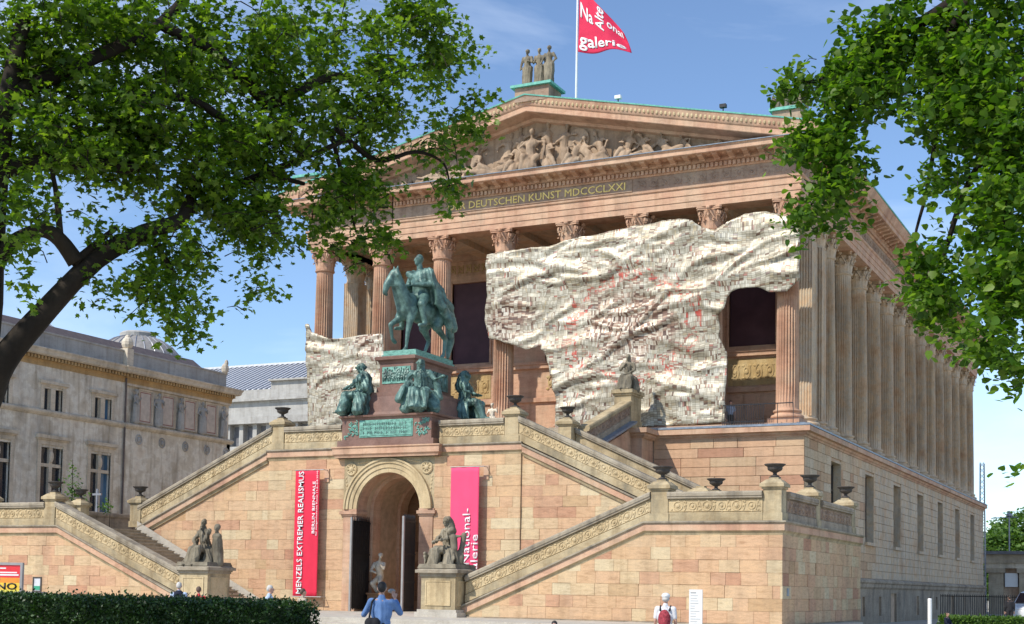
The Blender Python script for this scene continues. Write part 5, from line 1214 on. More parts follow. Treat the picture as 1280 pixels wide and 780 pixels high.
# ------------------------------------------------------------------ hangings, banners and flag
def hanging_mat(name, seed, patches, ring=None):
    """countless small flattened pieces wired together: cream, with brown patches and a broken red ring"""
    m, n, b = new_mat(name); L = n.links.new
    def vm(op, *ins):
        q = n.nodes.new('ShaderNodeVectorMath'); q.operation = op
        for i, s in enumerate(ins):
            if isinstance(s, tuple): q.inputs[i].default_value = s
            else: L(s, q.inputs[i])
        return q
    def mt(op, *ins):
        q = n.nodes.new('ShaderNodeMath'); q.operation = op
        for i, s in enumerate(ins):
            if isinstance(s, (int, float)): q.inputs[i].default_value = s
            else: L(s, q.inputs[i])
        return q.outputs[0]
    g = n.nodes.new('ShaderNodeNewGeometry'); sx = n.nodes.new('ShaderNodeSeparateXYZ'); L(g.outputs['Position'], sx.inputs[0])
    cx = n.nodes.new('ShaderNodeCombineXYZ'); L(sx.outputs[0], cx.inputs[0]); L(sx.outputs[2], cx.inputs[1])
    wn = noise_node(n, 0.55, 2, 0.5); wv_ = vm('MULTIPLY_ADD', wn.outputs['Color'], (.7, .7, 0), cx.outputs[0]).outputs[0]
    def cells(sz, off):
        d = vm('MULTIPLY', wv_, (1 / sz[0], 1 / sz[1], 0)); f = vm('FLOOR', d.outputs[0]); a = vm('ADD', f.outputs[0], (off, off * 1.7, 0))
        w_ = n.nodes.new('ShaderNodeTexWhiteNoise'); w_.noise_dimensions = '2D'; L(a.outputs[0], w_.inputs['Vector'])
        fr = n.nodes.new('ShaderNodeSeparateXYZ'); L(vm('FRACTION', d.outputs[0]).outputs[0], fr.inputs[0]); return w_.outputs[0], fr
    ph, fh = cells((.21, .095), seed); pv, fv = cells((.085, .24), seed + 3); blk_, _ = cells((.62, .42), seed + 7.3); big, _ = cells((1.7, 1.1), seed + 9.1)
    vert = mt('GREATER_THAN', blk_, .58)                                  # some fields run upright, most lie flat
    def pick(x, y):
        k = n.nodes.new('ShaderNodeMix'); k.data_type = 'FLOAT'; L(vert, k.inputs[0]); L(x, k.inputs[2]); L(y, k.inputs[3]); return k.outputs[0]
    r1 = pick(ph, pv); seam = pick(fh.outputs[1], fv.outputs[0]); seam2 = pick(fh.outputs[0], fv.outputs[1])
    cream = ramp(n, [(0.0, (.13, .08, .055)), (.06, (.28, .18, .12)), (.13, (.36, .31, .23)), (.35, (.46, .42, .32)), (.6, (.54, .50, .40)), (.86, (.60, .56, .45)), (.93, (.50, .41, .26)), (.97, (.30, .29, .26)), (1.0, (.45, .16, .11))]); L(r1, cream.inputs[0])
    bro = ramp(n, [(0.0, (.09, .045, .03)), (.22, (.22, .12, .08)), (.42, (.36, .23, .16)), (.5, (.52, .43, .33)), (.8, (.62, .57, .47)), (1.0, (.44, .31, .22))]); L(r1, bro.inputs[0])
    red = ramp(n, [(0.0, (.50, .07, .05)), (.36, (.56, .14, .09)), (.46, (.52, .36, .27)), (.7, (.58, .52, .42)), (1.0, (.34, .20, .14))]); L(r1, red.inputs[0])
    no = noise_node(n, 0.9, 6, 0.72)
    def dist(c, r):
        q = vm('DIVIDE', vm('SUBTRACT', cx.outputs[0], (c[0], c[1], 0)).outputs[0], (r[0], r[1], 1)); l = vm('LENGTH', q.outputs[0]).outputs['Value']
        return mt('ADD', l, mt('MULTIPLY_ADD', no.outputs['Fac'], 1.3, -.65))
    c = cream.outputs[0]
    for ce, ra, lo, hi in patches:
        r_ = ramp(n, [(lo, (1, 1, 1)), (hi, (0, 0, 0))]); L(mt('MULTIPLY_ADD', blk_, .25, dist(ce, ra)), r_.inputs[0])
        c = mixc(n, r_.outputs[0], c, bro.outputs[0])
    if ring:
        r_ = ramp(n, [(.40, (0, 0, 0)), (.43, (1, 1, 1)), (.50, (1, 1, 1)), (.53, (0, 0, 0))]); sc = mt('MULTIPLY', dist(*ring), .45); L(sc, r_.inputs[0])
        gate = noise_node(n, 2.2, 4, .7); gr = ramp(n, [(.46, (0, 0, 0)), (.54, (1, 1, 1))]); L(gate.outputs['Fac'], gr.inputs[0])
        c = mixc(n, mixc(n, 1.0, r_.outputs[0], gr.outputs[0], 'MULTIPLY'), c, red.outputs[0])
    tone = ramp(n, [(0, (.72, .69, .64)), (.5, (.98, .98, .97)), (1, (1.12, 1.13, 1.15))]); L(blk_, tone.inputs[0]); c = mixc(n, .7, c, tone.outputs[0], 'MULTIPLY')
    tone2 = ramp(n, [(0, (.88, .85, .80)), (1, (1.06, 1.07, 1.08))]); L(big, tone2.inputs[0]); c = mixc(n, .8, c, tone2.outputs[0], 'MULTIPLY')
    ed = ramp(n, [(0.0, (.16, .12, .09)), (.26, (1, 1, 1))]); L(seam, ed.inputs[0]); c = mixc(n, .8, c, ed.outputs[0], 'MULTIPLY')
    ed2 = ramp(n, [(0.0, (.22, .17, .13)), (.16, (1, 1, 1))]); L(seam2, ed2.inputs[0]); c = mixc(n, .7, c, ed2.outputs[0], 'MULTIPLY')
    L(c, b.inputs['Base Color']); b.inputs['Roughness'].default_value = .45; b.inputs['Metallic'].default_value = .15
    bump(n, b, r1, .35, .02); return m
def inside(p, poly):
    r = False; n = len(poly)
    for i in range(n):
        a, b = poly[i], poly[(i + 1) % n]
        if (a[1] > p[1]) != (b[1] > p[1]) and p[0] < (b[0] - a[0]) * (p[1] - a[1]) / (b[1] - a[1]) + a[0]: r = not r
    return r
def hanging(name, label, poly, mat, y0, seed, nfold, amp):
    """heavy cloth with long sagging folds, its edge following the outline"""
    st = .10; pa = np.array(poly); x0, z0 = pa.min(0); x1, z1 = pa.max(0); nx, nz_ = int((x1 - x0) / st) + 2, int((z1 - z0) / st) + 2
    X, Z = np.meshgrid(x0 + np.arange(nx + 1) * st, z0 + np.arange(nz_ + 1) * st, indexing='ij'); r = np.random.default_rng(seed); Y = np.zeros_like(X)
    for k in range(nfold):
        px, pz = r.uniform(x0, x1), r.uniform(z0, z1); ln = r.uniform(.6, 2.9); s = r.normal(.12, .28); cv = r.normal(0, .07); a = amp * r.uniform(.35, 1.0) * (ln / 2.2) ** .5; w_ = r.uniform(.10, .30)
        u = (X - px) / ln; t = np.clip(1 - u * u, 0, None) ** 1.2; d = Z - (pz + s * (X - px) + cv * (X - px) ** 2 + .07 * np.sin(2.6 * X + k)) 
        Y = np.maximum(Y, a * t * np.where(d > 0, np.exp(-(d / (w_ * 1.9)) ** 2), np.exp(-(d / (w_ * .65)) ** 2)))
    bro_ = np.array([[noise.noise(Vector((x * .22, z * .26, seed))) * .30 + noise.noise(Vector((x * .9, z * 1.2, seed + 4))) * .07 + noise.noise(Vector((x * 2.6, z * 3.2, seed + 8))) * .025 for x, z in zip(xa, za)] for xa, za in zip(X, Z)])
    Yv = y0 - Y - bro_
    vs, ix, fs = [], {}, []
    def vid(i, j):
        if (i, j) not in ix: ix[i, j] = len(vs); vs.append((X[i, j], Yv[i, j], Z[i, j]))
        return ix[i, j]
    for i in range(nx):
        for j in range(nz_):
            if inside((X[i, j] + st / 2, Z[i, j] + st / 2), poly): fs.append((vid(i, j), vid(i + 1, j), vid(i + 1, j + 1), vid(i, j + 1)))
    me = bpy.data.meshes.new(name); me.from_pydata(vs, [], fs); me.materials.append(mat); me.update()
    b = bmesh.new(); b.from_mesh(me)
    for v in b.verts:
        if v.is_boundary:                          # pull the rim onto the outline, slightly ragged
            best = None; p = Vector((v.co.x, v.co.z))
            for k in range(len(poly)):
                q, q2 = Vector(poly[k]), Vector(poly[(k + 1) % len(poly)]); e = q2 - q; t = max(0, min(1, (p - q).dot(e) / e.length_squared)); c = q + e * t
                if best is None or (c - p).length < best[0]: best = ((c - p).length, c)
            if best[0] < .16: v.co.x = best[1].x + .02 * noise.noise(v.co * 4); v.co.z = best[1].y + .04 * noise.noise(v.co * 3)
    bmesh.ops.solidify(b, geom=b.faces[:], thickness=.03); b.to_mesh(me); b.free(); me.polygons.foreach_set('use_smooth', [True] * len(me.polygons))
    return tag(obj(name, me), label, 'wall hanging', 'patchwork hangings on the colonnade')
DR= [(-16.35, 19.48), (-14.82, 19.51), (-12.38, 19.58), (-12.01, 19.72), (-11.01, 19.92), (-9.97, 19.94), (-9.08, 20.06), (-7.97, 20.16), (-6.76, 20.16), (-6.24, 20.27), (-5.39, 20.26), (-4.71, 20.11), (-4.12, 19.68), (-3.5, 19.5), (-3.08, 19.82), (-2.06, 20.2), (-1.06, 20.25), (0.14, 19.84), (0.73, 19.23), (0.78, 16.64), (0.35, 16.36), (0.12, 16.15), (-0.75, 16.18), (-1.23, 16.41), (-1.64, 16.49), (-2.24, 16.5), (-2.69, 16.37), (-2.93, 16.07), (-3.01, 15.56), (-3.38, 15.18), (-3.29, 14.58), (-3.37, 14.18), (-2.95, 13.36), (-2.91, 12.76), (-2.98, 10.97), (-2.89, 9.86), (-4.86, 9.78), (-6.9, 9.81), (-9.16, 9.77), (-12.08, 9.66), (-12.06, 11.38), (-12.35, 12.66), (-12.65, 13.73), (-13.08, 14.31), (-13.77, 14.1), (-14.48, 14.4), (-14.96, 14.52), (-15.44, 14.76), (-16.12, 14.89), (-16.38, 15.91), (-16.21, 17.2)]
DL= [(-27.93, 16.5), (-27.66, 16.48), (-27.53, 16.01), (-26.98, 15.83), (-26.31, 15.51), (-25.34, 15.54), (-24.28, 15.61), (-22.75, 15.55), (-22.67, 14.55), (-22.43, 13.19), (-22.24, 9.84), (-27.67, 10.02)]
hanging('draped_hanging', 'huge cream patchwork hanging with brown middle and red flecks draped over the right columns', DR,
        hanging_mat('patchwork_large', 3.0, [((-14.9, 15.9), (1.9, 1.8), .55, 1.0), ((-7.9, 15.1), (3.1, 2.3), .72, 1.05)], ((-7.9, 15.0), (3.25, 2.5))), -.36, 12, 120, .23)
hanging('draped_hanging', 'smaller cream patchwork hanging across the left columns beside the horseman', DL,
        hanging_mat('patchwork_small', 11.0, [((-23.6, 15.3), (1.5, 1.5), .5, .95)]), -.32, 7, 34, .19)

def banner(name, label, x0, x1, z0, z1, y, mat, texts):
    t = thing(name, label, 'banner', ((x0 + x1) / 2, y, z0), world=True)
    n = 24; m = 14; vs = []; fs = []
    for i in range(n + 1):
        for j in range(m + 1):
            u, v = j / m, i / n; vs.append((x0 + (x1 - x0) * u, y + .012 * math.sin(u * 17) * (1 - .5 * v), z0 + (z1 - z0) * v))
    for i in range(n):
        for j in range(m): k = i * (m + 1) + j; fs.append((k, k + 1, k + m + 2, k + m + 1))
    me = MB().add(vs, fs).mesh('cloth', mat, True); b = bmesh.new(); b.from_mesh(me); bmesh.ops.solidify(b, geom=b.faces[:], thickness=.012); b.to_mesh(me); b.free(); obj('cloth', me, t)
    b = MB()
    for z in (z0 + .02, z1 - .02): b.tube([(x0 - .03, y, z), (x1 + .22, y, z)], .022, 6)
    for z in (z0 + .02, z1 - .02):
        for x in (x0 + .1, x1 + .2): b.tube([(x, y, z), (x, YA - .02, z)], .018, 6)
    b.build('bracket', MT['gate_edge'], t); MB().box(x1 + .03, x1 + .27, YA - .12, YA - .08, z1 - .55, z1 + .05).build('mounting_board', MT['cornice'], t)
    for body, xc, zb, L, h, bold in texts:            # lines that read upwards; xc = foot of the letters
        place_text('lettering', body, t, MT['white'], (xc, y - .04, zb), (0, 0, 1), (-1, 0, 0), h, L, bold, .004)
    return t
banner('banner', 'tall red banner with white upright lettering, left of the arch', -18.72, -17.42, 1.0, 6.72, YA - .45, MT['banner_red'],
       [('MENZELS EXTREMER REALISMUS', -18.24, 1.14, 5.5, .28, .014), ('BERLIN BIENNALE', -17.60, 3.84, 2.34, .15, .014), ('für zeitgenössische Kunst 11.6.-8.8.2010', -17.48, 3.75, 2.9, .075, 0)])
banner('banner', 'tall pink banner with white upright lettering, right of the arch', -10.72, -9.36, .9, 6.68, YA - .45, MT['banner_pink'],
       [('National-', -9.75, 2.52, 2.36, .36, .006), ('galerie', -9.36, 2.0, 1.78, .34, .006)])
# flag
fp = thing('flagpole', 'white flagpole flying a red flag above the gable', 'flagpole', (-13.12, 4.0, 26.9), world=True)
MB().tube([(-13.12, 4, 26.9), (-13.12, 4, 36.5)], [.07, .05], 10).build('pole', MT['white'], fp)
def flag_pt(u, v, off=0):
    W, H = 3.15, 4.1
    zb = 31.70 - .50 * u - .06 * math.sin(6 * u); h = H * (1 - .74 * u ** .95)
    x = -13.05 + W * u * (1 - .12 * v); y = 4.0 + .28 * math.sin(7 * u + 2.2 * v) * (.25 + u) - .1 * v * u + off
    return (x, y, zb + h * v)
vs, fs = [], []
for i in range(31):
    for j in range(25): vs.append(flag_pt(i / 30, j / 24))
for i in range(30):
    for j in range(24): k = i * 25 + j; fs.append((k, k + 25, k + 26, k + 1))
me = MB().add(vs, fs).mesh('flag', MT['flag_red'], True); b = bmesh.new(); b.from_mesh(me); bmesh.ops.solidify(b, geom=b.faces[:], thickness=.01); b.to_mesh(me); b.free(); fl = obj('flag', me, fp)
def flag_text(body, u0, v0, du, dv, rot):
    me = text_mesh(body, 1, 0, .02); b = bmesh.new(); b.from_mesh(me); bmesh.ops.triangulate(b, faces=b.faces[:]); bmesh.ops.subdivide_edges(b, edges=b.edges[:], cuts=2, use_grid_fill=False)
    L = max(v.co.x for v in b.verts)
    for v in b.verts:
        s, t = v.co.x / L, v.co.y / .72
        u, w_ = (u0 + du * s, v0 + dv * t) if not rot else (u0 - du * t, v0 + dv * s)
        v.co = flag_pt(min(1, u), min(1, w_), -.035)
    rr_ = bmesh.ops.extrude_face_region(b, geom=b.faces[:])
    for e in rr_['geom']:
        if isinstance(e, bmesh.types.BMVert): e.co.y += .006
    b.to_mesh(me); b.free(); me.materials.clear(); me.materials.append(MT['white']); obj('lettering', me, fl)
flag_text('galerie', .03, .10, .90, .21, False); flag_text('Na', .02, .52, .30, .22, False); flag_text('Alte', .56, .46, .19, .52, True); flag_text('onal', .62, .62, .30, .26, False)
for x, z, l in ((-8.6, 26.45, 'small white floodlight on the right gable slope near the flagpole'), (-3.0, 25.2, 'tiny dark lamp low on the right gable slope')):
    t = thing('floodlight', l, 'floodlight', (x, -.9, z)); b = MB(); b.box(-.16, .16, -.12, .12, .28, .45); b.build('lamp_head', MT['white'] if x < -5 else MT['iron'], t)
    b = MB(); b.tube([(0, 0, -.15), (0, 0, .3)], .03, 6); b.build('post', MT['iron'], t)

# ------------------------------------------------------------------ people
def person(label, loc, rz, h, top, trousers, hair, arms, style='short', legs=None, extra=None, vox=.011, headturn=0):
    """standing figure facing local -Y; arms: ((elbow, hand, hand direction) left, right)"""
    s = h / 1.76; t = thing('person', label, 'person', loc, rz)
    ft = (math.sin(headturn), -math.cos(headturn), 0)
    body = [('c', (0, 0, 1.42), .055, (0, -.02, 1.54), .052)] + head_prims((0, -.03, 1.64), ft)
    body += [('e', (0, .01, 1.02), (.15, .1, .12)), ('c', (0, .01, 1.05), .11, (0, 0, 1.36), .12), ('c', (-.14, 0, 1.4), .06, (.14, 0, 1.4), .06)]
    for sd in (1, -1):
        hip = (.09 * sd, 0, .95); kn = (.105 * sd, -.02, .5); an = (.11 * sd, .02, .08)
        if legs: kn, an = legs[0 if sd > 0 else 1]
        body += [('c', hip, .085, kn, .058), ('c', kn, .055, an, .038), ('c', an, .04, (an[0] + .01 * sd, an[1] - .14, an[2] - .04), .032)]
        e, hd, hdir = arms[0 if sd > 0 else 1]; sh = (.19 * sd, 0, 1.4)
        body += [('c', sh, .055, e, .043), ('c', e, .042, hd, .027)] + hand(hd, hdir, curl=.5, side=sd)
    me = grow(xf(body, s), vox, 1, None, 'body'); me.materials.append(MT['skin']); obj('body', me, t)
    sh_ = [('e', (0, .005, 1.02), (.185, .13, .12)), ('c', (0, .005, 1.05), .145, (0, 0, 1.33), .15), ('c', (-.155, 0, 1.385), .078, (.155, 0, 1.385), .078), ('e', (.06, 0, 1.22), (.15, .125, .22)), ('e', (-.06, 0, 1.22), (.15, .125, .22)), ('c', (0, 0, 1.40), .085, (0, -.005, 1.49), .068), ('c', (0, .03, 1.38), .085, (0, .02, 1.47), .06)]
    for sd in (1, -1):
        e, hd, _ = arms[0 if sd > 0 else 1]; E, H = Vector(e), Vector(hd); end = E.lerp(H, .8) if style == 'long' else Vector((.19 * sd, 0, 1.4)).lerp(E, .75)
        sh_.append(('c', (.19 * sd, 0, 1.395), .076, e if style == 'long' else end, .062))
        if style == 'long': sh_.append(('c', e, .06, tuple(end), .046))
    me = grow(xf(sh_, s), .016, 2, drape_folds(.005, 5, (0, 0), len(label)), 'shirt'); me.materials.append(top); obj('shirt', me, t)
    tr_ = [('e', (0, .01, .98), (.175, .13, .11))]
    for sd in (1, -1):
        hip = (.09 * sd, 0, .93); kn = (.105 * sd, -.02, .5); an = (.11 * sd, .02, .1)
        if legs: kn, an = legs[0 if sd > 0 else 1]
        tr_ += [('c', hip, .11, kn, .078), ('c', kn, .076, (an[0], an[1], an[2] + .03), .06)]
    me = grow(xf(tr_, s), .018, 2, drape_folds(.005, 4), 'trousers'); me.materials.append(trousers); obj('trousers', me, t)
    b = []
    for sd in (1, -1):
        an = (.11 * sd, .02, .08)
        if legs: an = legs[0 if sd > 0 else 1][1]
        b += [('c', (an[0], an[1] + .02, an[2] - .035), .045, (an[0] + .01 * sd, an[1] - .17, an[2] - .045), .04)]
    me = grow(xf(b, s), .014, 1, None, 'shoes'); me.materials.append(MT['dark_cloth']); obj('shoes', me, t)
    if hair:
        c = Vector((0, -.03, 1.66)); f = Vector(ft); q = c - f * .022 + Vector((0, 0, .022))
        hp = [('e', tuple(q), (.088, .1, .098)), ('e', tuple(q - f * .045 - Vector((0, 0, .03))), (.078, .062, .08))]
        me = grow(xf(hp, s), .012, 1, None, 'hair'); me.materials.append(hair); obj('hair', me, t)
    for nm, prims, mat, vx in (extra or []):
        me = grow(xf(prims, s), vx, 1, None, nm); me.materials.append(mat); obj(nm, me, t)
    return t
DOWN = (((.24, .02, 1.12), (.25, -.06, .88), (0, -.1, -1)), ((-.24, .02, 1.12), (-.25, -.06, .88), (0, -.1, -1)))
toward = lambda x, y, tx, ty: math.atan2(ty - y, tx - x) + math.pi / 2
person('man in a blue shirt seen from behind, photographing the arch, black bag on his back', (3.81, -43.12, G), toward(3.81, -43.12, -12, -14), 1.80, MT['shirt_blue'], MT['dark_cloth'], MT['hair_dark'],
       (((.33, -.1, 1.16), (.16, -.34, 1.38), (-.5, -.5, .8)), ((-.34, -.12, 1.2), (-.23, -.33, 1.47), (.3, -.5, .8))), 'long',
       extra=[('shoulder_bag', [('c', (.2, .19, .78), .09, (.2, .17, 1.02), .1), ('c', (.08, .19, .78), .09, (.1, .17, 1.02), .1)], MT['dark_cloth'], .02),
              ('bag_strap', [('c', (.22, .16, 1.05), .02, (.17, .1, 1.40), .02), ('c', (.17, .1, 1.40), .02, (.12, 0, 1.47), .02), ('c', (.12, 0, 1.47), .02, (-.1, -.14, 1.1), .02)], MT['dark_cloth'], .012),
              ('camera', [('e', (-.16, -.42, 1.60), (.075, .05, .045)), ('c', (-.16, -.44, 1.60), .04, (-.16, -.55, 1.60), .04)], MT['gate_edge'], .012)])
person('man in a white cap and pale shirt with a red patterned backpack', (6.9, -36.0, G), R(180 + 12), 1.66, MT['shirt_white'], MT['beige'], None, DOWN, 'short',
       extra=[('cap', [('e', (0, -.02, 1.71), (.105, .115, .075)), ('c', (0, -.1, 1.69), .05, (0, -.18, 1.68), .035)], MT['white'], .014),
              ('hair', [('e', (0, .0, 1.63), (.09, .095, .07))], MT['hair_grey'], .014),
              ('backpack', [('e', (0, .2, 1.15), (.155, .11, .24)), ('e', (0, .29, 1.06), (.11, .06, .12))], MT['bag_red'], .016),
              ('backpack_strap', [('c', (.11, .12, 1.36), .025, (.12, -.02, 1.47), .025), ('c', (.12, -.02, 1.47), .025, (.13, -.15, 1.2), .025), ('c', (-.11, .12, 1.36), .025, (-.12, -.02, 1.47), .025), ('c', (-.12, -.02, 1.47), .025, (-.13, -.15, 1.2), .025)], MT['dark_cloth'], .014)])
person('white haired man in a dark waistcoat over light sleeves, behind the hedge', (-10.17, -32.13, G), toward(-10.17, -32.13, -18, -20), 1.72, MT['shirt_light'], MT['navy'], MT['hair_grey'], DOWN, 'long',
       extra=[('waistcoat', [('c', (0, .0, 1.0), .17, (0, 0, 1.36), .172), ('c', (-.1, 0, 1.39), .085, (.1, 0, 1.39), .085)], MT['navy'], .018)])
person('person in a red top behind the hedge, next to the white haired man', (-9.72, -31.75, G), toward(-9.7, -31.7, -18, -20), 1.60, MT['red_cloth'], MT['navy'], MT['hair_brown'], DOWN, 'short')
person('grey haired person in a pale top walking behind the hedge, left of the red banner', (-6.49, -32.55, G), R(120), 1.68, MT['shirt_light'], MT['beige'], MT['hair_grey'], DOWN, 'short')
person('brown haired person behind the right end of the hedge, under the red banner', (-6.0, -31.6, G), R(150), 1.60, MT['beige'], MT['navy'], MT['hair_brown'], DOWN, 'short')
person('person in a light blue shirt in front of the yellow poster at the left edge', (-15.05, -34.75, G), R(160), 1.86, MT['shirt_light'], MT['navy'], MT['hair_grey'], DOWN, 'long')
person('dark haired person sitting on the ground below the sloping right parapet', (2.16, -31.58, G - .80), R(20), 1.66, MT['dark_cloth'], MT['navy'], MT['hair_dark'],
       (((.24, -.1, 1.14), (.14, -.34, 1.02), (-.2, -1, -.2)), ((-.24, -.1, 1.14), (-.14, -.34, 1.02), (.2, -1, -.2))), 'long', legs=(((.12, -.46, .93), (.13, -.5, .52)), ((-.12, -.46, .93), (-.13, -.5, .52))))
person('small figure in a pale shirt standing in the portico shade behind the railing', (-3.72, 3.0, 9.75), R(10), 1.66, MT['shirt_light'], MT['dark_cloth'], MT['hair_dark'], DOWN, 'short', vox=.016)
person('distant person in dark clothes beside the white car', (8.66, 14.0, G), R(200), 1.75, MT['dark_cloth'], MT['dark_cloth'], MT['hair_dark'], DOWN, 'long', vox=.016)
person('person in dark clothes crouching at the foot of the shaded side wall', (7.2, 2.0, -.72), R(70), 1.5, MT['navy'], MT['navy'], MT['hair_dark'],
       (((.24, -.1, 1.14), (.14, -.34, 1.02), (-.2, -1, -.2)), ((-.24, -.1, 1.14), (-.14, -.34, 1.02), (.2, -1, -.2))), 'long', legs=(((.12, -.40, 1.02), (.13, -.36, .64)), ((-.12, -.40, 1.02), (-.13, -.36, .64))), vox=.016)

# ------------------------------------------------------------------ street furniture
t = thing('poster_stand', 'metal framed poster stand with a red, yellow and green poster at the left edge', 'poster stand', (-15.9, -34.0, G), R(14))
b = MB(); b.box(-.08 - 1.0, 0.0 - 1.0, -.05, .05, 0, 2.25); b.box(.92, 1.0, -.05, .05, 0, 2.25); b.box(-1.0, .92, -.05, .05, 2.17, 2.25); b.box(-1.0, .92, -.05, .05, .55, .63); b.build('frame', MT['gate_edge'], t)
POST = [((.74, .03, .04), 1.78, 2.17), ((.80, .28, .03), 1.62, 1.78), ((.86, .56, .05), 1.4, 1.62), ((.80, .72, .10), 1.15, 1.4), ((.30, .55, .12), .9, 1.15), ((.10, .38, .2), .63, .9)]
for i, (c, z0, z1) in enumerate(POST): MB().box(-1.0, .92, -.02, .02, z0 + .001, z1).build('poster', plain('poster_print_%d' % i, c, .5, 0, .08), t)
b = MB(); b.box(.05, .42, -.026, -.02, 2.05, 2.09); b.box(.05, .8, -.026, -.02, 1.92, 1.96); b.box(.05, .86, -.026, -.02, 1.84, 1.89); b.build('poster_lines', MT['white'], t)
for body, z in (('NO', 1.42), ('ORS', 1.13)): place_text('lettering', body, t, MT['iron'], (.12, -.03, z), (1, 0, 0), (0, 0, 1), .2, .7, .02, .004)
t = thing('menu_board', 'small dark framed board on a grey table beside the poster stand', 'board', (-14.25, -33.9, G), R(14))
b = MB(); b.box(-.5, .22, -.3, .3, 1.28, 1.36); b.build('table_top', MT['gate_edge'], t)
for x, y in ((-.46, -.26), (.18, -.26), (-.46, .26), (.18, .26)): MB().box(x - .02, x + .02, y - .02, y + .02, 0, 1.28).build('leg', MT['gate_edge'], t)
b = MB(); 
for x0, x1, z0, z1 in ((-.1, -.06, 1.36, 1.82), (.16, .2, 1.36, 1.82), (-.06, .16, 1.78, 1.82), (-.06, .16, 1.36, 1.40)): b.box(x0, x1, -.02, .02, z0, z1)
b.build('frame', MT['win_frame'], t); MB().box(-.06, .16, -.005, .005, 1.4, 1.78).build('sheet', MT['shirt_white'], t); MB().box(-.05, .15, -.012, -.005, 1.42, 1.54).build('green_patch', plain('green_print', (.05, .35, .2), .5), t)
t = thing('info_pillar', 'white information pillar standing before the right terrace wall', 'pillar', (4.62, -27.1, G)); t.rotation_euler = (0, 0, R(12))
MB().box(-.19, .19, -.05, .05, 0, 1.77).build('panel', MT['white'], t)
b = MB(); rr_ = random.Random(3)
for i in range(14): z = 1.66 - .075 * i; b.box(-.15, -.15 + rr_.uniform(.12, .29), -.053, -.05, z, z + (.03 if i == 0 else .012))
b.build('fine_print', MT['gate_edge'], t)
t = thing('bollard', 'plain white round post standing on the grass at lower right', 'post', (8.15, -8.55, G)); b = MB(); b.lathe([(.085, 0), (.085, 1.55), (.07, 1.58), (0, 1.59)], 14); b.build('post', MT['white'], t)
t = thing('signpost', 'grey post with a short cross piece on the far side of the left terrace', 'post', (-35.8, -8.3, G)); MB().tube([(0, 0, 0), (0, 0, 6.7)], .07, 8).build('post', MT['zinc'], t); MB().box(-.3, .3, -.05, .05, 6.35, 6.46).build('cross_piece', MT['zinc'], t)

# ------------------------------------------------------------------ trees
CL= [(3.45, -51.61, 8.91, 1.05, 0.94, 1), (3.96, -50.27, 9.44, 1.16, 0.93, 1), (4.59, -48.86, 9.73, 1.28, 0.98, 0.8), (5.36, -47.41, 10.34, 1.15, 0.77, 0.75), (6.14, -46.49, 10.69, 0.98, 0.63, 0.9), (6.48, -45.77, 10.77, 0.56, 0.51, 0.9), (3.71, -51.95, 7.54, 0.91, 0.7, 1), (4.18, -50.62, 7.94, 1.13, 0.85, 1), (4.72, -49.26, 8.23, 1.07, 0.89, 1), (5.34, -47.89, 8.95, 1.06, 0.81, 0.85), (6.03, -47.02, 9.39, 0.77, 0.64, 0.75), (6.48, -46.27, 9.91, 0.46, 0.37, 0.6), (6.76, -45.33, 9.57, 0.32, 0.4, 1), (6.58, -45.62, 9.23, 0.4, 0.32, 0.8), (6.35, -46.27, 8.93, 0.52, 0.37, 0.7), (5.81, -46.74, 8.59, 0.57, 0.36, 0.6), (6.0, -46.31, 8.63, 0.29, 0.18, 0.4), (6.48, -45.61, 8.33, 0.21, 0.43, 0.9), (5.67, -47.32, 7.99, 0.61, 0.61, 0.95), (5.76, -47.0, 7.22, 0.46, 0.33, 0.9), (5.65, -47.26, 6.91, 0.38, 0.28, 0.9), (5.84, -46.73, 7.15, 0.18, 0.28, 0.7), (5.49, -47.59, 7.36, 0.38, 0.38, 0.7), (5.33, -48.14, 7.68, 0.71, 0.68, 0.95), (5.12, -48.64, 6.95, 0.46, 0.51, 0.8), (5.05, -48.96, 6.22, 0.24, 0.5, 0.6), (5.32, -48.31, 6.83, 0.37, 0.37, 0.6), (4.71, -49.75, 7.19, 0.81, 0.58, 1), (4.93, -49.19, 7.14, 0.47, 0.47, 0.7), (4.59, -49.97, 6.29, 0.46, 0.53, 1), (4.61, -50.24, 5.46, 0.48, 0.45, 0.9), (4.79, -50.02, 5.2, 0.2, 0.25, 0.6), (4.46, -50.67, 5.79, 0.4, 0.29, 0.8), (4.19, -51.25, 5.74, 0.31, 0.17, 0.6), (4.31, -51.01, 6.29, 0.44, 0.24, 0.5), (4.53, -50.45, 6.4, 0.34, 0.34, 0.6), (3.78, -52.36, 6.02, 0.38, 0.61, 0.75), (3.85, -52.29, 5.39, 0.19, 0.27, 0.7), (3.73, -52.21, 6.7, 0.44, 0.36, 0.7), (4.06, -51.39, 6.88, 0.44, 0.24, 0.6), (4.01, -51.62, 6.5, 0.32, 0.19, 0.4)]
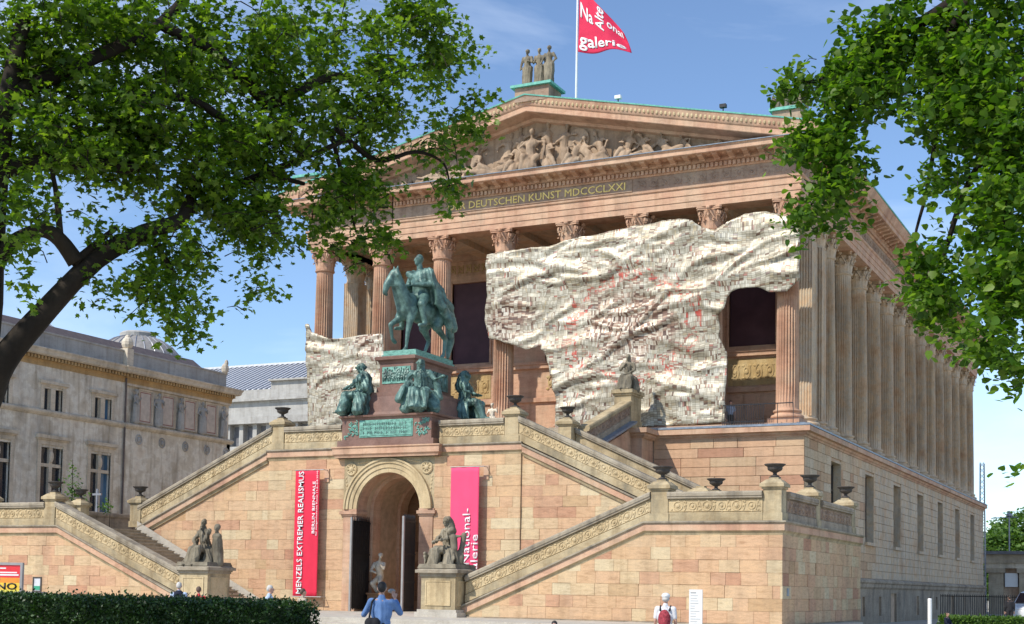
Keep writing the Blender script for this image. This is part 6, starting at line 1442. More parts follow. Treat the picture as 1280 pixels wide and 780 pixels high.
CR= [(15.88, -52.59, 6.7, 0.58, 0.51, 1), (15.3, -52.55, 6.81, 0.45, 0.37, 1), (14.82, -52.34, 6.89, 0.4, 0.28, 1), (14.44, -52.18, 6.71, 0.36, 0.2, 1), (14.89, -52.5, 6.43, 0.36, 0.26, 1), (14.08, -52.02, 6.66, 0.27, 0.11, 1), (13.91, -52.0, 6.75, 0.18, 0.08, 0.8), (14.59, -52.31, 6.31, 0.26, 0.23, 0.9), (14.42, -52.26, 5.99, 0.23, 0.37, 0.9), (14.1, -52.08, 6.06, 0.27, 0.21, 1), (14.67, -52.33, 5.63, 0.32, 0.23, 0.9), (14.32, -52.16, 5.48, 0.3, 0.22, 0.9), (14.03, -51.96, 5.32, 0.19, 0.14, 0.8), (14.9, -52.34, 5.67, 0.12, 0.09, 0.7), (14.57, -52.24, 5.23, 0.22, 0.12, 0.6), (15.16, -52.58, 6.25, 0.3, 0.25, 0.7), (15.54, -52.71, 6.04, 0.33, 0.36, 1), (16.06, -53.0, 5.73, 0.35, 0.56, 1), (15.55, -52.56, 5.53, 0.2, 0.29, 0.9), (15.39, -52.4, 5.26, 0.16, 0.22, 0.7), (15.41, -52.36, 4.81, 0.24, 0.25, 0.9), (15.17, -52.24, 4.59, 0.2, 0.2, 0.8), (15.48, -52.3, 4.4, 0.28, 0.22, 0.9), (15.6, -52.44, 4.07, 0.19, 0.13, 0.8), (15.37, -52.34, 4.25, 0.22, 0.13, 0.7), (16.1, -53.14, 4.84, 0.29, 0.41, 1), (15.78, -52.73, 4.76, 0.14, 0.29, 0.5), (16.06, -53.12, 4.3, 0.29, 0.34, 1), (16.04, -53.21, 3.8, 0.2, 0.27, 0.9), (15.81, -52.98, 3.68, 0.18, 0.08, 0.6), (16.2, -53.22, 3.51, 0.11, 0.18, 0.8), (16.21, -53.19, 3.04, 0.08, 0.15, 0.9), (16.25, -53.25, 2.71, 0.04, 0.06, 0.8), (15.85, -52.9, 6.15, 0.21, 0.43, 1), (16.24, -53.21, 5.29, 0.2, 0.61, 1), (16.22, -53.27, 4.32, 0.16, 0.47, 1), (15.95, -53.0, 5.04, 0.21, 0.35, 0.9), (16.15, -53.25, 3.61, 0.13, 0.16, 0.9)]
TR= [[[(1.95, -52.68, 0.76), (2.74, -52.44, 2.89), (3.21, -52.28, 3.95), (3.44, -52.2, 4.46), (3.85, -51.83, 5.22), (4.15, -51.29, 5.96), (4.47, -50.71, 6.45), (4.66, -50.19, 6.73), (4.6, -49.91, 7.16), (4.6, -49.51, 7.81)], [0.36, 0.3, 0.24, 0.19, 0.15, 0.135, 0.12, 0.1, 0.07, 0.045]], [[(4.66, -49.98, 6.94), (4.94, -49.21, 7.49), (5.23, -48.43, 7.98), (5.56, -47.63, 8.49), (5.81, -46.88, 9.08)], [0.08, 0.06, 0.05, 0.04, 0.02]], [[(4.05, -51.55, 5.88), (3.93, -51.74, 6.15), (3.81, -51.92, 6.25), (3.65, -52.1, 6.15), (3.48, -52.28, 5.91), (3.32, -52.33, 5.53)], [0.12, 0.1, 0.1, 0.1, 0.11, 0.11]], [[(4.02, -51.57, 5.85), (4.15, -51.3, 6.18), (4.26, -51.04, 6.45)], [0.07, 0.05, 0.03]], [[(3.93, -51.74, 6.17), (3.91, -51.78, 6.58), (3.78, -51.76, 7.04), (3.63, -51.89, 7.79)], [0.05, 0.04, 0.03, 0.02]], [[(3.13, -52.31, 3.82), (3.28, -52.37, 5.74), (3.32, -52.33, 7.15), (3.4, -52.24, 8.03), (3.46, -52.07, 9.18)], [0.26, 0.22, 0.17, 0.13, 0.1]], [[(3.35, -52.31, 6.99), (3.6, -51.97, 7.16), (3.97, -51.46, 7.29), (4.28, -50.87, 7.34), (4.38, -50.49, 7.46)], [0.14, 0.11, 0.1, 0.08, 0.05]], [[(5.14, -48.76, 8.82), (5.35, -48.23, 9.21), (5.51, -47.62, 9.59), (5.87, -47.0, 9.68), (6.2, -46.31, 10.14)], [0.1, 0.08, 0.06, 0.04, 0.02]], [[(4.19, -50.98, 8.34), (4.57, -49.91, 8.58), (4.95, -49.26, 8.2), (5.13, -48.69, 7.79), (5.33, -48.14, 7.74)], [0.07, 0.06, 0.06, 0.05, 0.03]], [[(5.56, -47.65, 8.74), (5.8, -46.84, 8.43), (6.18, -46.23, 8.7), (6.4, -45.67, 8.63), (6.48, -45.6, 8.17)], [0.05, 0.04, 0.03, 0.02, 0.012]], [[(5.5, -47.67, 8.61), (5.61, -47.46, 7.89), (5.66, -47.16, 7.19)], [0.04, 0.03, 0.015]], [[(4.5, -50.58, 6.37), (4.61, -50.27, 5.97), (4.66, -50.21, 5.29)], [0.05, 0.035, 0.015]], [[(3.4, -52.24, 8.03), (3.84, -51.4, 8.7), (4.17, -50.19, 9.67), (4.17, -49.16, 10.94)], [0.13, 0.1, 0.08, 0.06]], [[(4.54, -49.55, 9.49), (5.14, -48.76, 8.79)], [0.08, 0.1]], [[(4.17, -50.19, 9.67), (4.56, -49.53, 9.47)], [0.08, 0.08]]]
TRR= [[[(15.89, -52.73, 7.16), (15.53, -52.64, 6.59), (15.46, -52.53, 5.96), (15.34, -52.43, 5.33), (15.22, -52.35, 4.91), (15.26, -52.31, 4.61)], [0.05, 0.035, 0.022, 0.018, 0.012, 0.008]], [[(15.96, -52.69, 7.16), (15.3, -52.55, 6.89), (14.82, -52.34, 6.81), (14.4, -52.2, 6.65), (13.91, -52.0, 6.69)], [0.07, 0.05, 0.035, 0.025, 0.01]], [[(14.82, -52.34, 6.8), (14.64, -52.29, 6.39), (14.52, -52.2, 5.96), (14.32, -52.17, 5.59), (14.09, -52.04, 5.33)], [0.025, 0.02, 0.018, 0.014, 0.008]], [[(16.38, -52.88, 6.36), (16.13, -52.96, 5.73), (16.1, -53.14, 4.91), (16.06, -53.11, 4.23), (16.01, -53.22, 3.73)], [0.035, 0.03, 0.025, 0.02, 0.01]], [[(16.36, -53.3, 5.8), (16.34, -53.25, 4.93), (16.29, -53.22, 4.19)], [0.03, 0.02, 0.008]], [[(16.13, -52.96, 5.73), (15.73, -52.57, 5.32), (15.48, -52.32, 4.74), (15.36, -52.24, 4.31)], [0.04, 0.03, 0.02, 0.01]]]
MAPLE = np.array([(0, 0), (.28, .18), (.62, .16), (.42, .42), (.66, .70), (.26, .70), (0, 1.12), (-.26, .70), (-.66, .70), (-.42, .42), (-.62, .16), (-.28, .18)])
LIME = np.array([(0, 0), (.30, -.02), (.50, .28), (.36, .66), (0, 1.1), (-.36, .66), (-.50, .28), (-.30, -.02)])
SMALL = np.array([(0, 0), (.32, .4), (0, 1), (-.32, .4)])
def leaves(name, P, size, shape, mat, parent, droop=.5, fold=.18, seed=1, var=.5, up=1.0):
    """many small leaf faces at the points P"""
    r = np.random.default_rng(seed); n = len(P); k = len(shape)
    nm = r.normal(0, .62, (n, 3)); nm[:, 2] += up; nm /= np.linalg.norm(nm, axis=1)[:, None]
    ax = r.normal(0, 1, (n, 3)); ax[:, 2] -= droop; ax -= nm * (ax * nm).sum(1)[:, None]; ax /= np.linalg.norm(ax, axis=1)[:, None]
    bx = np.cross(nm, ax); s = size * r.uniform(1 - var, 1 + var, n)
    sh = shape[None]; V = P[:, None] + (bx[:, None] * sh[..., 0:1] + ax[:, None] * sh[..., 1:2] - nm[:, None] * (np.abs(sh[..., 0:1]) * fold + sh[..., 1:2] ** 2 * .12)) * s[:, None, None]
    me = bpy.data.meshes.new(name); me.vertices.add(n * k); me.vertices.foreach_set('co', V.reshape(-1).astype(np.float32))
    half = k // 2                                # two flat halves meeting at the midrib
    l1 = list(range(0, half + 1)); l2 = [0] + list(range(half, k))
    tmpl = np.array(l1 + l2); c1, c2 = len(l1), len(l2)
    me.loops.add(n * (c1 + c2)); me.loops.foreach_set('vertex_index', (np.arange(n)[:, None] * k + tmpl[None]).reshape(-1).astype(np.int32))
    me.polygons.add(n * 2); st = np.empty(n * 2, np.int32); st[0::2] = np.arange(n) * (c1 + c2); st[1::2] = st[0::2] + c1
    me.polygons.foreach_set('loop_start', st)
    me.update(calc_edges=True); me.validate(); me.materials.append(mat)
    return obj(name, me, parent)
def crown_points(blobs, per_m3, depth, sprig, per, seed, flat=.5, ns=1.9, thr=-.02):
    """leaf sprays scattered through ellipsoids; every spray is a flat drooping fan"""
    r = np.random.default_rng(seed); out_ = []
    for x, y, z, rx, rz, den in blobs:
        ry = depth * .5 + .3 * rx; n = max(3, int(per_m3 * den * 4.19 * rx * rz * ry))
        q = r.normal(0, 1, (n, 3)); q /= np.linalg.norm(q, axis=1)[:, None]; q *= r.uniform(0, 1, n)[:, None] ** .48
        a0 = math.atan2(y - CAM.y, x - CAM.x) if rx < 2 else 0.0; q = q * np.array([ry, rx, rz]); c = np.array([x, y, z]) + np.stack([q[:, 0] * math.cos(a0) - q[:, 1] * math.sin(a0), q[:, 0] * math.sin(a0) + q[:, 1] * math.cos(a0), q[:, 2]], 1)
        keep = np.array([noise.noise(Vector(p) * ns + Vector((seed, 0, 0))) + .45 * noise.noise(Vector(p) * ns * 2.3) for p in c]) > thr - .13 * den
        c = c[keep]; m = len(c)
        d = r.normal(0, 1, (m, 3)); d[:, 2] = -abs(d[:, 2]) * .5; d /= np.linalg.norm(d, axis=1)[:, None]
        t = r.uniform(0, 1, (m, per)); w_ = r.normal(0, sprig * .36, (m, per, 3)); w_[..., 2] *= flat
        p = c[:, None] + d[:, None] * t[..., None] * sprig + w_; p[..., 2] -= t ** 2 * sprig * .35
        out_.append(p.reshape(-1, 3))
    return np.concatenate(out_)
def limbs(parent, paths, name='branch', seg=9):
    for p, rad in paths:
        pts = [Vector(q) for q in p]; P, Rr = [], []
        for i in range(len(pts) - 1):
            a, b_, c, d = pts[max(i - 1, 0)], pts[i], pts[i + 1], pts[min(i + 2, len(pts) - 1)]
            for k in range(4):
                t = k / 4; P.append(.5 * ((2 * b_) + (c - a) * t + (2 * a - 5 * b_ + 4 * c - d) * t * t + (3 * b_ - a - 3 * c + d) * t ** 3)); Rr.append(rad[i] * (1 - t) + rad[i + 1] * t)
        P.append(pts[-1]); Rr.append(rad[-1])
        b = MB(); Rr = [q * (1 + .10 * noise.noise(P[i] * 3)) for i, q in enumerate(Rr)]
        b.tube(P, Rr, seg); b.build('trunk' if rad[0] > .3 else name, MT['bark'], parent, True)
def twigs(parent, P, cl, n, seed, rad=.008):
    r = random.Random(seed); b = MB()
    for i in range(n):
        p = Vector(P[r.randrange(len(P))]); d = Vector((r.gauss(0, 1), r.gauss(0, 1), r.gauss(0, .6) - .2)).normalized(); L = r.uniform(.2, .5) * (1 if rad > .005 else .5)
        q = p + d * L * .5 + Vector((0, 0, -.04)); b.tube([p - d * L * .5, p + Vector((0, 0, .03)), q], [rad * 1.3, rad, rad * .5], 4)
    tag(b.build('twigs', MT['bark'], parent), kind='stuff')
t0 = CL_ROOT = (2.2, -52.6, G)
lt = thing('maple_tree', 'big dark tree with a leaning limb, its leaves filling the upper left', 'tree', (0.9, -52.7, G), world=True)
limbs(lt, [(TR[0][0], TR[0][1])])
limbs(lt, TR[1:])
PL = crown_points(CL, 92, 1.7, .30, 13, 5, .45, 1.5, .12)
off = []
r9 = random.Random(4)
for i in range(46):                                     # the rest of the crown, above and left of the picture
    a, rr2 = r9.uniform(0, 6.283), r9.uniform(1.5, 7.5); x, y, z = 1.4 + rr2 * math.cos(a), -52.6 + rr2 * math.sin(a) * .9, r9.uniform(8.5, 14.5) - .25 * rr2
    vx = Vector((x, y, z)) - CAM; dx = vx.dot(fwd); u, v = 640 + 1722 * vx.dot(rt) / max(dx, .1), 390 + 239 - 1722 * vx.dot(upv) / max(dx, .1)
    if dx < 6 or (u > -70 and v > -260 and u < 1350) or (u > 560 and v > -500) or (u > -260 and v > 0): continue
    off.append((x, y, z, 1.5, 1.0, .9))
PL2 = crown_points(off, 5.0, 2.2, .6, 15, 6)
leaves('crown', PL, .082, MAPLE, MT['maple'], lt, seed=3)
leaves('crown', PL2, .11, MAPLE, MT['maple'], lt, seed=4)
twigs(lt, PL, CL, 700, 3)
# lime on the right, only its hanging boughs reach into the picture
rt_ = thing('lime_tree', 'leafy bough of a tree reaching in from the upper right corner', 'tree', (21.8, -52.0, G), world=True)
limbs(rt_, [([(21.8, -52.0, G - .2), (21.6, -52.1, 3.5), (21.0, -52.4, 7.5), (19.8, -52.7, 10.5)], [.42, .36, .28, .14])]); limbs(rt_, [([(21.2, -52.3, 6.5), (19.2, -52.8, 7.6), TRR[1][0][0]], [.17, .12, .07])] + [([(21.5, -52.2, 4.6), (18.6, -52.8, 6.6), TRR[3][0][0]], [.15, .11, .08])] + TRR)
PR = crown_points(CR, 420, 1.0, .16, 11, 8, .6, 2.6, -.04)
leaves('crown', PR, .058, LIME, MT['lime'], rt_, seed=9, droop=1.0)
off = []
for i in range(60):
    a, rr2 = r9.uniform(0, 6.283), r9.uniform(.8, 4.6); x, y, z = 20.8 + rr2 * math.cos(a), -52.2 + rr2 * math.sin(a), r9.uniform(4.6, 12.0)
    vx = Vector((x, y, z)) - CAM; dx = vx.dot(fwd); u, v = 640 + 1722 * vx.dot(rt) / max(dx, .1), 629 - 1722 * vx.dot(upv) / max(dx, .1)
    if dx < 4 or (u < 1380 and v > -160): continue
    off.append((x, y, z, 1.0, .8, .9))
if off: leaves('crown', crown_points(off, 5, 1.6, .5, 13, 10), .12, LIME, MT['lime'], rt_, seed=11)
twigs(rt_, PR, CR, 120, 5, .0035)

# clipped hedge: woody core, leaf skin
def hedge(name, label, x0, x1, y0, y1, h, n, size, seed, mat, base=None):
    t = thing(name, label, 'hedge', ((x0 + x1) / 2, (y0 + y1) / 2, G), world=True)
    MB().box(x0 + .08, x1 - .08, y0 + .08, y1 - .08, G, h - .06).build('hedge_core', base or MT['hedge'], t)
    r = np.random.default_rng(seed); A1, A2, A3 = (x1 - x0) * (h - G), (x1 - x0) * (y1 - y0), (y1 - y0) * (h - G)
    tot = 2 * A1 + A2 + 2 * A3; P = []
    for ar, f in ((A1, lambda k: np.stack([r.uniform(x0, x1, k), np.full(k, y0), r.uniform(max(G, h - 1.0), h, k)], 1)), (A1 * .25, lambda k: np.stack([r.uniform(x0, x1, k), np.full(k, y1), r.uniform(h - .6, h, k)], 1)),
                  (A2, lambda k: np.stack([r.uniform(x0, x1, k), r.uniform(y0, y1, k), np.full(k, h)], 1)), (A3, lambda k: np.stack([np.full(k, x1), r.uniform(y0, y1, k), r.uniform(G, h, k)], 1))):
        P.append(f(int(n * ar / tot)))
    P = np.concatenate(P); P += r.normal(0, .035, P.shape); up_ = r.uniform(0, 1, len(P)) < .012; P[up_, 2] += np.where(P[up_, 2] > h - .1, r.uniform(.02, .14, up_.sum()), 0)
    bmp = np.array([noise.noise(Vector(p) * 2.2) for p in P]); P[:, 1] += bmp * .07; P[:, 2] += np.where(P[:, 2] > h - .08, bmp * .05, 0)
    leaves('foliage', P, size, SMALL, mat, t, seed=seed, droop=-.6, up=.5)
hedge('clipped_hedge', 'dark clipped yew hedge along the lower left edge', -6.5, 4.32, -47.4, -46.0, 1.25, 90000, .055, 12, MT['hedge'])
hedge('low_hedge', 'low bright green box hedge in front of the railings at lower right', 6.2, 12.5, 6.0, 7.0, .45, 9000, .12, 13, MT['far_leaf'])
# small sapling behind the left terrace
sp = thing('sapling', 'young green sapling with sparse leaves behind the left balustrade', 'tree', (-33.5, -12.6, 4.0), world=True)
limbs(sp, [([(-33.5, -12.6, 4.0), (-33.45, -12.6, 6.0), (-33.5, -12.6, 7.7)], [.03, .022, .01])], 'trunk')
leaves('crown', crown_points([(-33.5, -12.6, 7.3, .22, .5, 1), (-33.45, -12.6, 6.5, .5, .5, 1), (-33.5, -12.6, 5.8, .7, .45, 1), (-32.5, -12.7, 5.7, .4, .4, .8)], 34, .5, .3, 9, 21, .6, 1.5, -.4), .10, LIME, MT['far_leaf'], sp, seed=22)
sp2 = thing('shrub', 'small green shrub beside the low pier on the left terrace', 'shrub', (-31.3, -12.2, 4.0), world=True)
limbs(sp2, [([(-31.3, -12.2, 4.0), (-31.25, -12.2, 5.6)], [.02, .008])], 'stem')
leaves('crown', crown_points([(-31.3, -12.2, 5.5, .35, .35, 1), (-31.5, -12.2, 5.2, .4, .3, 1)], 30, .4, .3, 9, 23, .6, 1.5, -.4), .10, LIME, MT['far_leaf'], sp2, seed=24)
# trees beyond the far end of the museum
def bg_tree(x, y, h, rad, seed, label):
    t = thing('broad_tree', label, 'tree', (x, y, G), world=True); limbs(t, [([(x, y, G), (x + .2, y, h * .35), (x, y, h * .7)], [.28, .2, .06])], 'trunk')
    r = random.Random(seed); bl = [(x + r.gauss(0, rad * .5), y + r.gauss(0, rad * .4), h * r.uniform(.3, .92), rad * .5, rad * .42, 1) for _ in range(26)]
    leaves('crown', crown_points(bl, 3.0, rad * .5, .8, 14, seed, .5, .6, -.2), .30, LIME, MT['far_leaf'], t, seed=seed)
bg_tree(3.0, 128.0, 12.5, 6.0, 31, 'sunlit green tree beyond the far corner of the museum, behind the mast')
bg_tree(10.0, 122.0, 12, 6.0, 33, 'sunlit green tree beyond the low pavilion at the right edge')
bg_tree(-3.5, 112.0, 9.5, 4.5, 35, 'yellowish green tree peeping out between the museum corner and the pavilion')

# ------------------------------------------------------------------ the old museum on the left (its long side faces the temple)
nm = thing('museum_building', 'grey plastered old museum with paired windows, cornice and attic at the left', 'museum', (-58, 0, G), world=True)
NX = -50.0; Y0n, Y1n, Y2n = -32.0, 9.4, 21.2
b = MB(); b.box(-66, NX - .35, Y0n, Y2n - .1, G, 16.0); b.build('wall_core', MT['dark_stone'], nm)
UW = [(1.66 + 4.66 * k, 3.31 + 4.66 * k) for k in range(-6, 2)]      # upper paired lights
LW = [(1.57 + 4.55 * k, 3.52 + 4.55 * k) for k in range(-6, 2)]
b = MB(); prev = Y0n
def holes_wall(b, xs, z0, z1, wz0, wz1, x0, x1):
    p = Y0n
    for a, c in xs: b.box(x0, x1, p, a, wz0, wz1); p = c
    b.box(x0, x1, p, Y1n, wz0, wz1); b.box(x0, x1, Y0n, Y1n, z0, wz0); b.box(x0, x1, Y0n, Y1n, wz1, z1)
holes_wall(b, LW, G, 12.36, 6.3, 10.28, NX - .35, NX); b.build('lower_wall', MT['neues'], nm)
b = MB(); holes_wall(b, UW, 12.75, 15.6, 12.752, 14.18, NX - .35, NX); b.build('upper_wall', MT['neues'], nm)
b = MB(); b.box(NX - .5, NX + .1, Y1n + .001, Y2n, G, 12.36); b.box(NX - .5, NX - .12, Y1n + .001, Y2n, 12.75, 15.8); b.box(-66, NX + .1, Y2n - .4, Y2n, G, 12.36); b.build('end_bay_wall', MT['neues'], nm)
for a, c in UW:
    e = obj('window', None, nm); m_ = (a + c) / 2
    MB().box(NX - .3, NX - .26, a, m_ - .2, 12.76, 14.18).build('pane', MT['glass'], e)
    MB().box(NX - .3, NX - .26, m_ + .2, c, 12.76, 14.18).build('pane', MT['glass_blue'] if a > 6 else MT['glass'], e)
    q = MB(); q.box(NX - .28, NX + .02, m_ - .2, m_ + .2, 12.76, 14.18); q.box(NX - .1, NX + .07, a - .28, a, 12.76, 14.3); q.box(NX - .1, NX + .07, c, c + .28, 12.76, 14.3); q.box(NX - .1, NX + .075, a - .28, c + .28, 14.3, 14.42)
    q.box(NX - .1, NX + .2, a - .45, c + .45, 14.46, 14.66); q.box(NX - .1, NX + .12, a - .36, c + .36, 14.4, 14.5)
    for (u, v) in ((a, m_ - .2), (m_ + .2, c)): q.box(NX - .26, NX - .2, u, u + .05, 12.76, 14.18); q.box(NX - .26, NX - .2, v - .05, v, 12.76, 14.18)
    q.build('window_frame', MT['neues_trim'], e)
for a, c in LW:
    e = obj('window', None, nm); m_ = (a + c) / 2
    MB().box(NX - .3, NX - .26, a, m_ - .14, 6.3, 10.28).build('pane', MT['glass'], e); MB().box(NX - .3, NX - .26, m_ + .14, c, 6.3, 10.28).build('pane', MT['glass'] if a < 5 else MT['glass_blue'], e)
    q = MB(); q.box(NX - .29, NX - .05, m_ - .14, m_ + .14, 6.3, 10.28); q.box(NX - .29, NX - .08, a, c, 9.0, 9.22); q.box(NX - .1, NX + .07, a - .3, a, 6.3, 10.45); q.box(NX - .1, NX + .07, c, c + .3, 6.3, 10.45); q.box(NX - .1, NX + .075, a - .3, c + .3, 10.45, 10.75)
    q.box(NX - .1, NX + .26, a - .5, c + .5, 10.85, 11.08); q.box(NX - .1, NX + .14, a - .4, c + .4, 10.75, 10.86); q.ball((NX - .02, m_, 9.7), (.12, .2, .42), 8, 6)
    q.build('window_frame', MT['neues_trim'], e)
ring = [(NX, Y0n), (NX, Y1n - .02), (NX + .1, Y1n - .02), (NX + .1, Y2n), (-66, Y2n)]
b = MB(); b.molding(ring, 0, [(-.3, 12.362), (.06, 12.362), (.16, 12.46), (.22, 12.55), (.22, 12.66), (.12, 12.74), (-.3, 12.748)]); b.build('string_course', MT['neues_trim'], nm, fix=True)
b = MB(); b.molding(ring, 0, [(-.4, 15.6), (.04, 15.6), (.06, 15.9), (.12, 16.0), (.14, 16.22), (-.4, 16.22)]); b.build('dentil_band', MT['neues_ochre'], nm, fix=True)
b = MB(); b.molding(ring, 0, [(-.6, 16.222), (.45, 16.222), (.55, 16.3), (.6, 16.5), (.68, 16.62), (.68, 16.7), (-.6, 16.85)]); b.build('cornice', MT['neues_trim'], nm, fix=True)
b = MB(); y = Y0n
while y < Y2n: b.box(NX + .1, NX + (.36 if y < Y1n else .46), y, y + .16, 15.98, 16.2); y += .3
tag(b.build('dentils', MT['neues_ochre'], nm), kind='stuff')
b = MB(); b.molding([(NX - .25, Y0n), (NX - .25, Y1n + .3), (NX - .2, Y1n + .3), (NX - .2, Y2n - .3), (-66, Y2n - .3)], 0, [(-.5, 16.7), (0.05, 16.7), (.05, 16.9), (0, 16.95), (0, 17.8), (.08, 17.86), (.08, 17.95), (-.5, 17.96)]); b.build('attic_parapet', MT['grey_stone'], nm, fix=True)
b = MB(); b.extrude([(NX - .5, Y0n, 17.97), (NX - 1.5, Y0n, 18.7), (-66, Y0n, 19.0), (-66, Y0n, 17.97)], (0, Y1n + 9 - Y0n, 0)); b.build('roof', MT['roof_dark'], nm, fix=True)
b = MB(); b.box(NX - .6, NX + .12, Y1n - .1, Y1n + .55, 16.86, 18.05); b.ball((NX - .2, Y1n + .22, 18.45), (.42, .42, .5), 10, 7); b.ball((NX - .2, Y1n + .22, 18.85), (.22, .22, .22), 8, 6)
b.ball((NX - .2, Y2n - .5, 18.3), (.3, .3, .45), 8, 6); b.ball((NX - .2, Y2n - .35, 18.75), (.16, .16, .3), 8, 6); b.build('corner_ornament', MT['neues_trim'], nm)
MB().tube([(NX + .12, Y1n - .12, G), (NX + .12, Y1n - .12, 15.9)], .07, 6).build('drainpipe', MT['roof_dark'], nm)
# the end bay: statues between rosy panels and a row of medallions
PY = [(10.92, 12.2), (13.33, 14.67), (15.85, 17.15), (18.39, 19.65)]
for a, c in PY:
    q = MB(); q.box(NX - .12, NX - .08, a, c, 12.95, 15.25); q.build('rosy_panel', MT['neues_panel'], nm)
    q = MB()
    for u0, u1, z0, z1 in ((a - .16, a, 12.9, 15.4), (c, c + .16, 12.9, 15.4), (a, c, 15.25, 15.4), (a, c, 12.9, 12.96)): q.box(NX - .12, NX, u0, u1, z0, z1)
    q.build('panel_frame', MT['neues_trim'], nm)
    q = MB()
    for u0, u1, z0, z1 in ((a + .08, a + .13, 13.05, 15.15), (c - .13, c - .08, 13.05, 15.15), (a + .08, c - .08, 15.1, 15.15), (a + .08, c - .08, 13.05, 13.1)): q.box(NX - .079, NX - .07, u0, u1, z0, z1)
    q.build('red_line', plain('red_line_paint', (.30, .10, .08), .8), nm)
sm = grow(xf(standing(5, ((-.3, -.05, 1.1), (-.2, -.2, .9)), ((.3, -.05, 1.12), (.2, -.2, 1.3)), .2), 1.36), .05, 1, drape_folds(.015, 9), 'niche_figure'); sm.materials.append(MT['grey_stone'])
for i, y in enumerate((10.35, 12.78, 15.25, 17.75, 20.3)): obj('niche_figure', sm, nm, (NX + .12, y, 12.9), (0, 0, R(90 + 20 * (-1) ** i)))
b = MB(); b.box(NX - .12, NX + .1, Y1n, Y2n, 15.42, 15.62); b.build('panel_cornice', MT['neues_trim'], nm)
for y in (10.77, 13.25, 15.85, 18.38, 20.7):
    b = MB(); b.tube([(NX + .12, y + .3 * math.cos(t), 11.68 + .34 * math.sin(t)) for t in np.linspace(0, 6.2832, 15)], .06, 5); b.ball((NX + .12, y, 11.68), (.14, .16, .22), 8, 6); b.build('medallion', MT['grey_stone'], nm)
# dome and glass roofs of the old museum
dm = thing('dome', 'low grey ribbed dome rising behind the attic of the old museum', 'dome', (-57.8, 19.2, 17), world=True)
b = MB(); b.lathe([(3.6, 17.0), (3.6, 19.2), (3.35, 19.6), (2.8, 20.2), (1.95, 20.75), (1.25, 21.0)], 28, (-57.8, 19.2, 0)); b.build('dome_shell', MT['lead'], dm, True)
b = MB()
for i in range(28):
    a = 6.2832 * i / 28; b.tube([(-57.8 + r * math.cos(a), 19.2 + r * math.sin(a), z) for r, z in ((3.6, 19.2), (3.35, 19.62), (2.8, 20.22), (1.95, 20.77), (1.3, 21.0))], .045, 4)
b.build('ribs', MT['zinc'], dm)
b = MB(); b.lathe([(1.35, 20.85), (1.42, 21.25), (1.2, 21.4), (0.0, 21.6)], 24, (-57.8, 19.2, 0)); b.build('lantern', MT['grey_stone'], dm)
for i, (y, l) in enumerate(((-2.2, 'pale glass pyramid roof light above the old museum, nearest the tree limb'), (6.4, 'pale glass pyramid roof light above the old museum, nearer the dome'))):
    t = thing('roof_light', l, 'roof light', (-56, y, 18.5), world=True); b = MB(); b.add([(-58, y - 2, 18.6), (-54, y - 2, 18.6), (-54, y + 2, 18.6), (-58, y + 2, 18.6), (-56, y, 20.4)], [(0, 1, 4), (1, 2, 4), (2, 3, 4), (3, 0, 4)]); b.build('glazing', MT['slate_blue'], t)
    b = MB()
    for c in ((-58, y - 2), (-54, y - 2), (-54, y + 2), (-58, y + 2)): b.tube([(c[0], c[1], 18.6), (-56, y, 20.42)], .06, 5)
    b.build('ridge', MT['zinc_light'], t)

# grey museum with a striped metal roof far behind
pg = thing('striped_roof_museum', 'grey stone museum with a striped metal roof, behind the left hanging', 'museum', (-85, 76, G), world=True)
PX0, PX1, PY0 = -110, -66, 70.0
b = MB(); b.box(PX0, PX1, PY0 + .5, PY0 + 24, G, 25.0); b.build('wall', MT['grey_stone'], pg)
b = MB(); b.box(PX0, PX1, PY0, PY0 + .6, 21.6, 23.6); b.box(-81.8, PX1, PY0 - .25, PY0 + .3, 23.4, 25.9); b.box(PX0, PX1, PY0 - .6, PY0 + .4, 23.6, 23.85); b.box(-81.9, PX1, PY0 - .7, PY0 + .3, 25.9, 26.1); b.box(PX0, -81.8, PY0 - .2, PY0 + .3, 23.85, 25.0); b.box(PX0, PX1, PY0 - .5, PY0 + .5, 17.2, 18.1); b.build('cornice', MT['grey_stone'], pg)
for i in range(22): x = PX0 + 2 * i; MB().box(x - .3, x + .3, PY0 - .3, PY0 + .52, 18.1, 20.8).build('pilaster', MT['grey_stone'], pg)
MB().box(PX0, PX1, PY0 - .9, PY0 + .5, 20.8, 21.6).build('eaves', MT['grey_stone'], pg)
for i in range(21): x = PX0 + 2 * i + 1; MB().box(x - .6, x + .6, PY0 + .46, PY0 + .498, 18.2, 20.6).build('dark_panel', MT['dark_stone'], pg)
b = MB(); b.extrude([(PX0, PY0 + .3, 25.0), (PX0, PY0 + 12, 30.2), (PX0, PY0 + 24, 25.0)], (PX1 - PX0, 0, 0)); b.build('roof', MT['zinc'], pg, fix=True)
for i in range(54):
    x = PX0 + .82 * i + .4; b = MB(); b.extrude([(x, PY0 + .2, 25.04), (x + .24, PY0 + .2, 25.04), (x + .24, PY0 + 12, 30.28), (x, PY0 + 12, 30.28)], (0, 0, .12)); b.build('roof_rib', MT['zinc_light'], pg, fix=True)
b = MB(); b.box(PX0, PX1, PY0 + 11.6, PY0 + 12.4, 30.2, 30.45); b.build('ridge', MT['zinc_light'], pg)

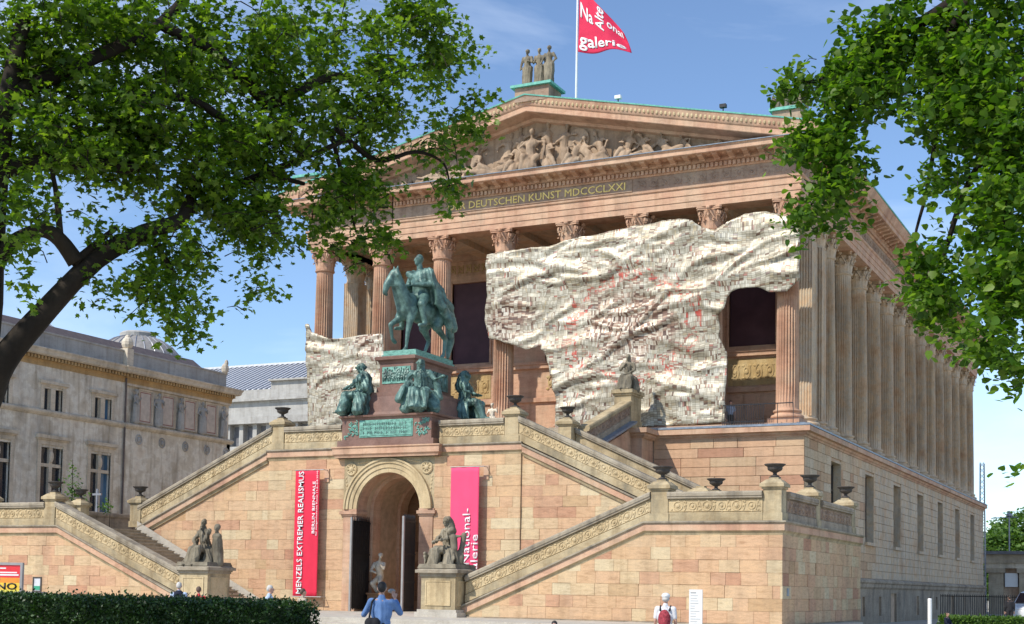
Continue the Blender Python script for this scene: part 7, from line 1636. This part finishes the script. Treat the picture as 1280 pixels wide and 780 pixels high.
# low pavilion, wall, mast and roofs at the far right
pv = thing('pavilion', 'low brick and stone pavilion with a white shuttered window at the right edge', 'pavilion', (8, 75, G), world=True)
bk = stone_mat('rough_brown_brick', [(.3, (.30, .19, .12)), (.5, (.42, .28, .19)), (.7, (.52, .40, .29))], grain=(8, 8, 8), grime_amt=.4, var=.8, gscale=2)
b = MB(); b.box(.9, 16, 70.1, 80, G, 4.7); b.build('brick_wall', bk, pv)
for x in (.6, 3.3): b = MB(); b.box(x, x + 1.3, 69.7, 71, G, 3.7); b.box(x - .2, x + 1.5, 69.5, 71, 3.7, 4.118); b.build('pilaster', MT['step'], pv)
b = MB(); b.box(.3, 16.2, 69.5, 80, 4.12, 4.6); b.build('lintel', MT['neues_trim'], pv); b = MB(); b.box(.2, 16.3, 69.3, 80, 4.602, 5.4); b.build('frieze', MT['step'], pv)
b = MB(); b.box(-.4, 16.8, 68.8, 81, 5.402, 5.7); b.build('roof', MT['dark_stone'], pv)
b = MB(); b.box(2.0, 3.2, 69.95, 70.08, 2.4, 3.68); b.build('shutter', MT['white'], pv)
for x in (2.0, 3.2): MB().box(x - .03, x + .03, 69.9, 70.09, 2.4, 3.7).build('shutter_frame', MT['win_frame'], pv)
fw = thing('garden_wall', 'short brick wall with a dark capital and pale block between museum and pavilion', 'wall', (-.6, 68, G), world=True)
b = MB(); b.box(-3.6, .4, 68, 68.8, G, 2.3); b.build('brick_wall', bk, fw); b = MB(); b.box(-3.7, .5, 67.8, 68.9, 2.3, 2.7); b.build('capping', MT['plinth'], fw); b = MB(); b.box(-.9, .45, 67.9, 68.8, 2.702, 3.3); b.build('pale_block', MT['pale_step'], fw)
ms = thing('lattice_mast', 'tall grey lattice mast beyond the far corner of the museum', 'mast', (.55, 66, G), world=True)
for sx in (-.28, .28):
    for sy in (-.28, .28): MB().tube([(.55 + sx, 66 + sy, G), (.55 + sx * .6, 66 + sy * .6, 13.6)], .045, 5).build('leg', MT['zinc'], ms)
b = MB()
for i in range(26):
    z = .2 + .52 * i; k = .28 * (1 - .4 * z / 13.6)
    b.tube([(.55 - k, 66 - k, z), (.55 + k, 66 - k, z + .5)], .02, 4); b.tube([(.55 + k, 66 + k, z), (.55 - k, 66 + k, z + .5)], .02, 4); b.tube([(.55 - k, 66 + k, z), (.55 - k, 66 - k, z + .5)], .02, 4)
tag(b.build('bracing', MT['zinc'], ms), kind='stuff')
lp = thing('lamp_mast', 'slim grey mast with a cross arm beside the lattice mast', 'mast', (2.2, 72, G), world=True); b = MB(); b.tube([(2.2, 72, G), (2.2, 72, 9.6)], .07, 6); b.tube([(.6, 72, 8.9), (2.9, 72, 9.0)], .05, 5); b.ball((2.2, 72, 9.2), (.3, .3, .2), 8, 5); b.build('pole', MT['zinc'], lp)
rf = thing('red_roof_building', 'distant building with an orange tiled roof above the trees at the right edge', 'building', (14, 150, G), world=True)
b = MB(); b.box(3, 30, 150, 162, G, 15.5); b.build('wall', MT['neues'], rf); b = MB(); b.extrude([(2.5, 149, 15.5), (2.5, 156, 19.5), (2.5, 163, 15.5)], (28, 0, 0)); b.build('roof', plain('orange_tiles', (.46, .17, .08), .85, 0, .25, 2), rf, fix=True)

# iron fence, low lawn and white car
fc = thing('iron_fence', 'black iron fence with upright bars at the foot of the shaded side wall', 'fence', (7, 24, G), world=True)
P0, P1 = Vector((2.2, 32.0, 0)), Vector((9.5, 26.0, 0)); n = 56
bar = MB().box(-.02, .02, -.02, .02, G, 1.62).mesh('bar', MT['iron'])
for i in range(n + 1): q = P0.lerp(P1, i / n); obj('bar', bar, fc, (q.x, q.y, 0))
b = MB(); b.tube([(P0.x, P0.y, 1.5), (P1.x, P1.y, 1.5)], .025, 4); b.tube([(P0.x, P0.y, .1), (P1.x, P1.y, .1)], .025, 4); b.build('rail', MT['iron'], fc)
m_, n_, b_ = new_mat('lawn_base'); b_.inputs['Base Color'].default_value = (.10, .15, .035, 1); b_.inputs['Roughness'].default_value = .95
MB().add([(5.4, -6.3, G + .004), (13.5, -12.0, G + .004), (13.5, 5.8, G + .004), (1.4, 5.8, G + .004), (1.4, -6.3, G + .004)], [(0, 1, 2, 3, 4)]).build('lawn', m_)['kind'] = 'structure'
r_ = np.random.default_rng(5); Pg = np.stack([r_.uniform(1.4, 13, 30000), r_.uniform(-9, 5.8, 30000), np.full(30000, G + .02)], 1); Pg = Pg[(Pg[:, 1] > -6.2) | (Pg[:, 0] > 6.5)]
tag(leaves('grass', Pg, .13, SMALL * np.array([.25, 1]), MT['far_leaf'], None, droop=-2.2, up=.1, seed=8), kind='stuff')

def car(x, y, rz):
    t = thing('van', 'white van parked at the right edge near the pavilion', 'van', (x, y, G), rz)
    side = [(-2.3, .35), (-2.32, .95), (-2.15, 1.12), (-1.45, 1.24), (-.75, 1.92), (-.3, 2.0), (2.1, 1.98), (2.28, 1.75), (2.32, .4), (1.85, .3), (-1.85, .3)]
    bm_ = bmesh.new(); vs = []
    for w_ in (-.88, .88):
        vs.append([bm_.verts.new((x_, w_ * (.84 if z > 1.3 else 1), z)) for x_, z in side])
    n = len(side); bm_.faces.new(vs[0]); bm_.faces.new(vs[1][::-1])
    for i in range(n): bm_.faces.new((vs[0][i], vs[0][(i + 1) % n], vs[1][(i + 1) % n], vs[1][i]))
    bmesh.ops.recalc_face_normals(bm_, faces=bm_.faces); bmesh.ops.bevel(bm_, geom=bm_.edges[:], offset=.06, segments=2, affect='EDGES', clamp_overlap=True)
    me = bpy.data.meshes.new('body'); bm_.to_mesh(me); bm_.free(); pm_ = plain('white_car_paint', (.74, .75, .76), .25, 0, .03); me.materials.append(pm_); obj('body', me, t)
    b = MB(); b.add([(-1.42, -.72, 1.32), (-1.42, .72, 1.32), (-.80, .66, 1.88), (-.80, -.66, 1.88)], [(0, 1, 2, 3)]); v = [(x_ - .045, y_, z + .03) for x_, y_, z in b.v]; MB().extrude(v, (.02, 0, -.01)).build('windscreen', MT['glass'], t)
    for s in (-1, 1):
        q = MB(); q.extrude([(-1.0, s * .79, 1.35), (-.3, s * .79, 1.35), (-.3, s * .76, 1.82), (-.62, s * .76, 1.82)], (0, s * .03, 0)); q.extrude([(-.2, s * .79, 1.35), (1.9, s * .79, 1.35), (1.9, s * .76, 1.82), (-.2, s * .76, 1.82)], (0, s * .03, 0)); q.build('side_window', MT['glass'], t)
        for x_ in (-1.45, 1.45):
            w_ = MB(); w_.lathe([(0, -.1), (.33, -.1), (.35, 0), (.33, .1), (0, .1)], 18); o = w_.build('wheel', MT['iron'], t); o.location = (x_, s * .8, .33); o.rotation_euler = (R(90), 0, 0)
            h = MB(); h.lathe([(0, -.11), (.2, -.11), (.2, .11), (0, .11)], 14); hb = h.build('rim', MT['zinc_light'], o)
        q = MB(); q.ball((-2.26, s * .62, .85), (.08, .18, .13), 8, 6); q.build('headlight', MT['zinc_light'], t); q = MB(); q.ball((-1.1, s * .98, 1.32), (.07, .1, .1), 8, 5); q.build('mirror', MT['iron'], t)
    MB().box(-2.37, -2.31, -.28, .28, .48, .6).build('number_plate', MT['white'], t); MB().box(-2.36, -2.30, -.8, .8, .36, .46).build('bumper', MT['dark_cloth'], t)
car(9.6, 19.0, R(75))
